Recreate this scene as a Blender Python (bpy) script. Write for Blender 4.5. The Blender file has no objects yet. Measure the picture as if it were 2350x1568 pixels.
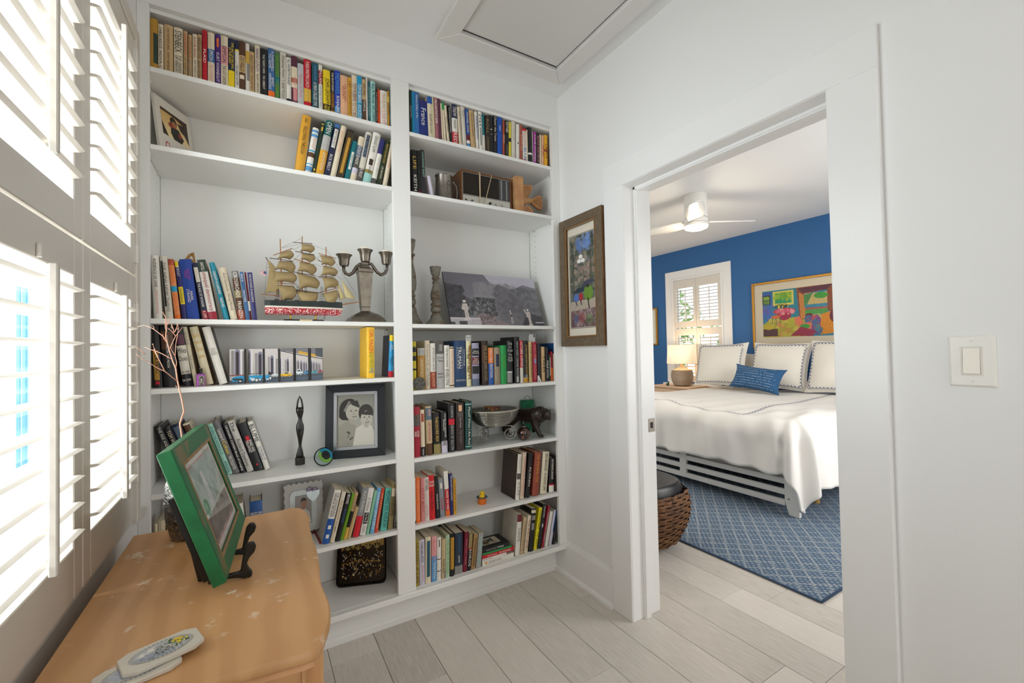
import bpy, math, random
import numpy as np
from mathutils import Vector, Matrix

C = bpy.context.scene.collection
SC = bpy.context.scene

# ------------------------------------------------------------------ camera
F_PX = 982.92
CAM = np.array([0.0, 0.0, 1.2674])
CR = np.array([0.85895795, -0.51167739, -0.01942909])
CU = np.array([0.00672379, -0.02666972, 0.99962169])
CF = np.array([0.51200198, 0.85876363, 0.01946776])
cd = bpy.data.cameras.new('camera')
cam = bpy.data.objects.new('camera', cd)
C.objects.link(cam)
cam.matrix_world = Matrix(((CR[0], CU[0], -CF[0], CAM[0]), (CR[1], CU[1], -CF[1], CAM[1]), (CR[2], CU[2], -CF[2], CAM[2]), (0, 0, 0, 1)))
cd.sensor_fit = 'HORIZONTAL'
cd.sensor_width = 36.0
cd.lens = F_PX / 2350 * 36.0
cd.clip_start = 0.02
SC.camera = cam

# ------------------------------------------------------------------ sky, lights, exposure
w = bpy.data.worlds.new('sky')
SC.world = w
w.use_nodes = True
bg = w.node_tree.nodes['Background']
bg.inputs[0].default_value = (0.86, 0.94, 1.0, 1)
bg.inputs[1].default_value = SKY = 2.6
SC.view_settings.view_transform = 'Standard'
SC.view_settings.look = 'None'
SC.view_settings.gamma = 1.0
SC.view_settings.use_curve_mapping = False
SC.view_settings.exposure = 0.0
SC.cycles.use_denoising = True
SC.cycles.max_bounces = 10
SC.cycles.diffuse_bounces = 6
SC.cycles.transparent_max_bounces = 16
SC.cycles.sample_clamp_indirect = 6.0
SC.cycles.caustics_reflective = False
SC.cycles.caustics_refractive = False


def area(name, loc, target, sx, sy, power, col):
    l = bpy.data.lights.new(name, 'AREA')
    l.shape = 'RECTANGLE'
    l.size, l.size_y, l.energy, l.color = sx, sy, power, col
    o = bpy.data.objects.new(name, l)
    C.objects.link(o)
    o.location = loc
    d = Vector(target) - Vector(loc)
    o.rotation_euler = d.to_track_quat('-Z', 'Y').to_euler()
    return o


# daylight at the left window; the other area lights are added, unseen fill
area('window_daylight', (-0.72, 1.33, 1.5), (1.5, 1.33, 1.3), 1.0, 1.5, 52, (0.90, 0.97, 1.0))
area('hall_fill_overhead', (0.75, -1.1, 2.62), (0.75, -1.1, 0), 0.9, 0.9, 7, (1.0, 0.9, 0.8))  # unseen soft light, added overhead to even out the room
area('hall_fill_back', (0.85, -3.2, 1.5), (0.75, 2.0, 1.5), 1.1, 1.6, 13, (1.0, 0.97, 0.93))  # added fill from behind the camera, brightens bookcase front and soffit
area('bedroom_fill_side', (3.6, 0.05, 1.5), (3.6, 2.5, 0.9), 1.6, 1.5, 42, (1.0, 0.98, 0.95))  # added fill light, unseen inside the bedroom's right wall
area('bedroom_fill_overhead', (2.6, 3.9, 2.62), (2.6, 3.9, 0), 0.9, 0.9, 20, (1.0, 0.96, 0.88))  # extra overhead fill added for the bedroom, apart from the fan lamp

D = 1.9422
TAU = 2 * math.pi


def at(px, py, ax, v):
    """the point where the line of sight through a pixel of the photograph meets the plane axis = v"""
    d = CF + CR * (px - 1175) / F_PX - CU * (py - 784) / F_PX
    t = (v - CAM[ax]) / d[ax]
    p = CAM + d * t
    return Vector((float(p[0]), float(p[1]), float(p[2])))


def lin(h):
    c = [int(h[i:i + 2], 16) / 255 for i in (0, 2, 4)]
    return [x / 12.92 if x <= 0.04045 else ((x + 0.055) / 1.055) ** 2.4 for x in c]


_m = {}


def M(h, rough=0.5, metal=0.0, bump=0.0, bs=120.0, var=0.0, vs=12.0, col2=None, spec=0.5, stretch=None, emit=0.0, coat=0.0, thr=None):
    """procedural material: base colour, optional noise mixing to a second colour, optional noise bump"""
    k = (h, rough, metal, bump, bs, var, vs, col2, spec, stretch, emit, coat, thr)
    if k in _m:
        return _m[k]
    m = bpy.data.materials.new('paint_' + h)
    m.use_nodes = True
    nt = m.node_tree
    p = nt.nodes['Principled BSDF']
    c = lin(h)
    p.inputs['Base Color'].default_value = (*c, 1)
    p.inputs['Roughness'].default_value = rough
    p.inputs['Metallic'].default_value = metal
    p.inputs['Specular IOR Level'].default_value = spec
    p.inputs['Coat Weight'].default_value = coat
    if emit:
        p.inputs['Emission Color'].default_value = (*c, 1)
        p.inputs['Emission Strength'].default_value = emit
    if var or bump:
        tc = nt.nodes.new('ShaderNodeTexCoord')
        src = tc.outputs['Object']
        if stretch:
            mp = nt.nodes.new('ShaderNodeMapping')
            mp.inputs['Scale'].default_value = stretch
            nt.links.new(src, mp.inputs[0])
            src = mp.outputs[0]
    if var:
        n = nt.nodes.new('ShaderNodeTexNoise')
        n.inputs['Scale'].default_value = vs
        n.inputs['Detail'].default_value = 6
        nt.links.new(src, n.inputs['Vector'])
        r = nt.nodes.new('ShaderNodeValToRGB')
        lo, hi = thr or (0.35, 0.65)
        r.color_ramp.elements[0].position = lo
        r.color_ramp.elements[1].position = hi
        c2 = lin(col2) if col2 else [x * 0.6 for x in c]
        r.color_ramp.elements[0].color = (*c, 1)
        r.color_ramp.elements[1].color = tuple(a + (b - a) * var for a, b in zip(c, c2)) + (1,)
        nt.links.new(n.outputs[0], r.inputs[0])
        nt.links.new(r.outputs[0], p.inputs['Base Color'])
    if bump:
        n2 = nt.nodes.new('ShaderNodeTexNoise')
        n2.inputs['Scale'].default_value = bs
        n2.inputs['Detail'].default_value = 4
        nt.links.new(src, n2.inputs['Vector'])
        b = nt.nodes.new('ShaderNodeBump')
        b.inputs['Strength'].default_value = bump
        b.inputs['Distance'].default_value = 0.004
        nt.links.new(n2.outputs[0], b.inputs['Height'])
        nt.links.new(b.outputs[0], p.inputs['Normal'])
    _m[k] = m
    return m


def glass_mat(name, tint=(1, 1, 1), gloss=0.06):
    m = bpy.data.materials.new(name)
    m.use_nodes = True
    nt = m.node_tree
    nt.nodes.remove(nt.nodes['Principled BSDF'])
    out = nt.nodes['Material Output']
    t = nt.nodes.new('ShaderNodeBsdfTransparent')
    t.inputs[0].default_value = (*tint, 1)
    g = nt.nodes.new('ShaderNodeBsdfGlossy')
    g.inputs['Roughness'].default_value = 0.02
    fr = nt.nodes.new('ShaderNodeLayerWeight')
    fr.inputs['Blend'].default_value = 0.12
    mx = nt.nodes.new('ShaderNodeMixShader')
    nt.links.new(fr.outputs['Fresnel'], mx.inputs[0])
    nt.links.new(t.outputs[0], mx.inputs[1])
    nt.links.new(g.outputs[0], mx.inputs[2])
    nt.links.new(mx.outputs[0], out.inputs[0])
    return m


GLASS = glass_mat('clear_glass')
_pm = {}


def print_mat(rough=0.45):
    """flat print: the colour comes from the mesh's own colour attribute"""
    if rough in _pm:
        return _pm[rough]
    m = bpy.data.materials.new('printed_paper')
    m.use_nodes = True
    nt = m.node_tree
    a = nt.nodes.new('ShaderNodeVertexColor')
    a.layer_name = 'print'
    p = nt.nodes['Principled BSDF']
    p.inputs['Roughness'].default_value = rough
    nt.links.new(a.outputs[0], p.inputs['Base Color'])
    _pm[rough] = m
    return m


def link(name, me, parent=None, loc=None, rot=None):
    o = bpy.data.objects.new(name, me)
    C.objects.link(o)
    if parent:
        o.parent = parent
    if loc is not None:
        o.location = loc
    if rot is not None:
        o.rotation_euler = rot
    return o


def tag(o, label=None, cat=None, group=None, kind=None):
    if label:
        o['label'] = label
    if cat:
        o['category'] = cat
    if group:
        o['group'] = group
    if kind:
        o['kind'] = kind
    return o


def thing(name, label, cat, loc=(0, 0, 0), rz=0.0, group=None, rot=None):
    o = link(name, None, None, loc, rot if rot is not None else (0, 0, rz))
    return tag(o, label, cat, group)


class MB:
    def __init__(s):
        s.v, s.f, s.m, s.mi = [], [], [], 0

    def add(s, vs, fs):
        b = len(s.v)
        s.v += [tuple(p) for p in vs]
        for f in fs:
            s.f.append(tuple(b + i for i in f))
            s.m.append(s.mi)
        return s

    def box(s, x0, y0, z0, x1, y1, z1):
        return s.add([(x0, y0, z0), (x1, y0, z0), (x1, y1, z0), (x0, y1, z0), (x0, y0, z1), (x1, y0, z1), (x1, y1, z1), (x0, y1, z1)],
                     [(3, 2, 1, 0), (4, 5, 6, 7), (0, 1, 5, 4), (1, 2, 6, 5), (2, 3, 7, 6), (3, 0, 4, 7)])

    def obox(s, o, a, b, c):
        """box from a corner and three edge vectors"""
        o, a, b, c = Vector(o), Vector(a), Vector(b), Vector(c)
        vs = [o, o + a, o + a + b, o + b, o + c, o + a + c, o + a + b + c, o + b + c]
        fs = [(3, 2, 1, 0), (4, 5, 6, 7), (0, 1, 5, 4), (1, 2, 6, 5), (2, 3, 7, 6), (3, 0, 4, 7)]
        if a.cross(b).dot(c) < 0:
            fs = [f[::-1] for f in fs]
        return s.add(vs, fs)

    def prism(s, poly, off):
        """closed polygon of 3-D points extruded by a vector"""
        n = len(poly)
        P = [Vector(p) for p in poly]
        nrm = Vector((0, 0, 0))
        for i in range(n):
            nrm += P[i].cross(P[(i + 1) % n])
        Q = [p + Vector(off) for p in P]
        if nrm.dot(Vector(off)) > 0:
            P, Q = P[::-1], Q[::-1]
        return s.add(P + Q, [tuple(range(n)), tuple(range(2 * n - 1, n - 1, -1))] + [(i, n + i, n + (i + 1) % n, (i + 1) % n) for i in range(n)])

    def tube(s, pts, r, n=6, closed=False):
        P = [Vector(p) for p in pts]
        R = r if isinstance(r, (list, tuple)) else [r] * len(P)
        k = len(P)
        vs, fs = [], []
        up = Vector((0, 0, 1))
        for i, p in enumerate(P):
            a = P[(i - 1) % k] if (closed or i) else p
            b = P[(i + 1) % k] if (closed or i < k - 1) else p
            t = (b - a).normalized()
            x = up - t * up.dot(t)
            if x.length < 0.05:
                x = Vector((1, 0, 0)) - t * t.x
            x.normalize()
            y = t.cross(x)
            up = x
            for j in range(n):
                q = TAU * j / n
                vs.append(p + (x * math.cos(q) + y * math.sin(q)) * R[i])
        for i in range(k if closed else k - 1):
            for j in range(n):
                i2 = (i + 1) % k
                fs.append((i * n + j, i * n + (j + 1) % n, i2 * n + (j + 1) % n, i2 * n + j))
        if not closed:
            fs.append(tuple(range(n))[::-1])
            fs.append(tuple((k - 1) * n + j for j in range(n)))
        return s.add(vs, fs)

    def lathe(s, prof, n=24, o=(0, 0, 0), sx=1.0, sy=1.0, rot=0.0):
        o = Vector(o)
        vs, fs = [], []
        for r, z in prof:
            for j in range(n):
                q = TAU * j / n + rot
                vs.append(o + Vector((r * math.cos(q) * sx, r * math.sin(q) * sy, z)))
        for i in range(len(prof) - 1):
            for j in range(n):
                fs.append((i * n + j, i * n + (j + 1) % n, (i + 1) * n + (j + 1) % n, (i + 1) * n + j))
        fs.append(tuple(range(n))[::-1])
        fs.append(tuple((len(prof) - 1) * n + j for j in range(n)))
        return s.add(vs, fs)

    def ball(s, c, rx, ry=None, rz=None, n=14, rot=None):
        ry = rx if ry is None else ry
        rz = rx if rz is None else rz
        c = Vector(c)
        k = max(4, n // 2)
        vs = []
        for i in range(k + 1):
            a = math.pi * i / k
            rr = max(math.sin(a), 1e-3)
            for j in range(n):
                q = TAU * j / n
                p = Vector((rx * rr * math.cos(q), ry * rr * math.sin(q), -rz * math.cos(a)))
                vs.append(c + (rot @ p if rot else p))
        fs = [(i * n + j, i * n + (j + 1) % n, (i + 1) * n + (j + 1) % n, (i + 1) * n + j) for i in range(k) for j in range(n)]
        return s.add(vs, fs + [tuple(range(n))[::-1], tuple(k * n + j for j in range(n))])

    def grid(s, fn, nu, nv, flip=False):
        vs = [fn(i / nu, j / nv) for j in range(nv + 1) for i in range(nu + 1)]
        fs = []
        for j in range(nv):
            for i in range(nu):
                a = j * (nu + 1) + i
                q = (a, a + 1, a + nu + 2, a + nu + 1)
                fs.append(q[::-1] if flip else q)
        return s.add(vs, fs)

    def build(s, name, mat, parent=None, smooth=False, loc=None, rot=None, bevel=0.0, kind=None, seg=1):
        me = bpy.data.meshes.new(name)
        me.from_pydata(s.v, [], s.f)
        for m in (mat if isinstance(mat, (list, tuple)) else [mat]):
            me.materials.append(m)
        if any(s.m):
            me.polygons.foreach_set('material_index', s.m)
        if smooth:
            me.polygons.foreach_set('use_smooth', [True] * len(me.polygons))
            if smooth == 'auto':
                me.set_sharp_from_angle(angle=math.radians(40))
        me.update()
        o = link(name, me, parent, loc, rot)
        if bevel:
            b = o.modifiers.new('edge', 'BEVEL')
            b.width = bevel
            b.segments = seg
            b.limit_method = 'ANGLE'
        if kind:
            o['kind'] = kind
        return o


def blob(o, voxel, smooth=4):
    """melt overlapping volumes of one mesh into one continuous surface"""
    r = o.modifiers.new('join', 'REMESH')
    r.mode = 'VOXEL'
    r.voxel_size = voxel
    r.use_smooth_shade = True
    k = o.modifiers.new('soft', 'SMOOTH')
    k.iterations = smooth
    return o


_tx = {}


def text_mesh(body, align='CENTER'):
    if body in _tx:
        return _tx[body]
    cu = bpy.data.curves.new('lettering', 'FONT')
    cu.body = body
    cu.size = 1.0
    cu.resolution_u = 2
    cu.align_x = align
    cu.space_line = 0.8
    tmp = bpy.data.objects.new('lettering', cu)
    me = bpy.data.meshes.new_from_object(tmp)
    bpy.data.objects.remove(tmp)
    n = len(me.vertices)
    co = np.zeros(n * 3)
    me.vertices.foreach_get('co', co)
    co = co.reshape(-1, 3)[:, :2]
    fs = [tuple(p.vertices) for p in me.polygons]
    bpy.data.meshes.remove(me)
    lo, hi = co.min(0), co.max(0)
    _tx[body] = ((co - lo), hi - lo, fs)
    return _tx[body]


def lettering(body, col, o, right, up, wid, hgt, parent, name='lettering', fit=1.7, rough=0.5, metal=0.0):
    """flat printed letters filling a box centred on o; right/up are unit vectors"""
    co, sz, fs = text_mesh(body)
    sx, sy = wid / sz[0], hgt / sz[1]
    sx, sy = min(sx, sy * fit), min(sy, sx * fit)
    o, right, up = Vector(o), Vector(right), Vector(up)
    o = o - right * (sz[0] * sx / 2) - up * (sz[1] * sy / 2)
    mb = MB()
    mb.add([o + right * float(x * sx) + up * float(y * sy) for x, y in co], fs)
    return mb.build(name, M(col, rough, metal), parent)


class Cv:
    """small painter: fills shapes into an array, to be printed on a mesh"""
    def __init__(s, w, h, bg):
        s.w, s.h = w, h
        s.a = np.zeros((h, w, 3))
        s.a[:] = [int(bg[i:i + 2], 16) / 255 for i in (0, 2, 4)]
        s.y, s.x = np.mgrid[0:h, 0:w]
        s.x = (s.x + 0.5) / w
        s.y = (s.y + 0.5) / h
        s.rng = np.random.RandomState(5)

    def put(s, mask, col, alpha=1.0):
        c = np.array([int(col[i:i + 2], 16) / 255 for i in (0, 2, 4)])
        s.a[mask] = s.a[mask] * (1 - alpha) + c * alpha
        return s

    def rect(s, x0, y0, x1, y1, col, al=1.0):
        return s.put((s.x >= x0) & (s.x < x1) & (s.y >= y0) & (s.y < y1), col, al)

    def ell(s, cx, cy, rx, ry, col, al=1.0):
        return s.put(((s.x - cx) / rx) ** 2 + ((s.y - cy) / ry) ** 2 < 1, col, al)

    def poly(s, pts, col, al=1.0):
        m = np.zeros(s.x.shape, bool)
        n = len(pts)
        for i in range(n):
            x0, y0 = pts[i]
            x1, y1 = pts[(i + 1) % n]
            if y0 == y1:
                continue
            c = ((y0 > s.y) != (y1 > s.y)) & (s.x < (x1 - x0) * (s.y - y0) / (y1 - y0) + x0)
            m ^= c
        return s.put(m, col, al)

    def line(s, pts, wd, col, al=1.0):
        asp = s.h / s.w
        for (x0, y0), (x1, y1) in zip(pts, pts[1:]):
            dx, dy = x1 - x0, (y1 - y0) * asp
            t = np.clip(((s.x - x0) * dx + (s.y - y0) * asp * dy) / (dx * dx + dy * dy + 1e-9), 0, 1)
            s.put(np.hypot(s.x - x0 - t * dx, (s.y - y0) * asp - t * dy) < wd, col, al)
        return s

    def speck(s, n, x0, y0, x1, y1, r, cols, al=1.0):
        for i in range(n):
            q = s.rng.rand(3)
            rr = r * (0.5 + q[2])
            s.ell(x0 + q[0] * (x1 - x0), y0 + q[1] * (y1 - y0), rr, rr * s.w / s.h, cols[i % len(cols)], al)
        return s

    def grain(s, amt):
        s.a = np.clip(s.a * (1 + amt * (s.rng.rand(s.h, s.w, 1) - 0.5)), 0, 1)
        return s

    def fade(s, top, bot, x0=0, y0=0, x1=1, y1=1):
        a = np.array([int(top[i:i + 2], 16) / 255 for i in (0, 2, 4)])
        b = np.array([int(bot[i:i + 2], 16) / 255 for i in (0, 2, 4)])
        m = (s.x >= x0) & (s.x < x1) & (s.y >= y0) & (s.y < y1)
        t = ((s.y - y0) / (y1 - y0))[..., None]
        s.a[m] = (a + (b - a) * t)[m]
        return s


def printed(name, cv, o, u, v, parent=None, rough=0.45, mask=None, fn=None):
    """print a painted array on a grid: o = top left corner, u = full width vector, v = full drop vector"""
    h, w_ = cv.h, cv.w
    o, u, v = np.array(o, float), np.array(u, float), np.array(v, float)
    gy, gx = np.mgrid[0:h + 1, 0:w_ + 1]
    if fn:
        P = np.array([fn(i / w_, j / h) for j in range(h + 1) for i in range(w_ + 1)], float)
    else:
        P = (o + (gx / w_)[..., None] * u + (gy / h)[..., None] * v).reshape(-1, 3)
    i = (gy[:-1, :-1] * (w_ + 1) + gx[:-1, :-1])
    Q = np.stack([i, i + w_ + 1, i + w_ + 2, i + 1], -1).reshape(-1, 4)
    A = cv.a.reshape(-1, 3)
    if mask is not None:
        k = mask(cv.x, cv.y).reshape(-1)
        Q, A = Q[k], A[k]
    me = bpy.data.meshes.new(name)
    me.from_pydata(P.tolist(), [], Q.tolist())
    L = np.where(A <= 0.04045, A / 12.92, ((A + 0.055) / 1.055) ** 2.4)
    at_ = me.color_attributes.new('print', 'FLOAT_COLOR', 'CORNER')
    L4 = np.repeat(np.concatenate([L, np.ones((len(L), 1))], 1), 4, 0)
    at_.data.foreach_set('color', L4.astype(np.float32).ravel())
    me.materials.append(print_mat(rough))
    me.update()
    return link(name, me, parent)


def frame_rect(mb, o, u, v, n, wd, dp):
    """four mitred bars around a rectangle: o corner, u/v edge vectors, n outward normal, wd width, dp depth"""
    o, u, v, n = Vector(o), Vector(u), Vector(v), Vector(n).normalized()
    a, b = u.normalized() * wd, v.normalized() * wd
    c = [o, o + u, o + u + v, o + v]
    i = [o + a + b, o + u - a + b, o + u + v - a - b, o + v + a - b]
    for k in range(4):
        j = (k + 1) % 4
        mb.prism([c[k], c[j], i[j], i[k]], n * dp)
    return mb


def near_copy(root, loc, rz=None, label=None):
    """a thing with its parts and their sub-parts, sharing mesh data"""
    r = root.copy()
    C.objects.link(r)
    r.location = loc
    if rz is not None:
        r.rotation_euler = (0, 0, rz)
    if label:
        r['label'] = label
    for ch in root.children:
        c = ch.copy()
        C.objects.link(c)
        c.parent = r
        for g in ch.children:
            d = g.copy()
            C.objects.link(d)
            d.parent = c
    return r


WHITE = M('ebebea', 0.5, bump=0.03, bs=300)
TRIM = M('eeeeed', 0.32)
CASEW = M('ecece9', 0.4)

# ------------------------------------------------------------------ room shell
X1, XW, CEIL = 1.495, -0.357, 2.707
XF = 5.442          # blue bedroom wall


def wall_with_holes(name, ax, a0, a1, lo, hi, z0, z1, holes, mat):
    """wall slab; ax 0 = slab between x=a0..a1 running along y, ax 1 = along x; holes (lo,hi,z0,z1)"""
    mb = MB()

    def put(p, q, r, s_):
        if q - p < 1e-4 or s_ - r < 1e-4:
            return
        if ax == 0:
            mb.box(a0, p, r, a1, q, s_)
        else:
            mb.box(p, a0, r, q, a1, s_)
    cur = lo
    for p, q, r, s_ in sorted(holes):
        put(cur, p, z0, z1)
        put(p, q, z0, r)
        put(p, q, s_, z1)
        cur = q
    put(cur, hi, z0, z1)
    return tag(mb.build(name, mat), kind='structure')


ground = tag(MB().box(-30, -20, -0.7, 40, 30, -0.6).build('ground', M('d6d5cf', 0.9, var=0.3, vs=1.5)), kind='structure')
floor = tag(MB().box(-0.48, -3.0, -0.06, 5.6, 5.3, -0.012).build('floor', M('6d665e', 0.9)), kind='structure')
rnd = random.Random(7)
PL = [M('d8d1c8', 0.42, var=0.35, vs=9, col2='b5aca2', stretch=(14, 1.2, 1), bump=0.05, bs=40),
      M('d2cbc2', 0.42, var=0.5, vs=11, col2='aaa197', stretch=(18, 1.0, 1), bump=0.06, bs=40),
      M('ddd6cd', 0.42, var=0.25, vs=8, col2='bdb4a9', stretch=(12, 1.1, 1), bump=0.05, bs=40)]
PW = 0.1915
for i in range(-4, 28):
    x0 = 0.251 + PW * i
    lo, hi = (-3.0, 2.07) if x0 < 1.2 else ((-3.0, 5.2) if x0 < 1.5 else (-0.2, 5.2))
    y = lo - rnd.random() * 1.4
    if i == 4:
        y = 1.294 - 1.83 * 3
    if i == 9:
        y = 1.34 - 1.83
    while y < hi:
        a, b = max(y, lo), min(y + 1.83, hi)
        if b - a > 0.05:
            xa, xb = max(x0, XW), min(x0 + PW, XF)
            if xb - xa > 0.02:
                MB().box(xa + 0.0009, a + 0.0009, -0.012, xb - 0.0009, b - 0.0009, 0.0).build('floor_plank', PL[rnd.randrange(3)], floor, bevel=0.0012)
        y += 1.83

wall_with_holes('wall_left', 0, -0.48, XW, -3.0, 2.30, -0.05, CEIL, [(0.828, 1.807, 0.745, 2.308)], WHITE)
wall_with_holes('wall_front', 1, D + 0.0005, D + 0.36, XW, X1, 2.5292, CEIL, [], WHITE)
tag(MB().box(XW - 0.1, 2.262, -0.05, X1, 2.30, 2.53).build('wall_front_lower', WHITE), kind='structure').name = 'wall_north'
DY0, DY1, DZ = 0.6057, 1.443, 2.032
wall_with_holes('wall_right', 0, X1, 1.645, -3.0, 5.2, -0.05, CEIL, [(DY0 - 0.02, DY1 + 0.02, -0.05, DZ + 0.02), (3.45, 4.35, 0.9, 2.2)], WHITE)
wall_with_holes('wall_back', 1, -3.12, -3.0, -0.48, 1.645, -0.05, CEIL, [(0.3, 1.4, 0.62, 2.38)], M('d9d6d0', 0.6))
tag(MB().box(-0.48, -3.12, CEIL, 5.6, 5.32, CEIL + 0.1).build('ceiling', M('e7e7e6', 0.6)), kind='structure')
BLUE = M('2a639c', 0.55, bump=0.03, bs=300)
wall_with_holes('wall_bedroom_far', 0, XF, XF + 0.12, -0.32, 5.32, -0.05, CEIL, [(3.50, 4.33, 0.745, 2.285)], BLUE)
wall_with_holes('wall_bedroom_left', 1, 5.2, 5.32, X1, XF, -0.05, CEIL, [], WHITE)
wall_with_holes('wall_bedroom_right', 1, -0.32, -0.2, 1.645, XF, -0.05, CEIL, [(2.8, 4.4, 0.7, 2.25)], WHITE)


def sash(name, ax, a, lo, hi, z0, z1):
    """plain window in an opening: frame bars, meeting rail and one pane"""
    mb = MB()

    def b(p, q, r, s_, d=0.02):
        mb.box(*((a - d, p, r, a + d, q, s_) if ax == 0 else (p, a - d, r, q, a + d, s_)))
    w_ = 0.045
    b(lo, lo + w_, z0, z1)
    b(hi - w_, hi, z0, z1)
    b(lo + w_, hi - w_, z0, z0 + w_)
    b(lo + w_, hi - w_, z1 - w_, z1)
    zm = (z0 + z1) / 2
    b(lo + w_, hi - w_, zm - 0.02, zm + 0.02)
    o = tag(mb.build(name, TRIM), kind='structure')
    for r, s_ in ((z0 + w_, zm - 0.02), (zm + 0.02, z1 - w_)):
        g = MB()
        if ax == 0:
            g.add([(a, lo + w_, r), (a, hi - w_, r), (a, hi - w_, s_), (a, lo + w_, s_)], [(0, 1, 2, 3)])
        else:
            g.add([(lo + w_, a, r), (hi - w_, a, r), (hi - w_, a, s_), (lo + w_, a, s_)], [(0, 1, 2, 3)])
        g.build('window_pane', GLASS, o)
    return o


sash('window_1', 0, -0.445, 0.829, 1.806, 0.746, 2.307)
sash('window_2', 0, XF + 0.09, 3.50, 4.33, 0.745, 2.285)
sash('window_3', 0, 1.57, 3.45, 4.35, 0.9, 2.2)
sash('window_added_side', 1, -0.26, 2.8, 4.4, 0.7, 2.25)  # unseen window, added to go with the bedroom side fill

sash('window_added_back', 1, -3.06, 0.3, 1.4, 0.62, 2.38)  # unseen window, added to let the back fill and sky in
# door opening: casing boards, jamb with stop, head
mb = MB()
cx0, cx1 = X1 - 0.018, X1
mb.box(cx0, DY0 - 0.125, 0, cx1, DY0, DZ)
mb.box(cx0, DY1, 0, cx1, DY1 + 0.125, DZ)
mb.box(cx0, DY0 - 0.125, DZ, cx1, DY1 + 0.125, DZ + 0.122)
trim1 = tag(mb.build('trim_1', TRIM, bevel=0.002), kind='structure')
mb = MB()
jx0, jx1 = X1 - 0.012, 1.662
mb.box(jx0, DY0 - 0.018, 0, jx1, DY0 + 0.002, DZ)
mb.box(jx0, DY1 - 0.002, 0, jx1, DY1 + 0.018, DZ)
mb.box(jx0, DY0 - 0.018, DZ - 0.002, jx1, DY1 + 0.018, DZ + 0.018)
door = tag(mb.build('door_1', TRIM, bevel=0.0015), kind='structure')
mb = MB()
for a, b, t in ((1.548, 1.590, 0.013), (1.553, 1.585, 0.018)):
    mb.box(a, DY0, 0, b, DY0 + t, DZ)
    mb.box(a, DY1 - t, 0, b, DY1, DZ)
    mb.box(a, DY0, DZ - t, b, DY1, DZ)
mb.build('door_stop', TRIM, door, bevel=0.0015)
sp = at(1500, 975, 1, DY1 - 0.002)
st = MB().box(1.612, DY1 - 0.0036, sp.z - 0.032, 1.656, DY1 - 0.0018, sp.z + 0.032).build('strike_plate', M('9a948a', 0.3, 0.9), door, bevel=0.0005)
MB().box(1.624, DY1 - 0.0042, sp.z - 0.014, 1.642, DY1 - 0.0035, sp.z + 0.014).build('latch_hole', M('2a2723', 0.8), st)
# bedroom side casing
mb = MB()
mb.box(1.645, DY0 - 0.10, 0, 1.661, DY0 - 0.018, DZ + 0.1)
mb.box(1.645, DY1 + 0.018, 0, 1.661, DY1 + 0.10, DZ + 0.1)
mb.box(1.645, DY0 - 0.018, DZ + 0.018, 1.661, DY1 + 0.018, DZ + 0.1)
tag(mb.build('trim_2', TRIM, bevel=0.002), kind='structure')


def baseboard(name, ax, a, sgn, lo, hi, h=0.178, t=0.018):
    mb = MB()
    prof = [(0, 0), (t + 0.014, 0), (t + 0.014, 0.012), (t + 0.008, 0.022), (t, 0.026), (t, h - 0.024), (t * 0.45, h), (0, h)]
    P = [(a + sgn * d, lo, z) if ax == 0 else (lo, a + sgn * d, z) for d, z in prof]
    mb.prism(P, (0, hi - lo, 0) if ax == 0 else (hi - lo, 0, 0))
    return tag(mb.build(name, TRIM), kind='structure')


baseboard('baseboard_right', 0, X1, -1, DY1 + 0.125, 2.03, 0.19)
baseboard('baseboard_hall', 0, X1, -1, -3.0, DY0 - 0.125, 0.19)
baseboard('baseboard_bedroom_far', 0, XF, -1, -0.2, 5.2)
baseboard('baseboard_bedroom_left', 1, 5.2, -1, 1.645, XF - 0.02)
baseboard('baseboard_bedroom_door', 0, 1.645, 1, DY1 + 0.1, 5.18)

# attic hatch in the ceiling
hatch = thing('attic_hatch', 'white square ceiling hatch panel with flat mitred casing', 'hatch', (1.05, 1.2, CEIL))
hx0, hx1, hy0, hy1, hw = 0.7057 - 1.05, 1.4116 - 1.05, 0.45 - 1.2, 1.8146 - 1.2, 0.088
for k in range(4):
    c = [(hx0, hy0), (hx1, hy0), (hx1, hy1), (hx0, hy1)]
    i = [(hx0 + hw, hy0 + hw), (hx1 - hw, hy0 + hw), (hx1 - hw, hy1 - hw), (hx0 + hw, hy1 - hw)]
    j = (k + 1) % 4
    MB().prism([(*c[k], -0.0005), (*c[j], -0.0005), (*i[j], -0.0005), (*i[k], -0.0005)], (0, 0, -0.02)).build('casing_board', M('dcdad6', 0.45), hatch, bevel=0.003)
MB().box(hx0 + hw + 0.006, hy0 + hw + 0.006, -0.006, hx1 - hw - 0.006, hy1 - hw - 0.012, -0.0006).build('hatch_panel', M('d5d3cf', 0.5, bump=0.03, bs=200), hatch, bevel=0.001)
MB().box(hx0 + hw, hy0 + hw, -0.0006, hx1 - hw, hy1 - hw, -0.0001).build('painted_gap_shade', M('3c3a37', 0.9), hatch)  # dark sheet standing in for the shade around the hatch panel

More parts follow.
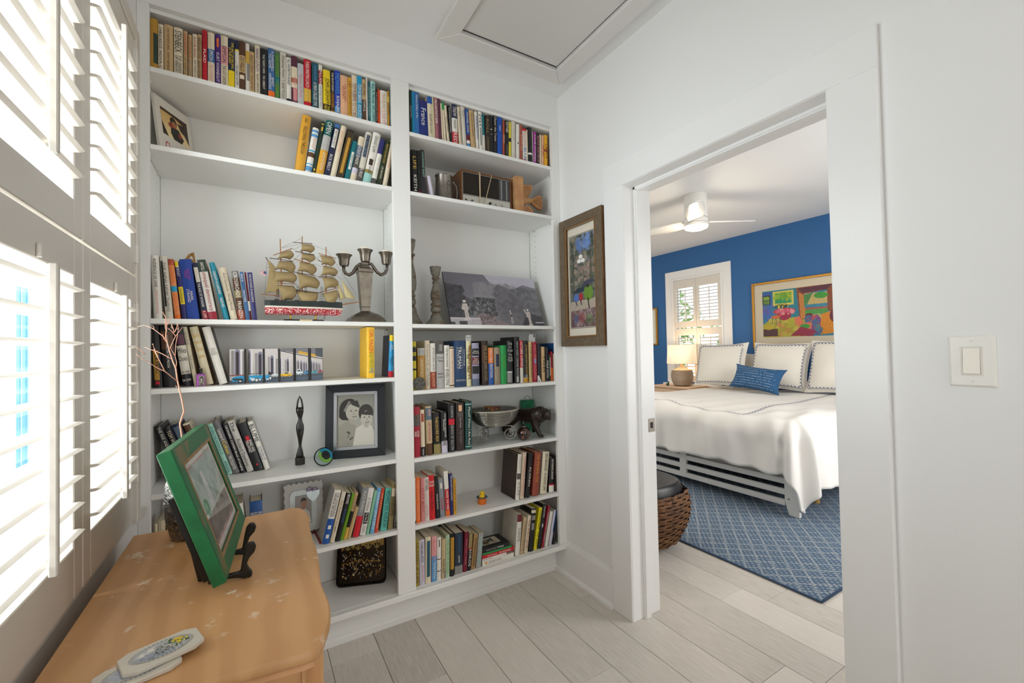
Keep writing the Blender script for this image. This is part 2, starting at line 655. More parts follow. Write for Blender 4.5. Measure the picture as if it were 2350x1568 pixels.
# light switch on the door wall
sw = thing('light_switch', 'white rocker light switch on the wall right of the doorway', 'light switch', (X1, 0.323, 1.2185))
mb = MB()
a, b, t = 0.0415, 0.0635, 0.007
mb.add([(-0.0002, -a, -b), (-0.0002, a, -b), (-0.0002, a, b), (-0.0002, -a, b), (-t, -a + .005, -b + .005), (-t, a - .005, -b + .005), (-t, a - .005, b - .005), (-t, -a + .005, b - .005)],
       [(0, 1, 2, 3), (4, 7, 6, 5), (0, 4, 5, 1), (1, 5, 6, 2), (2, 6, 7, 3), (3, 7, 4, 0)])
mb.build('wall_plate', M('efede6', 0.35), sw, bevel=0.001)
frame_rect(MB(), (-t, -0.0185, -0.0355), (0, 0.037, 0), (0, 0, 0.071), (-1, 0, 0), 0.003, 0.0012).build('rocker_surround', M('dedad0', 0.35), sw)
MB().prism([(-t, -0.0145, -0.0315), (-t - 0.0055, -0.0145, -0.0305), (-t - 0.0012, -0.0145, 0.0315), (-t, -0.0145, 0.0315)], (0, 0.029, 0)).build('rocker', M('f3eee2', 0.3), sw, bevel=0.0006)
for z in (-0.049, 0.049):
    MB().lathe([(0.0035, 0), (0.0033, 0.0008), (0.0005, 0.0011)], 12).build('screw', M('e8e6e0', 0.3), sw, loc=(-t, 0, z), rot=(0, -math.pi / 2, 0))

# ------------------------------------------------------------------ plantation shutters on the left window
SHX = -0.335
SHM = M('dcd6cd', 0.38)


def louver_mesh(length, wd=0.0635, th=0.010):
    mb = MB()
    n = 8
    prof = []
    for k in range(n):
        q = TAU * k / n
        prof.append((math.cos(q) * wd / 2, math.sin(q) * th / 2))
    mb.prism([(p[0], 0, p[1]) for p in prof], (0, length, 0))
    me = bpy.data.meshes.new('louver')
    me.from_pydata(mb.v, [], mb.f)
    me.materials.append(SHM)
    return me


def shutter(label, y0, y1, z0, z1, oz0, oz1, pitch, tilt, hinge_side, xs=SHX, stile=0.05, wd=0.0635, n_out=-1, hinges=(), cat='shutter', rod=0.0):
    t = thing('shutter_panel', label, cat, (xs, y0, z0), 0, 'plantation shutter panels')
    W_, H_ = y1 - y0, z1 - z0
    th = 0.027
    d = -th if n_out < 0 else th
    xa, xb = min(0, d), max(0, d)
    for a, b in ((0, stile), (W_ - stile, W_)):
        MB().box(xa, a, 0, xb, b, H_).build('stile', SHM, t, bevel=0.002)
    MB().box(xa, stile, 0, xb, W_ - stile, oz0 - z0).build('bottom_rail', SHM, t, bevel=0.002)
    MB().box(xa, stile, oz1 - z0, xb, W_ - stile, H_).build('top_rail', SHM, t, bevel=0.002)
    me = louver_mesh(W_ - 2 * stile - 0.003, wd)
    k = int((oz1 - oz0) / pitch)
    off = ((oz1 - oz0) - (k - 1) * pitch) / 2
    for i in range(k):
        link('louver', me, t, (d / 2, stile + 0.0015, oz0 - z0 + off + i * pitch), (0, tilt, 0))
    s_ = 1 if n_out < 0 else -1
    fx = d / 2 + s_ * math.cos(tilt) * wd / 2
    fz = -math.sin(abs(tilt)) * 0 + s_ * -math.sin(tilt) * wd / 2
    yc = W_ / 2 + rod
    MB().box(min(fx, fx + s_ * 0.012), yc - 0.007, oz0 - z0 + off + fz - 0.02, max(fx, fx + s_ * 0.012), yc + 0.007, oz0 - z0 + off + (k - 1) * pitch + fz + 0.025).build('tilt_rod', SHM, t, bevel=0.002)
    sm = MB()
    for i in range(k):
        z = oz0 - z0 + off + i * pitch + fz
        sm.tube([(fx - s_ * 0.004, yc, z), (fx + s_ * 0.001, yc, z)], 0.0016, 5)
    sm.build('rod_staples', M('c9c6bd', 0.4), t, kind='stuff')
    for hz in hinges:
        mbh = MB()
        ya = W_ + 0.001 if hinge_side > 0 else -0.001
        mbh.lathe([(0.004, -0.03), (0.0045, -0.029), (0.0045, 0.029), (0.004, 0.03)], 8, (s_ * 0.004, ya, hz - z0))
        mbh.box(min(0, s_ * .002), ya - 0.012, hz - z0 - 0.028, max(0, s_ * .002), ya + 0.016, hz - z0 + 0.028)
        mbh.build('hinge', M('e2e0da', 0.35), t)
    return t


TL = math.radians(5)
shutter('upper white shutter panel nearest the camera, left window', 0.838, 1.315, 1.533, 2.298, 1.61, 2.215, 0.0568, -TL, -1, hinges=(1.65, 2.18))
shutter('upper white shutter panel beside the bookcase, left window', 1.320, 1.797, 1.533, 2.298, 1.61, 2.215, 0.0568, -TL, 1, hinges=(1.60, 1.95, 2.24))
shutter('lower white shutter panel nearest the camera, left window', 0.838, 1.315, 0.757, 1.526, 0.865, 1.446, 0.0568, -TL, -1, hinges=(0.9, 1.4))
shutter('lower white shutter panel behind the vase, left window', 1.320, 1.797, 0.757, 1.526, 0.865, 1.446, 0.0568, -TL, 1, hinges=(0.90, 1.16, 1.41))
fr = MB()
fr.box(-0.40, 1.800, 0.735, -0.330, 1.845, 2.345)
fr.box(-0.40, 0.79, 0.735, -0.330, 0.835, 2.345)
fr.box(-0.40, 0.835, 2.301, -0.330, 1.800, 2.345)
fr.box(-0.40, 0.835, 0.735, -0.345, 1.800, 0.754)
tag(fr.build('trim_3', SHM, bevel=0.002), kind='structure')
tag(MB().prism([(XW, 1.845, 0.733), (-0.327, 1.845, 0.733), (-0.327, 1.925, 0.733), (-0.335, 1.934, 0.733), (XW, 1.934, 0.733)], (0, 0, 0.018)).build('trim_4', SHM, bevel=0.001), kind='structure')
pin = MB()
for y in (1.08, 1.56):
    pin.lathe([(0.004, 0), (0.004, 0.022), (0.002, 0.026)], 8, (SHX + 0.004, y, 1.449))
tag(pin.build('trim_5', SHM), kind='structure')

# ------------------------------------------------------------------ outside: neighbour's house and trees
house = thing('neighbour_house', 'white clapboard house with blue windows outside the left shutters', 'house', (-3.2, 2.0, -0.6))
MB().box(-6, -4, 0, -0.02, 6.5, 6.2).build('wall_core', M('f2f3f4', 0.7), house)
lap = MB()
for i in range(30):
    z = 0.2 * i
    lap.prism([(-0.02, -4, z), (0.012, -4, z), (-0.012, -4, z + 0.2), (-0.02, -4, z + 0.2)], (0, 10.5, 0))
lap.build('clapboards', M('f2f3f4', 0.7), house, kind='stuff')
p0, p1 = at(28, 655, 0, -3.2), at(58, 1140, 0, -3.2)
for k, yy in enumerate((0.0, 1.9, 3.6)):
    y0, y1 = p0.y - 2.0 + yy, p1.y - 2.0 + yy
    wz0, wz1 = p1.z + 0.6, p0.z + 0.6
    wf = frame_rect(MB(), (0.014, y0 - 0.06, wz0 - 0.06), (0, y1 - y0 + 0.12, 0), (0, 0, wz1 - wz0 + 0.12), (1, 0, 0), 0.06, 0.03).build('window_frame', M('fbfbfb', 0.5), house)
    MB().box(0.013, y0, wz0, 0.02, y1, wz1).build('pane', M('5fb0c8', 0.15), wf)
    MB().box(0.02, (y0 + y1) / 2 - 0.01, wz0, 0.03, (y0 + y1) / 2 + 0.01, wz1).build('mullion', M('e8f2f5', 0.5), wf)


def tree(label, x, y, h, r, col, seed):
    t = thing('garden_tree', label, 'tree', (x, y, -0.6))
    MB().tube([(0, 0, 0), (0.05, 0.02, h * 0.4), (0, 0, h * 0.7)], [0.12, 0.09, 0.05], 8).build('trunk', M('6b5a48', 0.9), t)
    g = random.Random(seed)
    mb = MB()
    for i in range(1500):
        a, b, c = g.gauss(0, 1), g.gauss(0, 1), g.gauss(0, 1)
        n = math.sqrt(a * a + b * b + c * c)
        k = r * (0.45 + 0.55 * g.random())
        p = Vector((a / n * k, b / n * k, h * 0.7 + c / n * k * 1.1))
        u = Vector((g.gauss(0, 1), g.gauss(0, 1), g.gauss(0, 1))).normalized() * 0.09
        v = Vector((g.gauss(0, 1), g.gauss(0, 1), g.gauss(0, 1))).normalized() * 0.05
        mb.add([p - u, p + v, p + u, p - v], [(0, 1, 2, 3)])
    mb.build('foliage', M(col, 0.7, var=0.5, vs=3), t, kind='stuff')


tree('leafy green tree left of centre beyond the bedroom window', 8.6, 7.6, 3.4, 1.3, '7fa657', 3)
tree('leafy green tree right of centre beyond the bedroom window', 8.9, 4.6, 3.0, 1.2, '8fb565', 4)

# ------------------------------------------------------------------ built-in bookcase
XL, XM1, XM2, XR = -0.322, 0.539, 0.621, 1.443
BZ, TOPZ, BACK = 0.175, 2.529, 2.244
ZL = [2.303, 2.024, 1.403, 1.153, 0.783, 0.463]
ZR = [2.300, 2.019, 1.397, 1.086, 0.773, 0.464]
bc = thing('bookcase', 'white built-in bookcase with two bays of shelves', 'bookcase', (0.0, D, 0.0))
E_ = BACK - D
def bpart(name, x0, y0, z0, x1, y1, z1, bev=0.0012, mat=CASEW):
    return MB().box(x0, y0, z0, x1, y1, z1).build(name, mat, bc, bevel=bev)
bpart('stile', XW + 0.0005, 0, BZ, XL, 0.02, TOPZ)
bpart('stile', XM1, 0, BZ, XM2, 0.02, TOPZ)
bpart('stile', XR, 0, BZ, X1 - 0.0005, 0.02, TOPZ)
LX0, LX1, RX0, RX1 = -0.338, 0.572, 0.607, 1.4815
bpart('side_panel', XW + 0.0005, 0.0202, BZ, LX0, E_, TOPZ)
bpart('side_panel', LX1, 0.0202, BZ, LX1 + 0.0165, E_, TOPZ)
bpart('side_panel', RX0 - 0.0165, 0.0202, BZ, RX0, E_, TOPZ)
bpart('side_panel', RX1, 0.0202, BZ, X1 - 0.0005, E_, TOPZ)
bpart('back_panel', LX0, E_, BZ, LX1, E_ + 0.012, TOPZ)
bpart('back_panel', RX0, E_, BZ, RX1, E_ + 0.012, TOPZ)
bpart('top_panel', LX0, 0.0205, TOPZ - 0.016, LX1, E_, TOPZ - 0.0005)
bpart('top_panel', RX0, 0.0205, TOPZ - 0.016, RX1, E_, TOPZ - 0.0005)
for zs, a, b, c, d in ((ZL, LX0, LX1, XL, XM1), (ZR, RX0, RX1, XM2, XR)):
    for z in zs:
        MB().prism([(a + .001, .0212, 0), (c + .0005, .0212, 0), (c + .0005, .0005, 0), (d - .0005, .0005, 0), (d - .0005, .0212, 0), (b - .001, .0212, 0), (b - .001, E_ - .001, 0), (a + .001, E_ - .001, 0)],
                   (0, 0, -0.018)).build('shelf', CASEW, bc, loc=(0, 0, z), bevel=0.001)
        pg = MB()
        for x, s_ in ((a, 1), (b, -1)):
            for y in (0.075, 0.245):
                pg.box(min(x, x + s_ * .012), y - 0.005, z - 0.026, max(x, x + s_ * .012), y + 0.005, z - 0.018)
        pg.build('shelf_pegs', M('dcd9d2', 0.4), bc, kind='stuff')
bpart('bottom_board', LX0, 0.0205, BZ - 0.019, LX1, E_, BZ)
bpart('bottom_board', RX0, 0.0205, BZ - 0.019, RX1, E_, BZ)
MB().box(XW + 0.001, -0.012, BZ - 0.026, X1 - 0.001, 0.0203, BZ - 0.0005).build('base_ledge', CASEW, bc, bevel=0.003)
MB().box(XW + 0.001, 0.088, 0.0, X1 - 0.001, 0.10, BZ - 0.02).build('toe_kick', CASEW, bc)
MB().prism([(XW + .001, 0.0878, 0), (XW + .001, 0.076, 0), (XW + .001, 0.076, 0.022), (XW + .001, 0.083, 0.03), (XW + .001, 0.0878, 0.032)], (X1 - XW - .002, 0, 0)).build('shoe_moulding', CASEW, bc)
ph = MB()
for x, s_ in ((LX0, 1), (LX1, -1), (RX0, 1), (RX1, -1)):
    for y in (0.06, 0.24):
        for k in range(66):
            z = 0.3 + 0.032 * k
            if z > TOPZ - 0.06:
                break
            xx = x + s_ * 0.0002
            ph.add([(xx, y + 0.0028 * math.cos(TAU * j / 8), z + 0.0028 * math.sin(TAU * j / 8)) for j in range(8)], [tuple(range(8)) if s_ > 0 else tuple(range(8))[::-1]])
ph.build('peg_holes', M('5b574f', 0.9), bc, kind='stuff')

# ------------------------------------------------------------------ books
PAL = {}
for kv in '''tan=c9a878 cream=e6d8bd white=ece8de pale=d9d3c4 lgrey=b9b7b3 grey=8d8a88 dgrey=55524f black=17171a navy=1c2547 blue=1f58a8 sky=5b9bd0 cyan=149fd0 teal=12707a dteal=1f5566 mint=9fd0bd lteal=9ccfc9 green=1f9a4c dgreen=22382b olive=8f8450 lime=6fa522 yellow=f2d51c mustard=dda331 ochre=b98a2d orange=f07022 rust=a8492f red=c9142a crimson=a5142f plum=5a2740 purple=4b1f7d pink=e7a5a5 peach=eab48c brown=5a3a24 dbrown=33241c burg=7a0f2e lav=cfcadb magenta=a8359c khaki=9a8a5c gold=d8b04a silver=c5c2bb indigo=2a2a6e slate=5f6d80 steel=3b6ea5 wine=6b1526 rose=d98a8a'''.split():
    k_, v_ = kv.split('=')
    PAL[k_] = v_
PAGE = [M('d9c9a6', 0.8, var=0.4, vs=60, stretch=(40, 1, 1)), M('e3d8c0', 0.8, var=0.3, vs=60, stretch=(40, 1, 1))]
brnd = random.Random(11)


def hexof(c):
    return PAL.get(c, c)


def book(label, x, y, z, t, h, lean, d, hard, col, texts, bands, group, side=None, mark=None, dots=None):
    """x = spine corner that touches the shelf, y = spine plane, lean in degrees (right +)"""
    a = math.radians(lean)
    o = thing('book', label, 'book', (x, y, z), 0, group, rot=(0, a, 0))
    x0 = 0.0 if lean <= 0 else -t
    col = hexof(col)
    cm = M(col, 0.42 if hard else 0.5, var=0.18, vs=30)
    mats = [cm, M(hexof(side), 0.45, var=0.3, vs=14) if side else cm]
    mb = MB()
    bt = 0.0026 if hard else 0.0008
    bt = min(bt, t * 0.2)
    mb.mi = 1
    mb.box(x0, 0.003, 0, x0 + bt, d, h)
    mb.box(x0 + t - bt, 0.003, 0, x0 + t, d, h)
    mb.mi = 0
    bul = (0.0035 if hard and t > 0.014 else 0.0008)
    n = 6 if hard else 2
    pts = [(x0 + t * k / n, 0.003 - (bul + 0.001) * math.sin(math.pi * k / n) - 0.002 * min(1, 4 * k / n, 4 * (n - k) / n), 0) for k in range(n + 1)]
    mb.prism(pts + [(x0 + t, 0.0045, 0), (x0, 0.0045, 0)], (0, 0, h))
    mb.build('cover', mats, o)
    ins = 0.004 if hard else 0.0004
    MB().box(x0 + bt, 0.0046, ins, x0 + t - bt, d - ins - 0.001, h - ins).build('page_block', PAGE[0 if col[0] in '789abc' else 1], o)
    yf = -(bul + 0.0003) if not hard else -(bul + 0.0005)
    for (f0, f1, bc_, u0, u1) in bands:
        n2 = 6 if (hard and u1 - u0 > .5) else 2
        bb = MB()
        P0 = []
        for k in range(n2 + 1):
            u = u0 + (u1 - u0) * k / n2
            yy = 0.003 - (bul + 0.001) * math.sin(math.pi * u) - 0.002 * min(1, 4 * u, 4 * (1 - u)) - 0.0004
            P0.append((x0 + t * u, yy, f0 * h + 0.0002))
        bb.grid(lambda i, j: (P0[round(i * n2)][0], P0[round(i * n2)][1], (f0 + (f1 - f0) * j) * h * 0.9985 + 0.0002), n2, 1)
        bb.build('spine_panel', M(hexof(bc_), 0.45), o)
    yt = 0.003 - (bul + 0.001) - 0.002 - 0.0009
    for (s, f0, f1, c, wf, hz, u) in texts:
        cz = (1 - (f0 + f1) / 2) * h
        if hz:
            lettering(s, hexof(c), (x0 + t * u, yt, cz), (1, 0, 0), (0, 0, 1), t * 0.86, (f1 - f0) * h, o, 'title', 2.2)
        else:
            lettering(s, hexof(c), (x0 + t * u, yt, cz), (0, 0, -1), (1, 0, 0), (f1 - f0) * h, t * wf, o, 'title', 1.8)
    if mark:
        MB().box(x0 + t * 0.3, 0.02, h - 0.03, x0 + t * 0.3 + 0.0005, 0.032, h + 0.014).build('bookmark', M(hexof(mark), 0.7), o)
    if dots:
        dm = MB()
        for k in range(26):
            for u in (0.08, 0.18, 0.82, 0.92) if 3 < k < 22 else (0.08, 0.22, 0.36, 0.5, 0.64, 0.78, 0.92):
                zz = h * (0.02 + 0.96 * k / 26 + (0.018 if round(u * 50) % 2 else 0))
                yy = 0.003 - (bul + 0.001) * math.sin(math.pi * u) - 0.002 * min(1, 4 * u, 4 * (1 - u)) - 0.0005
                s_ = 0.0011
                dm.add([(x0 + t * u - s_, yy, zz), (x0 + t * u, yy, zz - s_), (x0 + t * u + s_, yy, zz), (x0 + t * u, yy, zz + s_)], [(0, 1, 2, 3)])
        dm.build('gold_dots', M(hexof(dots), 0.4), o, kind='stuff')
    return o


ROWS = [
('top left shelf', '', 2.3032, 1.9637, [
(-0.3275, 0.0263, 0.1874, 0.0, 0.155, 1, 'ochre', 'ochre', [], [(0.13, 0.72, 'dgreen', 0.55, 1)], 'battered tan book with green label', None, None, None),
(-0.3002, 0.0148, 0.1761, 0.0, 0.118, 0, 'cream', 'cream', [('TABLE RIDGE', 0.07, 0.52, 'dbrown', 0.55, 0, 0.5), ('NOVA C', 0.57, 0.93, 'dbrown', 0.55, 0, 0.5)], [], 'narrow cream paperback', None, None, None),
(-0.2833, 0.0257, 0.1815, 0.0, 0.118, 0, 'tan', 'tan', [('THE ADVENTURES', 0.07, 0.52, 'brown', 0.25, 0, 0.5), ('SAINT GEORGE', 0.57, 0.93, 'brown', 0.25, 0, 0.5)], [], 'wide plain tan paperback', None, None, None),
(-0.255, 0.0262, 0.1813, 0.0, 0.118, 0, 'cream', 'cream', [('STEINBECK', 0.07, 0.52, 'black', 0.75, 0, 0.5), ('THE GRAPES\nOF WRATH', 0.57, 0.93, 'black', 0.75, 0, 0.5)], [], 'wide cream paperback with bold black print', None, None, None),
(-0.2264, 0.0112, 0.1771, 0.0, 0.118, 0, 'tan', 'tan', [('SLAUGHTERHOUSE-FIVE', 0.07, 0.52, 'red', 0.55, 0, 0.5), ('KURT VONNEGUT, JR', 0.57, 0.93, 'black', 0.55, 0, 0.5)], [], 'tan paperback with red and black print and a bookmark', None, 'white', None),
(-0.2127, 0.0108, 0.1685, 0.0, 0.118, 0, 'tan', 'tan', [('CATS CRADLE', 0.07, 0.52, 'rust', 0.55, 0, 0.5), ('KURT VONNEGUT', 0.57, 0.93, 'slate', 0.55, 0, 0.5)], [], 'thin tan paperback with faded print', None, None, None),
(-0.1996, 0.0148, 0.1759, 0.0, 0.118, 0, 'cream', 'cream', [('PLAYER PIANO', 0.07, 0.52, 'rust', 0.55, 0, 0.5), ('KURT VONNEGUT, JR', 0.57, 0.93, 'black', 0.55, 0, 0.5)], [], 'thin cream paperback with rust title', None, None, None),
(-0.1831, 0.0114, 0.1796, 0.0, 0.118, 0, 'tan', 'tan', [('NINETEEN EIGHTY-FOUR', 0.07, 0.52, 'black', 0.75, 0, 0.5), ('GEORGE ORWELL', 0.57, 0.93, 'black', 0.75, 0, 0.5)], [], 'thin tan paperback with heavy black print', None, None, None),
(-0.1695, 0.0141, 0.2026, 0.0, 0.118, 0, 'red', 'red', [('PSANS', 0.05, 0.3, 'crimson', 0.55, 0, 0.5), ('PLAID', 0.35, 0.65, 'white', 0.55, 0, 0.5)], [], 'bright red paperback', None, None, None),
(-0.153, 0.0214, 0.1998, 0.0, 0.118, 0, 'cream', 'cream', [('UPEON', 0.32, 0.55, 'white', 0.55, 0, 0.5), ('ANYWHERE\nBUT HERE', 0.62, 0.95, 'pink', 0.55, 0, 0.5)], [(0.43, 0.68, 'steel', 0, 1)], 'cream paperback with blue band', None, None, None),
(-0.1293, 0.0165, 0.201, 0.0, 0.118, 0, 'purple', 'purple', [('KURT VONNEGUT', 0.36, 0.93, 'white', 0.55, 0, 0.5)], [(0.75, 0.92, 'orange', 0.3, 0.7)], 'purple paperback with white author name', None, None, None),
(-0.1114, 0.0229, 0.2025, 0.0, 0.118, 0, 'cream', 'cream', [('SIMPSON', 0.2, 0.52, 'black', 0.55, 0, 0.5), ('THE LOST GARDEN', 0.58, 0.95, 'black', 0.55, 0, 0.5)], [(0.44, 0.8, 'pink', 0, 1)], 'cream paperback with pink band', None, None, None),
(-0.0874, 0.0195, 0.1996, 0.0, 0.118, 0, 'navy', 'navy', [('THE ART OF RACING\nIN THE RAIN', 0.08, 0.6, 'yellow', 0.8, 0, 0.5), ('GARTH\nSTEIN', 0.66, 0.9, 'yellow', 0.8, 0, 0.5)], [(0, 0.37, 'yellow', 0, 1)], 'black paperback with yellow foot', None, None, None),
(-0.0659, 0.0134, 0.1996, 0.0, 0.118, 0, 'white', 'white', [('THE GREAT GATSBY', 0.5, 0.9, 'black', 0.55, 0, 0.5)], [(0.82, 1, 'navy', 0, 1), (0.79, 0.82, 'yellow', 0, 1), (0, 0.05, 'navy', 0, 1)], 'white paperback with navy head', None, None, None),
(-0.0519, 0.0208, 0.202, 0.0, 0.118, 0, 'brown', 'brown', [('Tender is\nthe Night', 0.3, 0.6, 'black', 0.8, 0, 0.5)], [(0.38, 0.72, 'tan', 0, 1), (0.25, 0.33, 'cream', 0.1, 0.8)], 'brown paperback with tan centre panel', None, None, None),
(-0.0304, 0.0128, 0.1992, 0.0, 0.118, 0, 'white', 'white', [], [(0.6, 0.85, 'gold', 0, 1), (0.25, 0.6, 'grey', 0.3, 1)], 'thin white and yellow paperback with dark picture', None, None, None),
(-0.017, 0.016, 0.1718, 0.0, 0.118, 0, 'tan', 'tan', [('EIGHT GREAT TRAGEDIES', 0.1, 0.9, 'brown', 0.55, 0, 0.5)], [], 'short tan paperback', None, None, None),
(0.0015, 0.017, 0.2039, 0.0, 0.118, 0, 'cream', 'cream', [('NAKED LUNCH', 0.07, 0.52, 'purple', 0.55, 0, 0.5), ('WILLIAM S. BURROUGHS', 0.57, 0.93, 'black', 0.55, 0, 0.5)], [], 'cream paperback with purple title', None, None, None),
(0.0197, 0.0245, 0.1969, 0.0, 0.118, 0, 'black', 'black', [("THE TIGER'S WIFE - TEA OBREHT", 0.12, 0.84, 'white', 0.3, 0, 0.5)], [], 'wide black paperback with white title', None, None, None),
(0.0469, 0.023, 0.207, 0.0, 0.118, 0, 'steel', 'blue', [('A FAREWELL\nTO ARMS', 0.05, 0.45, 'white', 0.8, 0, 0.5), ('ERNEST\nHEMINGWAY', 0.5, 0.82, 'white', 0.8, 0, 0.5)], [(0, 0.16, 'orange', 0, 1)], 'blue paperback with orange foot', None, None, None),
(0.0713, 0.0164, 0.1992, 0.0, 0.118, 0, '4d7a4a', 'green', [('ANN PATCHETT', 0.07, 0.52, 'lime', 0.55, 0, 0.5), ('STATE OF WONDER', 0.57, 0.93, 'lime', 0.55, 0, 0.5)], [(0.35, 0.5, 'teal', 0, 1)], 'dull green paperback', None, None, None),
(0.0898, 0.0217, 0.207, 0.0, 0.118, 0, 'pale', 'pale', [('Shipping News', 0.07, 0.52, 'dgrey', 0.55, 0, 0.5), ('E. ANNIE PROULX', 0.57, 0.93, 'dgrey', 0.55, 0, 0.5)], [], 'tall pale grey paperback', None, None, None),
(0.1126, 0.0171, 0.1927, 0.0, 0.118, 0, 'white', 'white', [('ALL THE PRETTY HORSES', 0.05, 0.6, 'black', 0.55, 0, 0.5)], [(0, 0.1, 'black', 0, 1)], 'thin white paperback with black foot', None, None, None),
(0.1312, 0.0217, 0.2047, 0.0, 0.118, 0, 'plum', 'plum', [('TEMPLE', 0.42, 0.6, 'pink', 0.55, 0, 0.5), ('JANE', 0.68, 0.95, 'pink', 0.55, 0, 0.5)], [(0.35, 0.78, 'cream', 0, 1), (0.45, 0.55, 'orange', 0, 1), (0.1, 0.35, 'rose', 0.3, 1)], 'plum paperback with cream middle', None, None, None),
(0.1541, 0.0225, 0.1815, 0.0, 0.118, 0, 'c7c8cc', 'light grey', [('Winter in Paris', 0.25, 0.8, 'rose', 0.55, 0, 0.5)], [], 'light grey paperback with pink script', None, None, None),
(0.1776, 0.0271, 0.207, 0.0, 0.118, 0, 'red', 'red', [('THREE-MARTINI LUNCH', 0.04, 0.58, 'white', 0.55, 0, 0.5)], [(0.13, 0.4, 'gold', 0, 1)], 'red paperback with yellow band', None, None, None),
(0.2084, 0.0252, 0.2026, 0.0, 0.118, 0, 'dteal', 'dark teal', [('FREDRIK BACKMAN', 0.06, 0.38, 'sky', 0.55, 0, 0.5), ('A MAN CALLED OVE', 0.42, 0.92, 'white', 0.55, 0, 0.5)], [], 'dark teal paperback', None, None, None),
(0.2349, 0.0146, 0.2013, 0.0, 0.118, 0, 'white', 'white', [('McLAIN', 0.14, 0.42, 'white', 0.7, 0, 0.5), ('Circling the Sun', 0.46, 0.9, 'slate', 0.7, 0, 0.5)], [(0.58, 0.88, 'crimson', 0, 1)], 'thin white paperback with crimson panel', None, None, None),
(0.2523, 0.0284, 0.1868, 0.0, 0.118, 0, 'yellow', 'yellow', [('JOHN GRISHAM', 0.2, 0.78, 'black', 0.8, 0, 0.5), ('THE\nFIRM', 0.83, 0.97, 'yellow', 0.8, 0, 0.5)], [(0, 0.2, 'black', 0, 1)], 'bright yellow paperback with black foot', None, None, None),
(0.2826, 0.0152, 0.1938, 0.0, 0.118, 0, 'black', 'black', [('THE RUM DIARY', 0.06, 0.5, 'white', 0.55, 0, 0.5), ('HUNTER', 0.55, 0.85, 'ochre', 0.55, 0, 0.5)], [(0.1, 0.5, 'brown', 0, 1), (0, 0.08, 'ochre', 0, 1)], 'thin black paperback with brown foot', None, None, None),
(0.2985, 0.0218, 0.1975, 0.0, 0.118, 0, '1741b8', 'blue', [('MIDWIVES', 0.07, 0.52, 'sky', 0.75, 0, 0.5), ('BOHJALIAN', 0.57, 0.93, 'white', 0.75, 0, 0.5)], [(0, 0.2, 'sky', 0, 1)], 'royal blue paperback', None, None, None),
(0.3216, 0.0305, 0.1843, 0.0, 0.118, 0, 'peach', 'peach', [('THE SECRET\nHISTORY', 0.2, 0.62, 'rust', 0.55, 0, 0.5)], [], 'wide peach paperback', None, None, None),
(0.3536, 0.0158, 0.1841, 0.0, 0.118, 0, 'mustard', 'mustard', [('LES CHANSONS', 0.1, 0.9, 'brown', 0.55, 0, 0.5)], [], 'ochre paperback', None, None, None),
(0.3702, 0.0216, 0.1998, 0.0, 0.118, 0, 'cream', 'cream', [('TOM ROBBINS', 0.18, 0.6, 'wine', 0.75, 0, 0.5), ('Even Cowgirls\nGet The Blues', 0.63, 0.97, 'wine', 0.75, 0, 0.5)], [], 'cream paperback with maroon title', None, None, None),
(0.3926, 0.0204, 0.2024, 0.0, 0.118, 0, 'cyan', 'bright blue', [('TOM ROBBINS', 0.18, 0.6, 'white', 0.75, 0, 0.5), ('Jitterbug\nPerfume', 0.63, 0.97, 'white', 0.75, 0, 0.5)], [], 'bright blue paperback with white title', None, None, None),
(0.414, 0.0161, 0.1941, 0.0, 0.118, 0, 'brown', 'brown', [('SPECIAL', 0.1, 0.4, 'black', 0.55, 0, 0.5), ('TOPICS', 0.5, 0.75, 'white', 0.55, 0, 0.5)], [(0.52, 1, 'tan', 0, 1)], 'brown paperback with tan head', None, None, None),
(0.4314, 0.0067, 0.207, 0.0, 0.118, 0, 'white', 'white', [], [], 'very thin white booklet', None, None, None),
(0.4393, 0.0092, 0.1913, 0.0, 0.118, 0, 'dteal', 'dark teal', [('LESSONS IN CHEMISTRY', 0.1, 0.9, 'mint', 0.55, 0, 0.5)], [], 'thin dark teal paperback', None, None, None),
(0.4498, 0.0216, 0.1976, 0.0, 0.118, 0, 'lteal', 'pale teal', [('Boy, 9, Missing', 0.07, 0.52, 'dteal', 0.7, 0, 0.5), ('NIC JOSEPH', 0.57, 0.93, 'dteal', 0.7, 0, 0.5)], [], 'pale teal paperback', None, None, None),
(0.4727, 0.0095, 0.1693, 0.0, 0.118, 0, 'dbrown', 'dark brown', [('THE COMPLETE WORKS', 0.1, 0.9, 'lgrey', 0.55, 0, 0.5)], [], 'thin dark brown paperback', None, None, None),
(0.4831, 0.0092, 0.1679, 0.0, 0.118, 0, 'e84a12', 'orange', [('THE WAVE', 0.1, 0.9, 'rust', 0.55, 0, 0.5)], [], 'thin bright orange paperback', None, None, None),
(0.4933, 0.0311, 0.1678, 0.0, 0.118, 0, 'white', 'white', [('TRAVELING', 0.07, 0.52, 'tan', 0.55, 0, 0.5), ('LIGHT', 0.57, 0.93, 'rose', 0.55, 0, 0.5)], [], 'wide white paperback near the end', None, None, None),
(0.5256, 0.0112, 0.1728, 0.0, 0.118, 0, 'ochre', 'ochre', [('NOTES', 0.1, 0.9, 'brown', 0.55, 0, 0.5)], [(0.7, 0.85, 'gold', 0, 1)], 'thin ochre paperback', None, None, None),
(0.5382, 0.0093, 0.1765, 0.0, 0.118, 0, '0d7fa8', 'bright blue', [], [], 'thin blue book', None, None, None),
]),
('second left shelf', '', 2.0242, 1.9722, [
(0.1758, 0.0342, 0.2491, 6.9, 0.2, 1, 'mustard', 'mustard', [('USGA', 0.05, 0.13, 'brown', 0.5, 0, 0.5), ('FOLLOWING THROUGH', 0.2, 0.68, 'black', 0.5, 0, 0.5)], [], 'large mustard hardback', None, None, None),
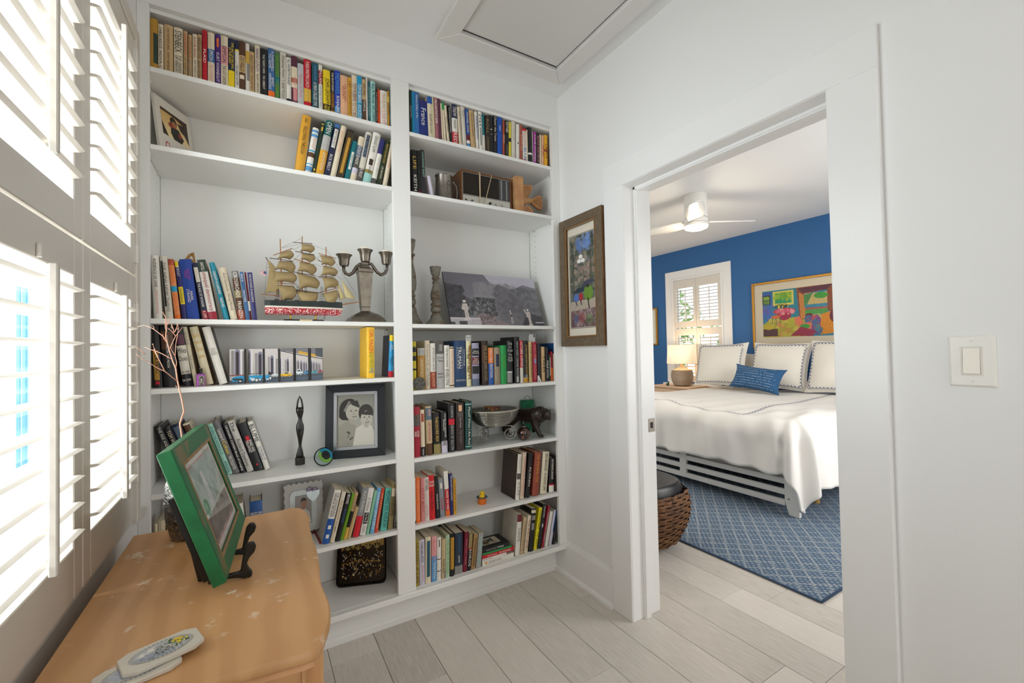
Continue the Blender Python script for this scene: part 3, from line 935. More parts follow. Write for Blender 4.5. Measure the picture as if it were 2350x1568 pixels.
(0.2026, 0.0249, 0.2055, 9.4, 0.155, 1, 'white', 'white', [('THE STORY OF GOLF', 0.22, 0.45, 'rose', 0.4, 0, 0.5)], [(0.9, 0.95, 'sky', 0, 1), (0.8, 0.86, 'sky', 0, 1), (0.48, 0.51, 'cyan', 0, 1), (0.36, 0.46, 'brown', 0, 1), (0.2, 0.22, 'cyan', 0, 1), (0.06, 0.16, 'sky', 0, 1)], 'white hardback with blue stripes', None, None, None),
(0.2173, 0.0132, 0.2433, 10.1, 0.155, 1, 'dgreen', 'dark green', [], [(0.94, 0.96, 'gold', 0.1, 0.9), (0.82, 0.9, 'gold', 0.25, 0.75), (0.08, 0.12, 'gold', 0.25, 0.75), (0.03, 0.05, 'gold', 0.1, 0.9)], 'thin dark green hardback with gold bands', None, None, None),
(0.2492, 0.0306, 0.2511, 10.6, 0.155, 1, '0d5f5a', 'teal', [('OPEN', 0.03, 0.24, 'white', 0.6, 0, 0.5), ('JAMES PATTERSON', 0.58, 0.9, 'cream', 0.6, 0, 0.5)], [(0.46, 0.73, 'lgrey', 0, 1), (0.5, 0.58, 'dbrown', 0.3, 0.7), (0, 0.46, 'mustard', 0, 1)], 'teal hardback with picture and yellow foot', None, None, None),
(0.2736, 0.0224, 0.2463, 11.3, 0.155, 1, 'navy', 'navy', [("WHO'S YOUR CADDY?", 0.12, 0.43, 'dgrey', 0.5, 0, 0.5), ('RICK REILLY', 0.58, 0.88, 'white', 0.5, 0, 0.5)], [(0.55, 0.9, 'white', 0.2, 0.85), (0.93, 1, 'steel', 0, 1)], 'navy hardback with white label panel', None, None, None),
(0.2982, 0.0227, 0.2443, 11.7, 0.155, 1, 'cream', 'cream', [('GOLF DREAMS', 0.1, 0.5, 'peach', 0.45, 0, 0.5)], [], 'cream hardback with faint peach print', None, None, None),
(0.3293, 0.0286, 0.2336, 12.8, 0.155, 1, 'black', 'black', [('THE NAME OF THE GAME', 0.2, 0.84, 'gold', 0.22, 0, 0.5)], [(0.12, 0.84, 'ochre', 0.28, 0.72)], 'black hardback with gold dots', None, None, 'gold'),
(0.3546, 0.0216, 0.1876, 12.3, 0.155, 1, 'teal', 'teal', [('TEED OFF', 0.34, 0.66, 'slate', 0.3, 0, 0.5)], [(0.28, 0.72, 'white', 0.3, 0.8)], 'short teal hardback with white label', None, None, None),
(0.3809, 0.0241, 0.214, 11.8, 0.155, 1, 'cream', 'cream', [('GOLF DADS', 0.2, 0.62, 'white', 0.5, 0, 0.5)], [(0.55, 0.8, 'slate', 0, 1), (0.3, 0.55, 'dgrey', 0, 1), (0.18, 0.3, 'lav', 0, 1)], 'cream and blue hardback', None, None, None),
(0.4079, 0.0254, 0.2418, 11.7, 0.155, 1, 'pale', 'pale', [('THE MATCH', 0.06, 0.48, 'black', 0.55, 0, 0.5), ('MARK FROST', 0.66, 0.9, 'white', 0.55, 0, 0.5)], [(0.5, 0.95, 'slate', 0.2, 0.8), (0, 0.28, 'dgrey', 0, 1)], 'pale hardback with dark title block', None, None, None),
(0.444, 0.0334, 0.2475, 12.3, 0.155, 1, 'white', 'white', [('GRAND SLAM', 0.06, 0.38, 'dgrey', 0.4, 0, 0.5), ('MARK FROST', 0.66, 0.8, 'dgrey', 0.4, 0, 0.5)], [(0.2, 0.27, 'olive', 0, 1), (0, 0.2, 'lteal', 0, 1), (0.36, 0.48, 'dbrown', 0.25, 0.75)], 'wide white hardback with green foot', None, None, None),
(0.4678, 0.0222, 0.2252, 12.6, 0.155, 1, 'white', 'white', [('AFTER JIMMY', 0.4, 0.8, 'lgrey', 0.35, 0, 0.5)], [(0.68, 1, 'indigo', 0, 1), (0, 0.14, 'dgrey', 0, 1)], 'white hardback with indigo head', None, None, None),
(0.4932, 0.0231, 0.2249, 12.2, 0.155, 1, '24321c', 'dark green', [('AND IF YOU PLAY GOLF', 0.08, 0.5, 'gold', 0.35, 0, 0.5), ('LEE BROWN', 0.58, 0.84, 'cream', 0.35, 0, 0.5)], [], 'dark green hardback with gold title', None, None, None),
(0.5191, 0.0206, 0.2371, 11.0, 0.155, 1, 'cream', 'cream', [('DRIVING LESSONS', 0.1, 0.6, 'rose', 0.3, 0, 0.5)], [], 'pale cream hardback against the upright', None, None, None),
]),
('third left shelf', '', 1.4032, 1.9772, [
(-0.3167, 0.024, 0.2297, -2.5, 0.155, 1, 'white', 'white', [('AUDIENCE OF ONE', 0.05, 0.5, 'black', 0.35, 0, 0.5), ('JAMES PONIEWOZIK', 0.54, 0.92, 'rose', 0.35, 0, 0.5)], [], 'white hardback', None, None, None),
(-0.2832, 0.022, 0.2297, -4.4, 0.155, 1, 'pale', 'pale', [('THE NEW NEW THING', 0.1, 0.88, 'dgrey', 0.42, 0, 0.5)], [(0.2, 0.92, 'black', 0.06, 0.36)], 'pale grey hardback with black block print', None, None, None),
(-0.2565, 0.0165, 0.221, -5.4, 0.118, 0, 'e8945a', 'peach', [('TRUE BELIEVER', 0.06, 0.4, 'orange', 0.55, 0, 0.5), ('ESSENTIAL', 0.58, 0.9, 'orange', 0.55, 0, 0.5)], [(0.46, 0.55, 'cyan', 0, 1), (0, 0.08, 'orange', 0, 1), (0.9, 1, 'rust', 0, 1)], 'orange paperback with teal band', None, None, None),
(-0.2354, 0.0143, 0.2147, -6.0, 0.118, 0, 'indigo', 'navy', [('PUSCULT', 0.08, 0.26, 'white', 0.5, 0, 0.5), ('THE RESIDENCE', 0.46, 0.72, 'black', 0.5, 0, 0.5)], [(0.26, 0.56, 'yellow', 0.1, 1), (0.9, 1, 'yellow', 0, 0.7)], 'navy paperback with yellow panel', None, None, None),
(-0.2191, 0.0354, 0.2238, -6.5, 0.118, 0, '0d3f9e', 'blue', [('SELECTED\nPOEMS', 0.16, 0.34, 'magenta', 0.5, 0, 0.5), ('MARK\nSTRAND', 0.5, 0.72, 'white', 0.5, 0, 0.5)], [], 'wide royal blue book', None, None, None),
(-0.172, 0.0157, 0.2149, -9.0, 0.118, 0, 'navy', 'navy', [('THE AGE OF WONDER', 0.36, 0.78, 'white', 0.5, 0, 0.5), ('A LIFE', 0.84, 0.97, 'white', 0.5, 0, 0.5)], [(0.66, 0.92, 'pale', 0.1, 0.9), (0, 0.16, 'crimson', 0, 1)], 'navy paperback with red foot', None, None, None),
(-0.1541, 0.0262, 0.2279, -9.4, 0.118, 0, 'e9e4dc', 'white', [('BARTELS', 0.05, 0.18, 'white', 0.6, 0, 0.5), ('unequal democracy', 0.21, 0.86, 'crimson', 0.6, 0, 0.5)], [(0.8, 1, 'dgreen', 0, 1), (0, 0.13, 'crimson', 0, 1)], 'white paperback with large crimson title', 'peach', None, None),
(-0.1068, 0.0171, 0.2223, -12.3, 0.155, 1, '1290ab', 'bright blue', [('DREAM HOARDERS', 0.16, 0.55, 'white', 0.5, 0, 0.5), ('REEVES', 0.62, 0.78, 'white', 0.5, 0, 0.5)], [], 'turquoise hardback', None, None, None),
(-0.0854, 0.0228, 0.2037, -10.8, 0.155, 1, 'cream', 'cream', [('Atul Gawande / Being Mortal', 0.1, 0.82, 'dgrey', 0.4, 0, 0.5)], [], 'cream hardback with thin script', None, None, None),
(-0.0602, 0.0229, 0.1927, -7.0, 0.155, 1, 'brown', 'brown', [('CROSSROADS', 0.03, 0.54, 'white', 0.55, 0, 0.5), ('FRANZEN', 0.62, 0.96, 'white', 0.55, 0, 0.5)], [(0, 0.2, 'rust', 0, 1), (0.86, 1, 'grey', 0, 1), (0.45, 0.6, 'khaki', 0, 1)], 'brown hardback with large white letters', None, None, None),
(-0.0347, 0.0126, 0.1914, -6.5, 0.118, 0, 'steel', 'blue', [('SEAN B', 0.04, 0.2, 'white', 0.5, 0, 0.5), ('DAN KYNASE', 0.38, 0.62, 'white', 0.5, 0, 0.5)], [], 'thin blue paperback', None, None, None),
(-0.0211, 0.0058, 0.1903, -5.8, 0.118, 0, 'wine', 'wine', [], [(0.2, 0.4, 'white', 0, 1)], 'very thin dark red booklet', None, None, None),
(-0.014, 0.0169, 0.1908, -5.0, 0.118, 0, 'indigo', 'navy', [('THE TATTOOIST OF AUSCHWITZ', 0.04, 0.62, 'white', 0.4, 0, 0.5)], [], 'navy paperback with dusky cover', 'grey', None, None),
]),
('fourth left shelf', '', 1.1532, 2.0222, [
(-0.3229, 0.0235, 0.2281, -3.1, 0.118, 0, 'black', 'black', [('LESTER', 0.3, 0.85, 'brown', 0.4, 0, 0.5), ('YOUNG', 0.3, 0.85, 'brown', 0.4, 0, 0.5)], [(0.12, 0.6, 'ochre', 0.1, 0.75), (0.05, 0.1, 'red', 0.2, 0.7)], 'black paperback with mustard strip', None, None, None),
(-0.2955, 0.0372, 0.226, -3.1, 0.155, 1, 'black', 'black', [('SHOOTING ON THE MOON', 0.15, 0.68, 'white', 0.2, 0, 0.5)], [(0.62, 0.92, 'brown', 0.05, 1)], 'wide black book with brown head', 'black', None, None),
(-0.2381, 0.0291, 0.2269, -7.8, 0.155, 1, 'black', 'black', [('Miles', 0.34, 0.47, 'black', 0.55, 1, 0.5), ('Davis', 0.48, 0.6, 'black', 0.55, 1, 0.5), ('IAN CARR', 0.74, 0.79, 'black', 0.55, 1, 0.5), ('DA CAPO', 0.86, 0.94, 'white', 0.55, 1, 0.5)], [(0.2, 0.68, 'pale', 0, 1), (0.7, 0.86, 'plum', 0.2, 0.9)], 'thick black biography with white title panel', None, None, None),
(-0.2057, 0.0124, 0.2274, -8.6, 0.155, 1, 'd9cfb4', 'cream', [('A DAY IN THE LIFE', 0.08, 0.3, 'dgrey', 0.35, 0, 0.5), ('THE MUSIC', 0.36, 0.85, 'dgrey', 0.35, 0, 0.5)], [], 'slim cream hardback', None, None, None),
(-0.1709, 0.0263, 0.2287, -12.4, 0.155, 1, 'dccfae', 'cream', [('DAVIS', 0.12, 0.2, 'gold', 0.55, 1, 0.5), ('MINGUS', 0.22, 0.32, 'gold', 0.55, 1, 0.5), ('MONK', 0.34, 0.44, 'gold', 0.55, 1, 0.5), ('AHMAD', 0.48, 0.54, 'gold', 0.55, 1, 0.5)], [], 'thick cream hardback with gilt lettering', 'tan', None, None),
(-0.1254, 0.0262, 0.2294, -13.9, 0.155, 1, 'white', 'white', [('WITH\nBILLIE\nHOLIDAY', 0.36, 0.5, 'grey', 0.55, 1, 0.5)], [], 'thick white hardback with dark cover photo', 'dgrey', None, None),
]),
('fifth left shelf', '', 0.7832, 2.0872, [
(-0.259, 0.0212, 0.2323, -18.9, 0.151, 1, 'black', 'black', [('THE RISE AND FALL OF AN EMPIRE', 0.03, 0.9, 'white', 0.4, 0, 0.5)], [], 'black book half behind the green frame', None, None, None),
(-0.2321, 0.0215, 0.2223, -19.9, 0.151, 1, 'black', 'black', [('TOM WAITS', 0.06, 0.4, 'cream', 0.5, 0, 0.5), ('ON TOM', 0.5, 0.9, 'white', 0.5, 0, 0.5)], [], 'black book with pale capitals', None, None, None),
(-0.2046, 0.0297, 0.2338, -20.5, 0.118, 0, 'navy', 'navy', [], [(0.6, 0.95, 'slate', 0.15, 0.85)], 'dark blue picture book behind the branch', None, None, None),
(-0.1702, 0.0203, 0.2333, -19.9, 0.118, 0, 'cream', 'cream', [], [(0.85, 0.97, 'brown', 0, 1)], 'cream book behind the green frame corner', None, None, None),
(-0.1194, 0.0136, 0.2097, -18.5, 0.118, 0, 'dteal', 'dark teal', [], [], 'thin dark teal book beside the frame', None, None, None),
(-0.1034, 0.0166, 0.221, -17.7, 0.118, 0, 'mint', 'mint', [('WHEN THE MOON IS UP', 0.05, 0.6, 'teal', 0.55, 0, 0.5), ('PETER EAVES', 0.74, 0.95, 'teal', 0.55, 0, 0.5)], [], 'mint green paperback', None, None, None),
(-0.0845, 0.0227, 0.2309, -17.8, 0.151, 1, '6d6a6c', 'grey', [('Leonard', 0.16, 0.36, 'white', 0.5, 0, 0.5), ('Cohen', 0.38, 0.62, 'yellow', 0.5, 0, 0.5), ('THE COLLECTED', 0.66, 0.92, 'white', 0.5, 0, 0.5)], [], 'grey hardback with yellow word', None, None, None),
(-0.0589, 0.018, 0.2152, -16.9, 0.151, 1, 'black', 'black', [('LEONARD COHEN Book of Longing', 0.04, 0.95, 'white', 0.5, 0, 0.5)], [], 'slim black hardback with white title', None, None, None),
(-0.0364, 0.0235, 0.2257, -17.7, 0.151, 1, 'silver', 'silver', [('The', 0.02, 0.2, 'black', 0.5, 0, 0.5), ('Richard Dawkins', 0.36, 0.88, 'dbrown', 0.5, 0, 0.5)], [], 'silver hardback', None, None, None),
(-0.0093, 0.0303, 0.2111, -16.6, 0.151, 1, 'black', 'black', [('WARD AND\nTRELAWNEY', 0.36, 0.62, 'white', 0.7, 0, 0.5)], [(0.62, 0.72, 'red', 0.3, 0.7), (0.1, 0.14, 'red', 0.4, 0.6)], 'wide black hardback with red splash', None, None, None),
(0.0269, 0.0192, 0.2152, -16.9, 0.151, 1, 'white', 'white', [('BLUME', 0.06, 0.42, 'black', 0.8, 0, 0.5), ('in the last of\nthe summer', 0.52, 0.8, 'indigo', 0.8, 0, 0.5)], [], 'white hardback with large black letters', 'lgrey', None, None),
]),
('sixth left shelf', '', 0.4632, 1.9722, [
(-0.318, 0.0104, 0.2098, 0.0, 0.118, 0, 'cream', 'cream', [], [], 'cream book at the far left end', None, None, None),
(-0.306, 0.0208, 0.2177, 0.0, 0.118, 0, 'cream', 'cream', [('JOAN', 0.3, 0.8, 'black', 0.55, 0, 0.5)], [], 'pale cream book with black foot print', None, None, None),
(-0.283, 0.0056, 0.2135, 0.0, 0.118, 0, 'tan', 'tan', [], [], 'thin tan book beside the silver vase', 'brown', None, None),
(-0.0739, 0.0461, 0.2293, -5.7, 0.155, 1, 'white', 'white', [('Purity', 0.04, 0.4, 'blue', 0.55, 0, 0.5), ('FRANZEN', 0.5, 0.8, 'grey', 0.55, 0, 0.5)], [], 'white book with blue lettering', None, None, None),
(-0.0256, 0.0433, 0.2309, -0.8, 0.1, 1, '355f9f', 'blue', [('FREEDOM', 0.16, 0.26, 'white', 0.55, 1, 0.5), ('J', 0.3, 0.5, 'white', 0.55, 1, 0.5)], [], 'standing blue hardback with brown cover', 'dbrown', None, None),
(0.2554, 0.0269, 0.2213, 13.8, 0.118, 0, 'white', 'white', [('THE UNWINDING\nGEORGE PACKER', 0.04, 0.5, 'black', 0.7, 0, 0.5)], [(0, 0.46, 'blue', 0, 1), (0.27, 0.34, 'white', 0.3, 0.75), (0.1, 0.17, 'white', 0.3, 0.75)], 'white paperback with blue starred foot', 'lgrey', None, None),
(0.2771, 0.0169, 0.2106, 14.0, 0.118, 0, 'cream', 'cream', [('The Beautiful Struggle', 0.16, 0.8, 'dgrey', 0.5, 0, 0.5)], [(0.85, 0.97, 'pale', 0.2, 0.8)], 'slim cream paperback leaning right', None, None, None),
(0.2986, 0.0181, 0.2002, 14.7, 0.118, 0, 'black', 'black', [('BROOKS', 0.02, 0.22, 'white', 0.6, 0, 0.5), ('THE SOCIAL ANIMAL', 0.32, 0.62, 'steel', 0.6, 0, 0.5)], [], 'slim black paperback leaning right', None, None, None),
(0.3116, 0.0113, 0.1968, 15.4, 0.118, 0, 'lime', 'lime', [], [], 'thin lime green paperback', None, None, None),
(0.3263, 0.0129, 0.1978, 15.3, 0.118, 0, 'tan', 'tan', [('T. S. ELIOT', 0.06, 0.36, 'brown', 0.55, 0, 0.5)], [(0.26, 0.6, 'black', 0, 1), (0, 0.26, 'gold', 0, 1)], 'thin tan paperback with black middle', None, None, None),
(0.3429, 0.0147, 0.1332, 16.0, 0.118, 0, 'tan', 'tan', [], [], 'short thin tan paperback', None, None, None),
(0.3764, 0.025, 0.2102, 12.9, 0.118, 0, '85898c', 'slate', [('ALICE MUNRO', 0.06, 0.5, 'pale', 0.5, 0, 0.5)], [(0, 0.42, 'red', 0, 1)], 'grey paperback with red foot', None, None, None),
(0.4053, 0.0239, 0.2027, 11.8, 0.118, 0, 'e4e0da', 'white', [('A Widow', 0.2, 0.48, 'grey', 0.6, 0, 0.5), ('For One', 0.54, 0.68, 'white', 0.6, 0, 0.5), ('IRVING', 0.8, 0.94, 'grey', 0.6, 0, 0.5)], [(0.3, 0.48, 'black', 0.1, 0.9), (0.24, 0.29, 'dgrey', 0.1, 0.9)], 'white paperback with black label', None, None, None),
(0.42, 0.0118, 0.1888, 12.1, 0.118, 0, '8fc8a4', 'mint', [], [], 'thin mint paperback', None, None, None),
(0.4422, 0.0168, 0.1979, 10.4, 0.118, 0, '6fb0d8', 'light blue', [('SARAH WATERS', 0.1, 0.9, 'white', 0.55, 0, 0.5)], [], 'light blue paperback', None, None, None),
(0.458, 0.0134, 0.1928, 10.3, 0.118, 0, 'de4a2a', 'orange', [('THE LITTLE STRANGER', 0.1, 0.9, 'peach', 0.55, 0, 0.5)], [], 'thin vermilion paperback', None, None, None),
(0.4983, 0.0272, 0.1884, 7.7, 0.118, 0, '62c0b0', 'pale teal', [('MOVING ON', 0.07, 0.52, 'dteal', 0.7, 0, 0.5), ('McMURTRY', 0.57, 0.93, 'dteal', 0.7, 0, 0.5)], [], 'turquoise paperback', None, None, None),
(0.5256, 0.0216, 0.2034, 5.9, 0.118, 0, 'khaki', 'khaki', [('LONESOME', 0.28, 0.7, 'black', 0.7, 0, 0.5)], [(0.72, 0.9, 'cream', 0.15, 0.85)], 'khaki paperback with dark title', None, None, None),
(0.542, 0.0127, 0.1592, 4.6, 0.118, 0, 'dgrey', 'dark grey', [('NO. 1', 0.6, 0.95, 'white', 0.55, 0, 0.5)], [], 'thin dark paperback against the upright', None, None, None),
]),
('top right shelf', '', 2.3002, 1.9637, [
(0.6305, 0.0116, 0.21, 0.0, 0.118, 0, 'dgreen', 'dark green', [('POETRY', 0.1, 0.9, 'lgrey', 0.55, 0, 0.5)], [], 'thin dark green book at the left end', None, None, None),
(0.6427, 0.0108, 0.2099, -0.2, 0.118, 0, 'cyan', 'bright blue', [], [], 'very thin cyan book', None, None, None),
(0.6544, 0.0229, 0.2095, -0.5, 0.118, 0, '2f74b8', 'blue', [('National Gallery of Art', 0.06, 0.6, 'white', 0.55, 0, 0.5)], [], 'medium blue paperback', None, None, None),
(0.679, 0.043, 0.1793, -1.1, 0.118, 0, '0b2a7a', 'navy', [('France', 0.22, 0.68, 'white', 0.55, 0, 0.5)], [(0.86, 1, 'indigo', 0, 1)], 'thick navy guidebook', None, None, None),
(0.724, 0.0256, 0.2065, -1.9, 0.118, 0, 'cream', 'cream', [('VINCENT VAN GOGH', 0.4, 0.86, 'dgrey', 0.55, 0, 0.5)], [(0.84, 1, 'blue', 0, 1)], 'cream paperback with blue head', None, None, None),
(0.7507, 0.0072, 0.2099, -1.9, 0.118, 0, 'd9d3a8', 'cream', [], [], 'very thin pale yellow book', None, None, None),
(0.7588, 0.0188, 0.2092, -1.9, 0.118, 0, 'a86a72', 'rose', [("McCARTHY'S BAR", 0.05, 0.6, 'white', 0.75, 0, 0.5)], [], 'dusky pink paperback', None, None, None),
(0.779, 0.0143, 0.2095, -2.4, 0.118, 0, 'plum', 'plum', [], [], 'thin plum paperback', None, None, None),
(0.794, 0.0081, 0.1917, -2.4, 0.118, 0, 'cream', 'cream', [], [], 'thin cream booklet by the plum one', None, None, None),
(0.8042, 0.0113, 0.1973, -3.0, 0.118, 0, 'cream', 'cream', [], [(0.82, 1, 'green', 0, 1)], 'thin cream paperback with green head', None, None, None),
(0.8212, 0.0127, 0.1877, -4.6, 0.118, 0, 'cream', 'cream', [('WALDEN', 0.1, 0.9, 'brown', 0.55, 0, 0.5)], [], 'slim cream paperback', None, None, None),
(0.8349, 0.0114, 0.1926, -2.8, 0.118, 0, 'black', 'black', [('THE PORTRAIT OF A WOMAN', 0.06, 0.7, 'white', 0.5, 0, 0.5)], [], 'thin black paperback with white print', None, None, None),
(0.8486, 0.0301, 0.2059, -1.1, 0.118, 0, 'white', 'white', [('TREW', 0.06, 0.3, 'white', 0.6, 0, 0.5), ('THE BLIND', 0.38, 0.6, 'dgrey', 0.6, 0, 0.5), ('RED', 0.7, 0.95, 'white', 0.6, 0, 0.5)], [(0.66, 1, 'navy', 0, 1), (0, 0.32, 'red', 0, 1)], 'white paperback with navy head and red foot', None, None, None),
(0.8863, 0.016, 0.1999, -3.1, 0.118, 0, 'cream', 'cream', [('THE CONSERVATION', 0.1, 0.9, 'brown', 0.4, 0, 0.5)], [], 'slim warm cream paperback', None, None, None),
(0.9052, 0.0211, 0.2068, -3.0, 0.118, 0, 'pale', 'pale', [('Adam\nSmith', 0.06, 0.3, 'grey', 0.55, 0, 0.5)], [], 'pale grey paperback', None, None, None),
(0.9288, 0.0177, 0.2004, -2.5, 0.118, 0, '234f9e', 'blue', [('MICHAEL LEWIS', 0.08, 0.6, 'white', 0.55, 0, 0.5)], [(0.2, 0.34, 'wine', 0, 1), (0.12, 0.2, 'white', 0, 1), (0, 0.1, 'sky', 0, 1)], 'blue paperback with wine and white bands', None, None, None),
(0.9506, 0.0257, 0.2009, -2.9, 0.118, 0, 'tan', 'tan', [('THE LIFE AND DEATH', 0.06, 0.66, 'brown', 0.3, 0, 0.5)], [], 'plain tan paperback', None, None, None),
(0.9804, 0.0152, 0.201, -2.3, 0.118, 0, 'white', 'white', [('SUBURBAN NATION', 0.12, 0.72, 'blue', 0.6, 0, 0.5)], [], 'white paperback with blue title', None, None, None),
(0.9982, 0.0198, 0.2068, -1.0, 0.118, 0, 'white', 'white', [('N', 0.07, 0.12, 'black', 0.55, 1, 0.5), ('A', 0.15, 0.2, 'black', 0.55, 1, 0.5), ('P', 0.23, 0.28, 'black', 0.55, 1, 0.5), ('A', 0.31, 0.36, 'black', 0.55, 1, 0.5)], [(0.15, 0.6, 'grey', 0.3, 0.7)], 'white paperback with stacked letters', None, None, None),
(1.0196, 0.0135, 0.1987, -1.2, 0.118, 0, 'dcd9cc', 'pale teal', [], [(0.45, 1, 'teal', 0, 1)], 'thin pale paperback with teal head', None, None, None),
(1.0356, 0.022, 0.1986, 0.0, 0.118, 0, 'dbrown', 'dark brown', [('ROLL', 0.07, 0.52, 'khaki', 0.6, 0, 0.5), ('JORDAN', 0.57, 0.93, 'khaki', 0.6, 0, 0.5)], [], 'brown black paperback', None, None, None),
(1.0581, 0.0219, 0.2051, 0.0, 0.118, 0, 'black', 'black', [], [(0.62, 0.65, 'lgrey', 0.25, 0.75), (0.5, 0.52, 'grey', 0.25, 0.75)], 'plain black paperback', None, None, None),
(1.1021, 0.0206, 0.2097, 0.8, 0.118, 0, 'black', 'black', [("Chasin' the Trane", 0.02, 0.65, 'cream', 0.6, 0, 0.5)], [], 'black paperback with cream italic title', None, None, None),
(1.1342, 0.0295, 0.2096, 0.8, 0.118, 0, '0f4fb0', 'blue', [('KANT', 0.22, 0.36, 'white', 0.3, 0, 0.5)], [], 'cobalt blue paperback', None, None, None),
(1.1492, 0.0132, 0.1967, 1.3, 0.118, 0, 'rust', 'rust', [('ZINN', 0.1, 0.9, 'cream', 0.55, 0, 0.5)], [], 'thin rust brown paperback', None, None, None),
(1.1735, 0.0229, 0.2022, 1.3, 0.118, 0, 'black', 'black', [('KEYNES', 0.04, 0.32, 'white', 0.6, 0, 0.5)], [(0.1, 0.35, 'dgrey', 0.3, 0.7)], 'black paperback with white surname', None, None, None),
(1.1898, 0.015, 0.1994, 1.2, 0.118, 0, 'e0cf3a', 'yellow', [], [(0.46, 0.56, 'black', 0, 1)], 'thin yellow paperback', None, None, None),
(1.2162, 0.0244, 0.2088, 1.0, 0.118, 0, 'pale', 'pale', [('LIMITLESS', 0.2, 0.5, 'grey', 0.25, 0, 0.5)], [], 'pale stone paperback', None, None, None),
(1.2418, 0.0206, 0.2005, 1.3, 0.118, 0, 'white', 'white', [], [(0.45, 0.5, 'black', 0.35, 0.65)], 'white paperback with small black mark', None, None, None),
(1.2618, 0.018, 0.2023, 1.0, 0.118, 0, 'a35342', 'rust', [('SAMUEL', 0.1, 0.9, 'peach', 0.55, 0, 0.5)], [], 'brick red paperback', None, None, None),
(1.2649, 0.0249, 0.1869, 0.0, 0.118, 0, 'white', 'white', [('SELLING', 0.07, 0.52, 'rose', 0.55, 0, 0.5), ('BLUE', 0.57, 0.93, 'blue', 0.55, 0, 0.5)], [(0.93, 1, 'red', 0, 1), (0, 0.08, 'red', 0, 1)], 'white paperback with red bands', None, None, None),
(1.29, 0.0082, 0.1848, 0.0, 0.118, 0, 'cream', 'cream', [], [], 'thin cream leaflet by the black binder', None, None, None),
(1.2996, 0.0281, 0.2013, -0.4, 0.155, 1, 'black', 'black', [], [(0.24, 0.29, 'white', 0, 1)], 'thick black book with white ring', None, None, None),
(1.3291, 0.004, 0.1843, 0.0, 0.118, 0, 'white', 'white', [], [], 'very thin white leaflet', None, None, None),
(1.3521, 0.0179, 0.1866, 1.1, 0.118, 0, 'magenta', 'magenta', [('LOVE STORIES', 0.1, 0.9, 'white', 0.55, 0, 0.5)], [], 'magenta paperback', None, None, None),
(1.3757, 0.0206, 0.1857, 0.6, 0.118, 0, 'black', 'black', [('BLACK AND BLUE', 0.1, 0.9, 'rose', 0.55, 0, 0.5)], [], 'black paperback with pink print', None, None, None),
(1.387, 0.01, 0.1785, 1.1, 0.118, 0, 'cream', 'cream', [], [], 'slim cream paperback right of the black one', None, None, None),
(1.4047, 0.0159, 0.1798, 1.6, 0.118, 0, 'peach', 'peach', [('SAGES', 0.1, 0.9, 'rust', 0.55, 0, 0.5)], [], 'slim peach paperback', None, None, None),
(1.4306, 0.0229, 0.1858, 1.3, 0.118, 0, 'f0ae1e', 'mustard', [('LAWS', 0.1, 0.9, 'brown', 0.55, 0, 0.5)], [(0.48, 0.56, 'rust', 0, 1)], 'golden yellow paperback', None, None, None),
]),
('second right shelf', '', 2.0192, 1.9722, [
(0.6417, 0.0288, 0.2113, -1.5, 0.155, 1, 'black', 'black', [('LIFE', 0.07, 0.52, 'gold', 0.5, 0, 0.5), ('KEITH', 0.57, 0.93, 'white', 0.5, 0, 0.5)], [], 'black book with gilt title', None, None, None),
(0.6722, 0.0137, 0.2147, -1.5, 0.118, 0, 'black', 'black', [], [(0.03, 0.1, 'wine', 0, 1)], 'thin black book in the middle of the leaning set', None, None, None),
(0.6876, 0.0213, 0.2205, -1.5, 0.155, 1, 'black', 'black', [('LOOKING EAST', 0.05, 0.6, 'mint', 0.4, 0, 0.5)], [], 'black hardback with portrait cover', 'cream', None, None),
(0.7343, 0.016, 0.102, -10.3, 0.118, 0, 'lav', 'lilac', [], [], 'short thin lilac white booklet', None, None, None),
]),
('fourth right shelf', '', 1.0862, 1.9922, [
(0.6357, 0.018, 0.2299, 0.0, 0.118, 0, 'd8c52a', 'yellow', [('BONFIRE', 0.1, 0.4, 'black', 0.55, 0, 0.5)], [(0.78, 0.88, 'black', 0, 1), (0.6, 0.7, 'black', 0, 1), (0.4, 0.44, 'black', 0, 1)], 'yellow and black book behind the stone disc', None, None, None),
(0.6607, 0.036, 0.1987, 0.0, 0.155, 1, 'ochre', 'ochre', [('UNDERWORLD', 0.26, 0.7, 'cream', 0.4, 0, 0.5)], [(0.82, 1, 'lgrey', 0, 1), (0.85, 0.95, 'dteal', 0.25, 0.75)], 'ochre hardback with picture head', None, None, None),
(0.6981, 0.0242, 0.2342, 0.0, 0.155, 1, 'cream', 'cream', [('The Autumn of Life', 0.07, 0.52, 'grey', 0.5, 0, 0.5), ('Ian McFarlin', 0.57, 0.93, 'grey', 0.5, 0, 0.5)], [], 'tall cream hardback with grey script', None, None, None),
(0.7242, 0.027, 0.221, 0.0, 0.155, 1, 'white', 'white', [('JOYCE CAROL OATES', 0.1, 0.6, 'black', 0.45, 0, 0.5), ('BLONDE', 0.66, 0.95, 'peach', 0.45, 0, 0.5)], [(0, 0.37, 'rust', 0, 1)], 'white hardback with rust foot', None, None, None),
(0.755, 0.0391, 0.2338, 0.0, 0.155, 1, 'lgrey', 'light grey', [('Our', 0.34, 0.38, 'dgrey', 0.55, 1, 0.5), ('Times', 0.4, 0.45, 'dgrey', 0.55, 1, 0.5), ('MARCIA', 0.68, 0.72, 'dgrey', 0.55, 1, 0.5), ('DAVENPORT', 0.75, 0.79, 'dgrey', 0.55, 1, 0.5)], [(0.72, 1, 'dgrey', 0, 1), (0.78, 0.92, 'silver', 0.35, 0.75)], 'grey hardback with photo head', None, None, None),
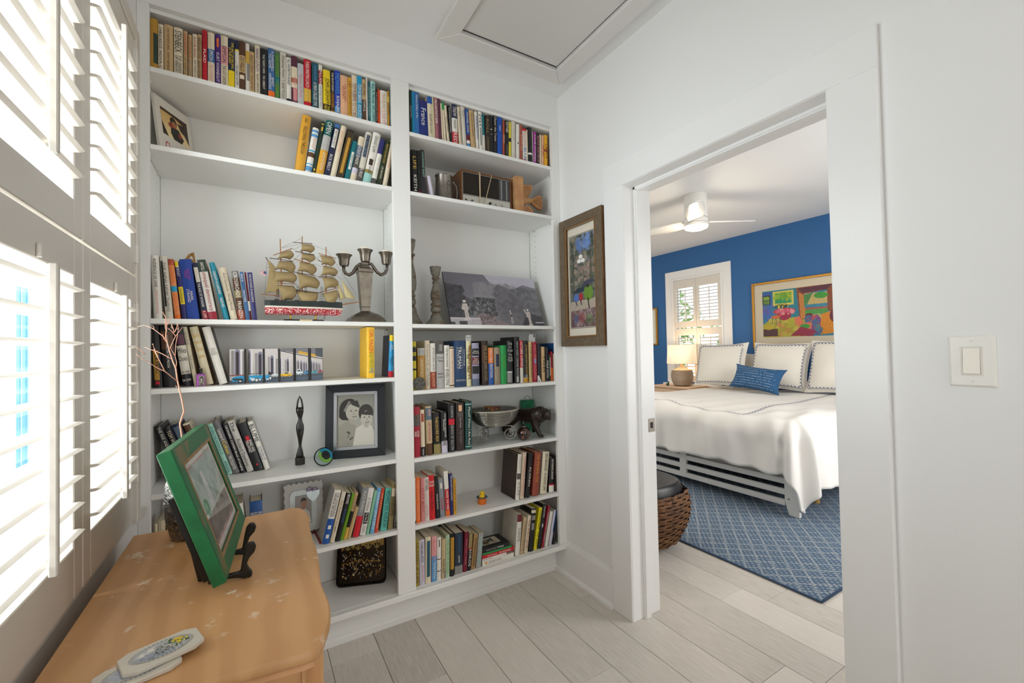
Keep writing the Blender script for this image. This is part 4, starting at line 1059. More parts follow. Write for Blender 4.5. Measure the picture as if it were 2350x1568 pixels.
(0.7967, 0.0273, 0.2103, 0.0, 0.118, 0, 'white', 'white', [('OUR MAN IN HAVANA', 0.07, 0.52, 'dgrey', 0.6, 0, 0.5), ('EVELYN', 0.57, 0.93, 'dgrey', 0.6, 0, 0.5)], [], 'white paperback with dark title', None, None, None),
(0.8256, 0.0228, 0.2032, 0.0, 0.118, 0, 'cream', 'cream', [('THE LIFE OF DIXON', 0.1, 0.9, 'rose', 0.4, 0, 0.5)], [(0.95, 0.98, 'brown', 0, 1), (0.03, 0.06, 'brown', 0, 1)], 'cream paperback with brown lines', None, None, None),
(0.8506, 0.0628, 0.233, 0.0, 0.155, 1, '143a63', 'navy', [('TRUMAN', 0.13, 0.6, 'white', 0.3, 0, 0.42), ('David McCullough', 0.19, 0.55, 'white', 0.13, 0, 0.8), ('SIMON', 0.84, 0.88, 'silver', 0.5, 1, 0.5)], [(0.4, 0.87, 'silver', 0.2, 0.22), (0.4, 0.87, 'silver', 0.66, 0.68)], 'broad navy hardback', None, None, None),
(0.9162, 0.0264, 0.2324, 0.0, 0.155, 1, 'e2dcae', 'cream', [('GARDENS', 0.1, 0.9, 'brown', 0.55, 0, 0.5)], [(0.16, 0.9, 'ochre', 0.5, 1), (0.3, 0.44, 'khaki', 0.1, 0.4), (0.6, 0.7, 'khaki', 0.1, 0.4)], 'cream hardback with ochre strip', None, None, None),
(0.947, 0.0414, 0.2201, 0.0, 0.155, 1, 'a09fb8', 'lilac', [('Sara\nDunn', 0.17, 0.25, 'white', 0.55, 1, 0.5), ('The\nGlass\nRoom', 0.35, 0.48, 'white', 0.55, 1, 0.5)], [(0.7, 0.87, 'black', 0.05, 0.95), (0.5, 0.67, 'wine', 0.05, 0.95), (0.28, 0.46, 'black', 0.05, 0.95), (0, 0.16, 'slate', 0, 1)], 'lavender hardback with black label', None, None, None),
(1.0044, 0.0354, 0.2315, 0.0, 0.155, 1, 'dbrown', 'dark brown', [('THE QUIET DARK HOURS', 0.1, 0.9, 'khaki', 0.55, 0, 0.5)], [(0.5, 0.9, 'brown', 0.1, 0.5)], 'mottled dark brown hardback', None, None, None),
(1.0419, 0.0311, 0.1944, 0.0, 0.118, 0, 'f07f2a', 'orange', [('PREDICTABLY', 0.03, 0.4, 'white', 0.6, 0, 0.5), ('IRRATIONAL', 0.44, 0.82, 'white', 0.6, 0, 0.5)], [(0, 0.58, 'blue', 0, 1)], 'orange and blue paperback', None, None, None),
(1.0769, 0.0363, 0.1955, 0.0, 0.155, 1, '9a8b74', 'khaki', [], [(0.48, 0.82, 'navy', 0.25, 0.75)], 'drab tan hardback with dark label', None, None, None),
(1.1151, 0.0383, 0.2062, 0.0, 0.155, 1, 'green', 'green', [('The Golem', 0.25, 0.6, 'lime', 0.35, 0, 0.5)], [], 'bright green hardback', None, None, None),
(1.1553, 0.0355, 0.2317, 0.0, 0.155, 1, 'black', 'black', [('Deep\nIn a\nDream', 0.03, 0.26, 'lgrey', 0.55, 1, 0.5), ('The\nLong\nNight', 0.3, 0.5, 'lgrey', 0.55, 1, 0.5)], [(0.02, 0.26, 'grey', 0, 0.85), (0.26, 0.28, 'white', 0, 0.85)], 'black hardback with stacked title and photo foot', None, None, None),
(1.2015, 0.0334, 0.2512, 0.0, 0.155, 1, 'black', 'black', [('NEW HART CRANE READER', 0.1, 0.9, 'lgrey', 0.35, 0, 0.5)], [(0.02, 0.14, 'lgrey', 0.3, 0.7)], 'tall black hardback', None, None, None),
(1.2374, 0.0203, 0.2308, 0.0, 0.118, 0, 'red', 'red', [('OCTOBER SURPRISE', 0.03, 0.62, 'white', 0.75, 0, 0.5)], [(0, 0.36, 'pale', 0, 1)], 'red and white paperback', None, None, None),
(1.2597, 0.0303, 0.2306, 0.0, 0.155, 1, 'black', 'black', [('JOHN GRISHAM & ROOSTER', 0.1, 0.9, 'gold', 0.4, 0, 0.5)], [(0, 0.12, 'ochre', 0, 1), (0.12, 0.18, 'steel', 0.2, 0.8)], 'black hardback with gold title', None, None, None),
(1.2948, 0.0228, 0.2246, 0.0, 0.155, 1, 'c8ab74', 'tan', [('THE HISTORIAN', 0.1, 0.9, 'brown', 0.4, 0, 0.5)], [], 'tan hardback below the paper tag', None, None, None),
(1.3197, 0.0297, 0.2225, 0.0, 0.155, 1, 'crimson', 'crimson', [("NOBLE'S AMERICA", 0.07, 0.52, 'rose', 0.55, 0, 0.5), ('McCLEAN', 0.57, 0.93, 'rose', 0.55, 0, 0.5)], [(0.46, 0.58, 'sky', 0.3, 0.75)], 'crimson hardback with blue seal', None, None, None),
(1.3537, 0.0225, 0.2108, 0.0, 0.155, 1, 'black', 'black', [], [], 'slim black hardback above the white easel card', None, None, None),
(1.3792, 0.0251, 0.1953, 0.0, 0.155, 1, 'tan', 'tan', [('TALES', 0.1, 0.9, 'black', 0.55, 0, 0.5)], [], 'slim tan hardback', None, None, None),
(1.4086, 0.0212, 0.1929, 0.0, 0.118, 0, 'black', 'black', [('PHILIP ROTH', 0.4, 0.9, 'white', 0.6, 0, 0.5)], [], 'black paperback with blocky white name', None, None, None),
(1.4314, 0.0117, 0.1487, 0.0, 0.118, 0, 'dgreen', 'dark green', [], [(0.2, 0.9, 'white', 0.4, 1)], 'short thin dark green paperback', None, None, None),
(1.4445, 0.0155, 0.1674, 0.0, 0.118, 0, 'crimson', 'crimson', [], [(0, 0.45, 'orange', 0, 1)], 'thin crimson and orange paperback', None, None, None),
(1.4618, 0.0064, 0.1555, 0.0, 0.118, 0, 'cream', 'cream', [], [], 'very thin cream booklet', None, None, None),
(1.4698, 0.011, 0.2155, 0.0, 0.2, 0, '114a86', 'blue', [], [], 'tall thin blue book at the right end', None, None, None),
]),
('fifth right shelf', '', 0.7732, 1.9672, [
(0.6248, 0.035, 0.2351, 0.0, 0.155, 1, 'crimson', 'crimson', [('FOSTER\nWADE', 0.48, 0.6, 'white', 0.8, 0, 0.5)], [(0.62, 0.84, 'dgrey', 0.05, 0.95), (0.7, 0.82, 'peach', 0.35, 0.65)], 'crimson hardback with portrait head', None, None, None),
(0.6629, 0.0208, 0.2185, -0.6, 0.155, 1, 'cream', 'cream', [], [(0.74, 0.92, 'rust', 0.2, 0.8), (0, 0.2, 'black', 0, 1), (0.02, 0.16, 'lgrey', 0.3, 0.6)], 'slim cream book with red flower', None, None, None),
(0.6911, 0.0295, 0.2326, -0.8, 0.155, 1, 'c9b48c', 'tan', [('A Mind', 0.32, 0.7, 'rose', 0.4, 0, 0.5), ('HENRIETTA', 0.32, 0.7, 'rose', 0.4, 0, 0.5)], [(0.72, 0.97, 'slate', 0, 1), (0.8, 0.94, 'peach', 0.35, 0.75), (0, 0.24, 'brown', 0, 1)], 'tan hardback with portrait and brown foot', None, None, None),
(0.7265, 0.0357, 0.1995, -1.5, 0.155, 1, 'black', 'black', [('THEODORE REX', 0.1, 0.7, 'gold', 0.4, 0, 0.5), ('EDMUND MORRIS', 0.8, 0.95, 'gold', 0.4, 0, 0.5)], [(0, 0.24, 'olive', 0, 1)], 'black hardback with olive foot', None, None, None),
(0.7662, 0.0306, 0.2003, -0.7, 0.155, 1, '14161a', 'black', [('THE RISE OF THEODORE\nROOSEVELT', 0.04, 0.62, 'white', 0.5, 0, 0.5)], [(0, 0.28, 'lav', 0, 1), (0.18, 0.3, 'grey', 0.1, 0.9)], 'black hardback with pale blue foot', None, None, None),
(0.8025, 0.0348, 0.2373, 0.0, 0.155, 1, 'black', 'black', [('ACCIDENTAL', 0.05, 0.3, 'lgrey', 0.4, 0, 0.5), ('GENIUS OF SILICON', 0.44, 0.96, 'lgrey', 0.4, 0, 0.5)], [(0.56, 0.68, 'red', 0.05, 0.95)], 'black hardback with red label', None, None, None),
(0.8434, 0.0432, 0.2372, 0.0, 0.155, 1, 'dbrown', 'dark brown', [('Elon Musk', 0.32, 0.52, 'lgrey', 0.22, 0, 0.5), ('THE QUEST', 0.56, 0.85, 'grey', 0.22, 0, 0.5)], [(0.82, 0.95, 'peach', 0.3, 0.7), (0.7, 0.8, 'dgrey', 0.2, 0.8)], 'dark brown hardback with face photo', None, None, None),
(0.9266, 0.0356, 0.2398, 0.8, 0.155, 1, '1c4038', 'dark green', [('Myself When I Am Real', 0.12, 0.9, 'white', 0.4, 0, 0.5)], [(0.93, 0.95, 'lteal', 0, 1), (0.05, 0.07, 'lteal', 0, 1), (0, 1, 'teal', 0.1, 0.16), (0, 1, 'teal', 0.8, 0.86)], 'dark green tartan hardback', None, None, None),
]),
('sixth right shelf', '', 0.4642, 1.9722, [
(0.6257, 0.0091, 0.2121, 0.0, 0.118, 0, 'white', 'white', [], [(0, 0.06, 'dgreen', 0, 1)], 'sliver of a white book with green foot', None, None, None),
(0.6363, 0.0201, 0.2123, 0.0, 0.118, 0, 'orange', 'orange', [('STREET & SMITH', 0.07, 0.52, 'peach', 0.55, 0, 0.5), ('DETECTIVE', 0.57, 0.93, 'peach', 0.55, 0, 0.5)], [], 'orange paperback', None, None, None),
(0.6601, 0.0185, 0.2051, 0.0, 0.118, 0, 'rose', 'rose', [('CITY BOY', 0.1, 0.9, 'rust', 0.55, 0, 0.5)], [], 'dusty rose paperback', None, None, None),
(0.6799, 0.0212, 0.2041, -0.4, 0.118, 0, 'e0d5cd', 'pale', [('SAVIOR\nOF GEN', 0.03, 0.3, 'black', 0.6, 0, 0.5), ('VIOLET\nBAUMAN', 0.6, 0.95, 'rose', 0.6, 0, 0.5)], [], 'off white paperback', None, None, None),
(0.7032, 0.0271, 0.2102, -1.1, 0.118, 0, 'd0161a', 'red', [('Daniel\nRussell', 0.06, 0.3, 'white', 0.5, 1, 0.5), ('Killer Show', 0.36, 0.78, 'black', 0.5, 0, 0.5)], [], 'scarlet paperback with black title', None, None, None),
(0.7342, 0.0192, 0.2039, -2.2, 0.118, 0, 'black', 'black', [('WALKER EVANS', 0.42, 0.78, 'white', 0.4, 0, 0.5)], [], 'slim black paperback', None, None, None),
(0.757, 0.0222, 0.1852, -2.7, 0.118, 0, '8a8f98', 'grey', [('CARL FRANK', 0.5, 0.82, 'red', 0.55, 0, 0.5)], [(0.75, 0.9, 'pale', 0.25, 0.75)], 'grey paperback with red title', None, None, None),
(0.7846, 0.0214, 0.2185, -2.2, 0.118, 0, 'white', 'white', [('UNDER THE WIRE', 0.42, 0.86, 'white', 0.5, 0, 0.5)], [(0, 0.12, 'orange', 0, 1), (0.12, 0.6, 'red', 0, 1)], 'white paperback with red diagonal and orange foot', None, None, None),
(0.8082, 0.0151, 0.2019, -0.8, 0.118, 0, 'indigo', 'navy', [('THE TATTOOIST OF AUSCHWITZ', 0.04, 0.65, 'white', 0.5, 0, 0.5)], [], 'thin navy paperback', None, None, None),
(0.8249, 0.0155, 0.1719, 0.0, 0.118, 0, 'mustard', 'mustard', [('A PLACE OF GREEN', 0.1, 0.9, 'black', 0.4, 0, 0.5)], [], 'thin mustard yellow paperback', None, None, None),
(1.2033, 0.0252, 0.2413, 5.5, 0.16, 1, 'white', 'white', [('KENNEDY', 0.06, 0.38, 'lgrey', 0.5, 0, 0.5), ('A LIFE', 0.6, 0.9, 'grey', 0.5, 0, 0.5)], [(0.45, 0.58, 'dgrey', 0.05, 0.95)], 'large white spined photo book', 'dbrown', None, None),
(1.2323, 0.0255, 0.2463, 5.6, 0.155, 1, 'dccab0', 'cream', [('TERRENCE', 0.07, 0.52, 'rose', 0.5, 0, 0.5), ('MANN', 0.57, 0.93, 'rose', 0.5, 0, 0.5)], [], 'cream jacketed hardback', None, None, None),
(1.2688, 0.0291, 0.2359, 7.5, 0.155, 1, 'black', 'black', [('ALGREN', 0.3, 0.74, 'white', 0.4, 0, 0.5)], [], 'black hardback with large white name', None, None, None),
(1.3272, 0.0427, 0.2352, 6.5, 0.155, 1, '9c4a36', 'rust', [('MAILER', 0.06, 0.18, 'mustard', 0.3, 0, 0.5), ('MARILYN', 0.22, 0.68, 'mustard', 0.3, 0, 0.5)], [], 'rust brown hardback', None, None, None),
(1.3826, 0.0443, 0.2294, 6.3, 0.155, 1, 'e6dcc0', 'cream', [('BEN BRADLEE - A GOOD LIFE', 0.04, 0.92, 'black', 0.35, 0, 0.5)], [], 'thick ivory hardback', 'lgrey', None, None),
(1.4318, 0.0346, 0.1913, 3.3, 0.155, 1, 'black', 'black', [('KATHARINE GRAHAM', 0.04, 0.62, 'white', 0.5, 0, 0.5)], [(0, 0.2, 'white', 0, 1), (0.2, 0.24, 'red', 0, 1)], 'black hardback with white foot', None, None, None),
(1.4559, 0.019, 0.1955, 2.0, 0.155, 1, 'dbrown', 'dark brown', [('TITAN', 0.06, 0.5, 'silver', 0.6, 0, 0.5)], [], 'dark brown hardback at the right end', None, None, None),
]),
('bottom right shelf', '', 0.1752, 1.9637, [
(0.643, 0.0209, 0.2148, 0.9, 0.118, 0, 'a08a34', 'olive', [('ULYSSES', 0.07, 0.52, 'brown', 0.55, 0, 0.5), ('A LIFE', 0.57, 0.93, 'brown', 0.55, 0, 0.5)], [], 'olive gold paperback', None, None, None),
(0.6461, 0.0249, 0.2101, 0.0, 0.118, 0, 'lav', 'lilac', [('STARBOARD ARTIST', 0.04, 0.5, 'black', 0.5, 0, 0.5), ('JEROME CHARYN', 0.56, 0.9, 'rose', 0.5, 0, 0.5)], [], 'lilac grey paperback', None, None, None),
(0.6994, 0.0263, 0.2153, 1.0, 0.118, 0, 'cream', 'cream', [], [(0.14, 0.92, 'dteal', 0.25, 0.85)], 'cream paperback with dark picture strip', None, None, None),
(0.728, 0.0248, 0.2113, 1.1, 0.118, 0, 'pink', 'pink', [('BROOKLYN', 0.07, 0.52, 'rose', 0.55, 0, 0.5), ('The Map of the Ends', 0.57, 0.93, 'white', 0.55, 0, 0.5)], [(0, 0.56, 'sky', 0, 1)], 'pink and blue paperback', None, None, None),
(0.7504, 0.0201, 0.2, 1.2, 0.118, 0, 'white', 'white', [], [(0.78, 0.95, 'dgrey', 0.4, 0.65), (0.48, 0.5, 'dgrey', 0, 1), (0.2, 0.22, 'dgrey', 0, 1)], 'white paperback with black outlines', None, None, None),
(0.7733, 0.0193, 0.1862, 1.3, 0.118, 0, 'cdb489', 'tan', [("PALACE'S BALL", 0.5, 0.85, 'black', 0.55, 0, 0.5)], [(0, 0.2, 'grey', 0.6, 1)], 'tan paperback with black print', None, None, None),
(0.7937, 0.0188, 0.2008, 1.4, 0.118, 0, 'b9d2b4', 'mint', [('THE GATE OF ANGELS', 0.1, 0.9, 'lime', 0.55, 0, 0.5)], [], 'pale mint paperback', None, None, None),
(0.8192, 0.0237, 0.2026, 1.3, 0.155, 1, 'black', 'black', [], [(0.16, 0.92, 'ochre', 0.1, 0.9)], 'black book with ochre panel', None, None, None),
(0.8626, 0.0409, 0.198, 1.6, 0.118, 0, '1f2f40', 'navy', [('THE PENGUIN HISTORY', 0.06, 0.5, 'steel', 0.22, 0, 0.5), ('EUROPE', 0.55, 0.72, 'white', 0.22, 0, 0.5)], [(0, 0.2, 'grey', 0, 1)], 'thick dark slate book', None, None, None),
(0.8856, 0.0205, 0.1928, 4.4, 0.118, 0, 'burg', 'burgundy', [('PUSHCART PRIZE', 0.1, 0.9, 'rose', 0.3, 0, 0.5)], [], 'burgundy paperback', None, None, None),
(0.906, 0.0188, 0.1823, 5.2, 0.118, 0, 'black', 'black', [('SOROS', 0.42, 0.88, 'white', 0.65, 0, 0.5)], [(0.6, 1, 'khaki', 0, 1), (0.57, 0.6, 'red', 0, 1)], 'black paperback with tan head', None, None, None),
(0.9309, 0.0221, 0.17, 6.9, 0.118, 0, 'b08a55', 'khaki', [("FATHER'S SONG", 0.1, 0.9, 'dbrown', 0.55, 0, 0.5)], [], 'brown kraft paperback', None, None, None),
(0.9635, 0.0267, 0.1689, 6.1, 0.118, 0, 'a9aaa6', 'light grey', [('CHANCES', 0.1, 0.9, 'lteal', 0.55, 0, 0.5)], [], 'stone grey paperback', None, None, None),
(1.1929, 0.0281, 0.2136, 5.8, 0.15, 0, 'white', 'white', [('DANTE', 0.34, 0.66, 'dgrey', 0.5, 0, 0.5)], [(0.82, 1, 'wine', 0, 1)], 'white paperback with maroon head', 'pale', None, None),
(1.2173, 0.0208, 0.19, 8.7, 0.118, 0, 'd3ba94', 'tan', [('ITALIAN DAYS', 0.1, 0.9, 'brown', 0.55, 0, 0.5)], [], 'slim buff paperback', None, None, None),
(1.2433, 0.0211, 0.1952, 8.7, 0.118, 0, 'cream', 'cream', [('THE SPIRIT LEVEL', 0.1, 0.9, 'rust', 0.55, 0, 0.5)], [], 'slim cream paperback', None, None, None),
(1.2795, 0.0286, 0.2251, 6.5, 0.118, 0, 'black', 'black', [('ROGER\nANGELL', 0.16, 0.26, 'white', 0.55, 1, 0.5)], [(0.9, 0.97, 'cream', 0, 1), (0.5, 0.66, 'grey', 0.2, 0.8)], 'black paperback with cream band and photo', None, None, None),
(1.3029, 0.0195, 0.2238, 11.1, 0.118, 0, 'efe01c', 'yellow', [('DOWN EAST', 0.07, 0.52, 'black', 0.5, 0, 0.5), ('OF BAY', 0.57, 0.93, 'black', 0.5, 0, 0.5)], [], 'bright yellow paperback leaning right', None, None, None),
(1.3319, 0.024, 0.2372, 10.8, 0.118, 0, 'black', 'black', [('THE BLACK DAHLIA', 0.04, 0.3, 'white', 0.5, 0, 0.5)], [(0.48, 0.56, 'lgrey', 0.3, 0.7)], 'black paperback with white ring', None, None, None),
(1.3479, 0.0131, 0.2245, 13.1, 0.118, 0, 'crimson', 'crimson', [('PARDON MY HEART', 0.1, 0.9, 'white', 0.5, 0, 0.5)], [], 'thin red paperback', None, None, None),
(1.3767, 0.0212, 0.1888, 13.1, 0.118, 0, 'white', 'white', [], [], 'slim white magazine box', None, None, None),
(1.4022, 0.0191, 0.1887, 12.9, 0.118, 0, 'lav', 'lilac', [], [(0.4, 1, 'blue', 0.5, 1)], 'thin white and blue booklet', None, None, None),
(1.4257, 0.0148, 0.153, 11.2, 0.118, 0, 'black', 'black', [], [], 'thin black notebook at the right end', None, None, None),
]),
]

for shelf, short_, z, y, rows in ROWS:
    prev = None
    for i, (x, t, h, lean, d, hard, col, cname, texts, bands, look, side, mark, dots) in enumerate(rows):
        lab = look + ', ' + shelf
        n_ = len(lab.split())
        if i == 0 and n_ <= 12 and 'end' not in look:
            lab = look + ' at the left end, ' + shelf
        elif prev and n_ <= 10:
            lab = look + ' just right of the ' + prev + ' one, ' + shelf
        elif prev and n_ <= 12:
            lab = look + ' beside the ' + prev + ' one, ' + shelf
        lab = ' '.join(lab.split()) if len(lab.split()) <= 16 else look + ', ' + shelf
        book(lab, x, y, z, t, h, lean, d, hard, col, texts, bands, 'books on the ' + shelf, side, mark, dots)
        prev = cname

# ------------------------------------------------------------------ things on the shelves
def slab(o, u, v, n, dp, mat, name, parent, bevel=0.0):
    """flat board: corner o, edges u and v, thickness dp backwards from normal n"""
    n = Vector(n).normalized()
    return MB().obox(Vector(o) - n * dp, u, v, n * dp).build(name, mat, parent, bevel=bevel)


# --- framed card with red script, second left shelf
gl0, gl1 = Vector((-0.302, 2.035, 2.0265)), Vector((-0.212, 2.195, 2.0265))
gt = thing('photo_card', 'white photo card lettered in red script, second left shelf', 'photo card')
gu = gl1 - gl0
gn = Vector((gu.y, -gu.x, 0)).normalized()
gv = Vector((0, 0, 0.238)) - gn * 0.03
slab(gl0, gu, gv, gn + Vector((0, 0, 0.126)), 0.012, M('d9d6cd', 0.5), 'board', gt, 0.001)
cv = Cv(90, 66, 'd9b873')
cv.fade('c9a25c', 'ecd9a8').poly([(0, 0), (1, 0), (1, .3), (.55, .12), (0, .1)], '3a2616').poly([(0, .5), (.2, 1), (0, 1)], '2a1e16').poly([(.6, .25), (1, .2), (1, .9), (.85, .6), (.7, .5)], '2b211a')
cv.ell(.45, .32, .13, .18, '1d1613').ell(.47, .42, .09, .14, 'a86a45').poly([(.33, .55), (.62, .5), (.8, .8), (.7, 1), (.4, 1), (.3, .8)], '171412').ell(.33, .5, .09, .09, '8e2a1e').ell(.66, .72, .07, .1, '8e2a1e').grain(.15)
nn = (gn + Vector((0, 0, 0.126))).normalized()
printed('photo', cv, gl0 + gu * .13 + gv * .84 + nn * .0006, gu * .75, -gv * .44, gt)
gr = gu.normalized()
lettering('Glamour Girl', 'b8324a', gl0 + gu * .52 + gv * .2 + nn * .0008, gr, gv.normalized(), 0.135, 0.05, gt, 'title', 2.4)
slab(gl0 + gu * .4 - nn * .012, gu * .2, gv * .02, -nn, 0.06, M('8c8578', .7), 'easel_back', gt)

# --- model ship, third left shelf
SY = 1.976
SZ = 1.4032


def sp_(a, b, y=SY):
    return at(590 + a / 6.818, 530 + b / 6.818, 1, y)


ship = thing('model_ship', 'three-masted model sailing ship with tan sails on a black stand', 'model ship', (0.16, SY, SZ))
SO = Vector((0.16, SY, SZ))
WOOD = M('a4622c', 0.45, var=0.3, vs=60)
DWOOD = M('4a2a18', 0.5)
SAIL = M('a48f65', 0.8, var=0.4, vs=14, col2='7c6a44')
CORD = M('2a2420', 0.8)


def L_(p):
    return p - SO


def hull(name, prof, mat, smooth=False):
    """loft along the keel: prof lists (fraction along, z offset, half width) rows bottom to top"""
    mb = MB()
    rows = prof
    nst = 16
    for r0, r1 in zip(rows, rows[1:]):
        for s_ in (-1, 1):
            def fn(u, v, r0=r0, r1=r1, s_=s_):
                x0 = r0[0] + (r0[1] - r0[0]) * u
                x1_ = r1[0] + (r1[1] - r1[0]) * u
                z0 = r0[2] + (r0[3] - r0[2]) * u
                z1_ = r1[2] + (r1[3] - r1[2]) * u
                tap = min(1, (1 - u) * 3.2 + 0.04) ** 0.7 * min(1, u * 6 + 0.75)
                y = s_ * (r0[4] + (r1[4] - r0[4]) * v) * tap
                return (x0 + (x1_ - x0) * v, y, z0 + (z1_ - z0) * v)
            mb.grid(fn, nst, 1, flip=s_ > 0)
    return mb.build(name, mat, ship)


A_ = L_(sp_(125, 1305)); B_ = L_(sp_(1295, 1330))
C1 = L_(sp_(122, 1200)); D1 = L_(sp_(1338, 1238))
C2 = L_(sp_(118, 1175)); D2 = L_(sp_(1338, 1215))
C3 = L_(sp_(116, 1090)); D3 = L_(sp_(1330, 1118))
hull('lower_hull', [(A_.x, B_.x, A_.z, B_.z, 0.006), ((A_.x * 2 + C1.x) / 3, (B_.x * 2 + D1.x) / 3, (A_.z * 2 + C1.z) / 3, (B_.z * 2 + D1.z) / 3, 0.019), (C1.x, D1.x, C1.z, D1.z, 0.024)],
     M('b01828', 0.35, var=1.0, vs=210, col2='e9d3cf', thr=(0.52, 0.57)))
hull('hull_stripe', [(C1.x, D1.x, C1.z, D1.z, 0.0245), (C2.x, D2.x, C2.z, D2.z, 0.0245)], M('e4dcd0', 0.5))
hull('upper_hull', [(C2.x, D2.x, C2.z, D2.z, 0.024), (C3.x, D3.x, C3.z, D3.z, 0.022)], M('15201f', 0.45, var=0.4, vs=40, col2='2a3a36'))
dk = MB()
dk.grid(lambda u, v: (C3.x + (D3.x - C3.x) * u * .96, (v - .5) * 0.042 * min(1, (1 - u) * 3.2 + .04) ** .7, C3.z - .004 + (D3.z - C3.z) * u), 12, 1)
dk.build('deck', DWOOD, ship)
dh = MB()
for a, b in ((300, 1130), (620, 1130), (1010, 1130)):
    p = L_(sp_(a, b))
    dh.box(p.x - .007, -.009, C3.z - .004, p.x + .01, .009, C3.z + .006)
dh.build('deck_houses', M('6b3a24', 0.5), ship)


def spar(name, pts, r, mat):
    return MB().tube([L_(sp_(*p)) for p in pts], r, 7).build(name, mat, ship, smooth='auto')


for top, bot in (((360, 125), (385, 1120)), ((705, 85), (705, 1120)), ((1078, 252), (1078, 1120))):
    spar('mast', [top, ((top[0] + bot[0]) / 2, 500), bot], [0.0019, 0.0022, 0.0028], WOOD)
for k, (p, q) in enumerate([((255, 382), (556, 272)), ((195, 425), (565, 475)), ((175, 570), (310, 605)), ((212, 820), (610, 830)), ((570, 180), (865, 200)), ((595, 320), (900, 376)),
                            ((575, 435), (830, 512)), ((565, 640), (912, 702)), ((525, 912), (972, 972)), ((955, 350), (1236, 430)), ((955, 458), (1010, 484)), ((960, 722), (1236, 700)), ((972, 968), (1270, 890))]):
    MB().tube([L_(sp_(*p, SY - .004)), L_(sp_(*q, SY - .004))], 0.0015, 6).build('yard', DWOOD if k % 3 else WOOD, ship)
spar('bowsprit', [(1140, 1185), (1640, 1105)], [0.003, 0.0016], WOOD)
spar('boom', [(58, 988), (360, 1022)], [0.0014, 0.0018], WOOD)
spar('gaff', [(135, 412), (240, 585)], [0.0018, 0.0014], DWOOD)


def sail(tl, tr, br, bl, bulge=60, arch=0.16, nm='sail'):
    TL_, TR_, BR_, BL_ = [Vector((a, b, 0)) for a, b in (tl, tr, br, bl)]

    def fn(u, v):
        s_ = math.sin(math.pi * min(1, v * 1.0))
        vv = v * (1 - arch * math.sin(math.pi * u) * v)
        p = (TL_ * (1 - u) + TR_ * u) * (1 - vv) + (BL_ * (1 - u) + BR_ * u) * vv
        px = p.x + bulge * s_ * (0.35 + 0.65 * u)
        d = 0.004 + 0.022 * s_ * (0.3 + 0.7 * math.sin(math.pi * u * .9 + .15)) * bulge / 60
        q = L_(sp_(px, p.y, SY - d))
        return q
    mb = MB().grid(fn, 8, 8)
    o = mb.build(nm, SAIL, ship, smooth=True)
    sd = o.modifiers.new('cloth', 'SOLIDIFY')
    sd.thickness = 0.0007
    return o


for q in [((350, 350), (520, 305), (510, 450), (310, 435)), ((335, 475), (540, 478), (540, 665), (265, 595)), ((285, 640), (560, 650), (570, 818), (235, 815)), ((315, 850), (570, 862), (545, 1085), (395, 1150)),
          ((695, 205), (850, 215), (835, 350), (665, 322)), ((690, 350), (880, 378), (820, 500), (675, 440)), ((660, 480), (880, 525), (865, 692), (625, 635)), ((620, 655), (905, 725), (935, 905), (655, 925)),
          ((590, 930), (950, 970), (800, 1190), (700, 1180)), ((975, 380), (1165, 415), (1160, 560), (1005, 532)), ((1030, 545), (1195, 575), (1215, 702), (985, 712)), ((1012, 728), (1190, 725), (1230, 892), (1045, 940)),
          ((1015, 985), (1250, 925), (1150, 1175), (1080, 1180))]:
    sail(*q)
sail((165, 455), (180, 460), (300, 600), (205, 700), 10, 0)
sail((190, 610), (300, 635), (345, 1010), (130, 985), 14, .1)


def jib(a, b, c):
    pts = [Vector((*p, 0)) for p in (a, b, c)]

    def fn(u, v):
        p = pts[0] * (1 - v) + (pts[1] * (1 - u) + pts[2] * u) * v
        return L_(sp_(p.x, p.y, SY - .003 - .008 * math.sin(math.pi * u) * v))
    o = MB().grid(fn, 5, 6).build('jib', M('c0b184', 0.8), ship, smooth=True)
    o.modifiers.new('cloth', 'SOLIDIFY').thickness = 0.0006


jib((1262, 795), (1282, 1085), (1380, 1055))
jib((1318, 758), (1385, 1050), (1545, 1072))
jib((1280, 1080), (1280, 1085), (1445, 1145))
rg = MB()
for p, q in [((160, 470), (118, 1000)), ((118, 985), (240, 600)), ((380, 268), (690, 205)), ((560, 300), (690, 235)), ((870, 225), (1075, 300)), ((1095, 300), (1625, 1105)), ((1120, 560), (1330, 770)), ((1200, 740), (1280, 800)),
             ((1280, 1090), (1410, 1040)), ((905, 400), (1000, 480)), ((900, 520), (1010, 560)), ((560, 480), (690, 350)), ((590, 500), (650, 470)), ((915, 700), (1010, 740)), ((620, 830), (690, 940)), ((1000, 480), (1130, 530)),
             ((705, 110), (385, 265)), ((240, 850), (310, 1000)), ((255, 850), (200, 985)), ((920, 470), (975, 390)), ((1625, 1105), (1585, 1225)), ((1100, 1180), (1100, 1250)), ((100, 1020), (140, 1080))]:
    rg.tube([L_(sp_(*p)), L_(sp_(*q))], 0.0004, 4)
rg.build('rigging', CORD, ship, kind='stuff')
rt = MB()
for xa, xb, zt in ((285, 355, 870), (440, 495, 1000), (595, 680, 860), (975, 1050, 870), (735, 790, 830)):
    for k in range(4):
        a = xa + (xb - xa) * k / 3
        rt.tube([L_(sp_(a, 1115, SY - .02)), L_(sp_((xa + xb) / 2 + (a - (xa + xb) / 2) * .4, zt, SY - .004))], 0.0004, 4)
    for j in range(9):
        f_ = j / 9
        c_ = (xa + xb) / 2
        h_ = (xb - xa) / 2 * (1 - .6 * f_)
        zz = 1115 + (zt - 1115) * f_
        yy = SY - .02 + .016 * f_
        rt.tube([L_(sp_(c_ - h_, zz, yy)), L_(sp_(c_ + h_, zz, yy))], 0.0004, 4)
rt.build('ratlines', CORD, ship, kind='stuff')
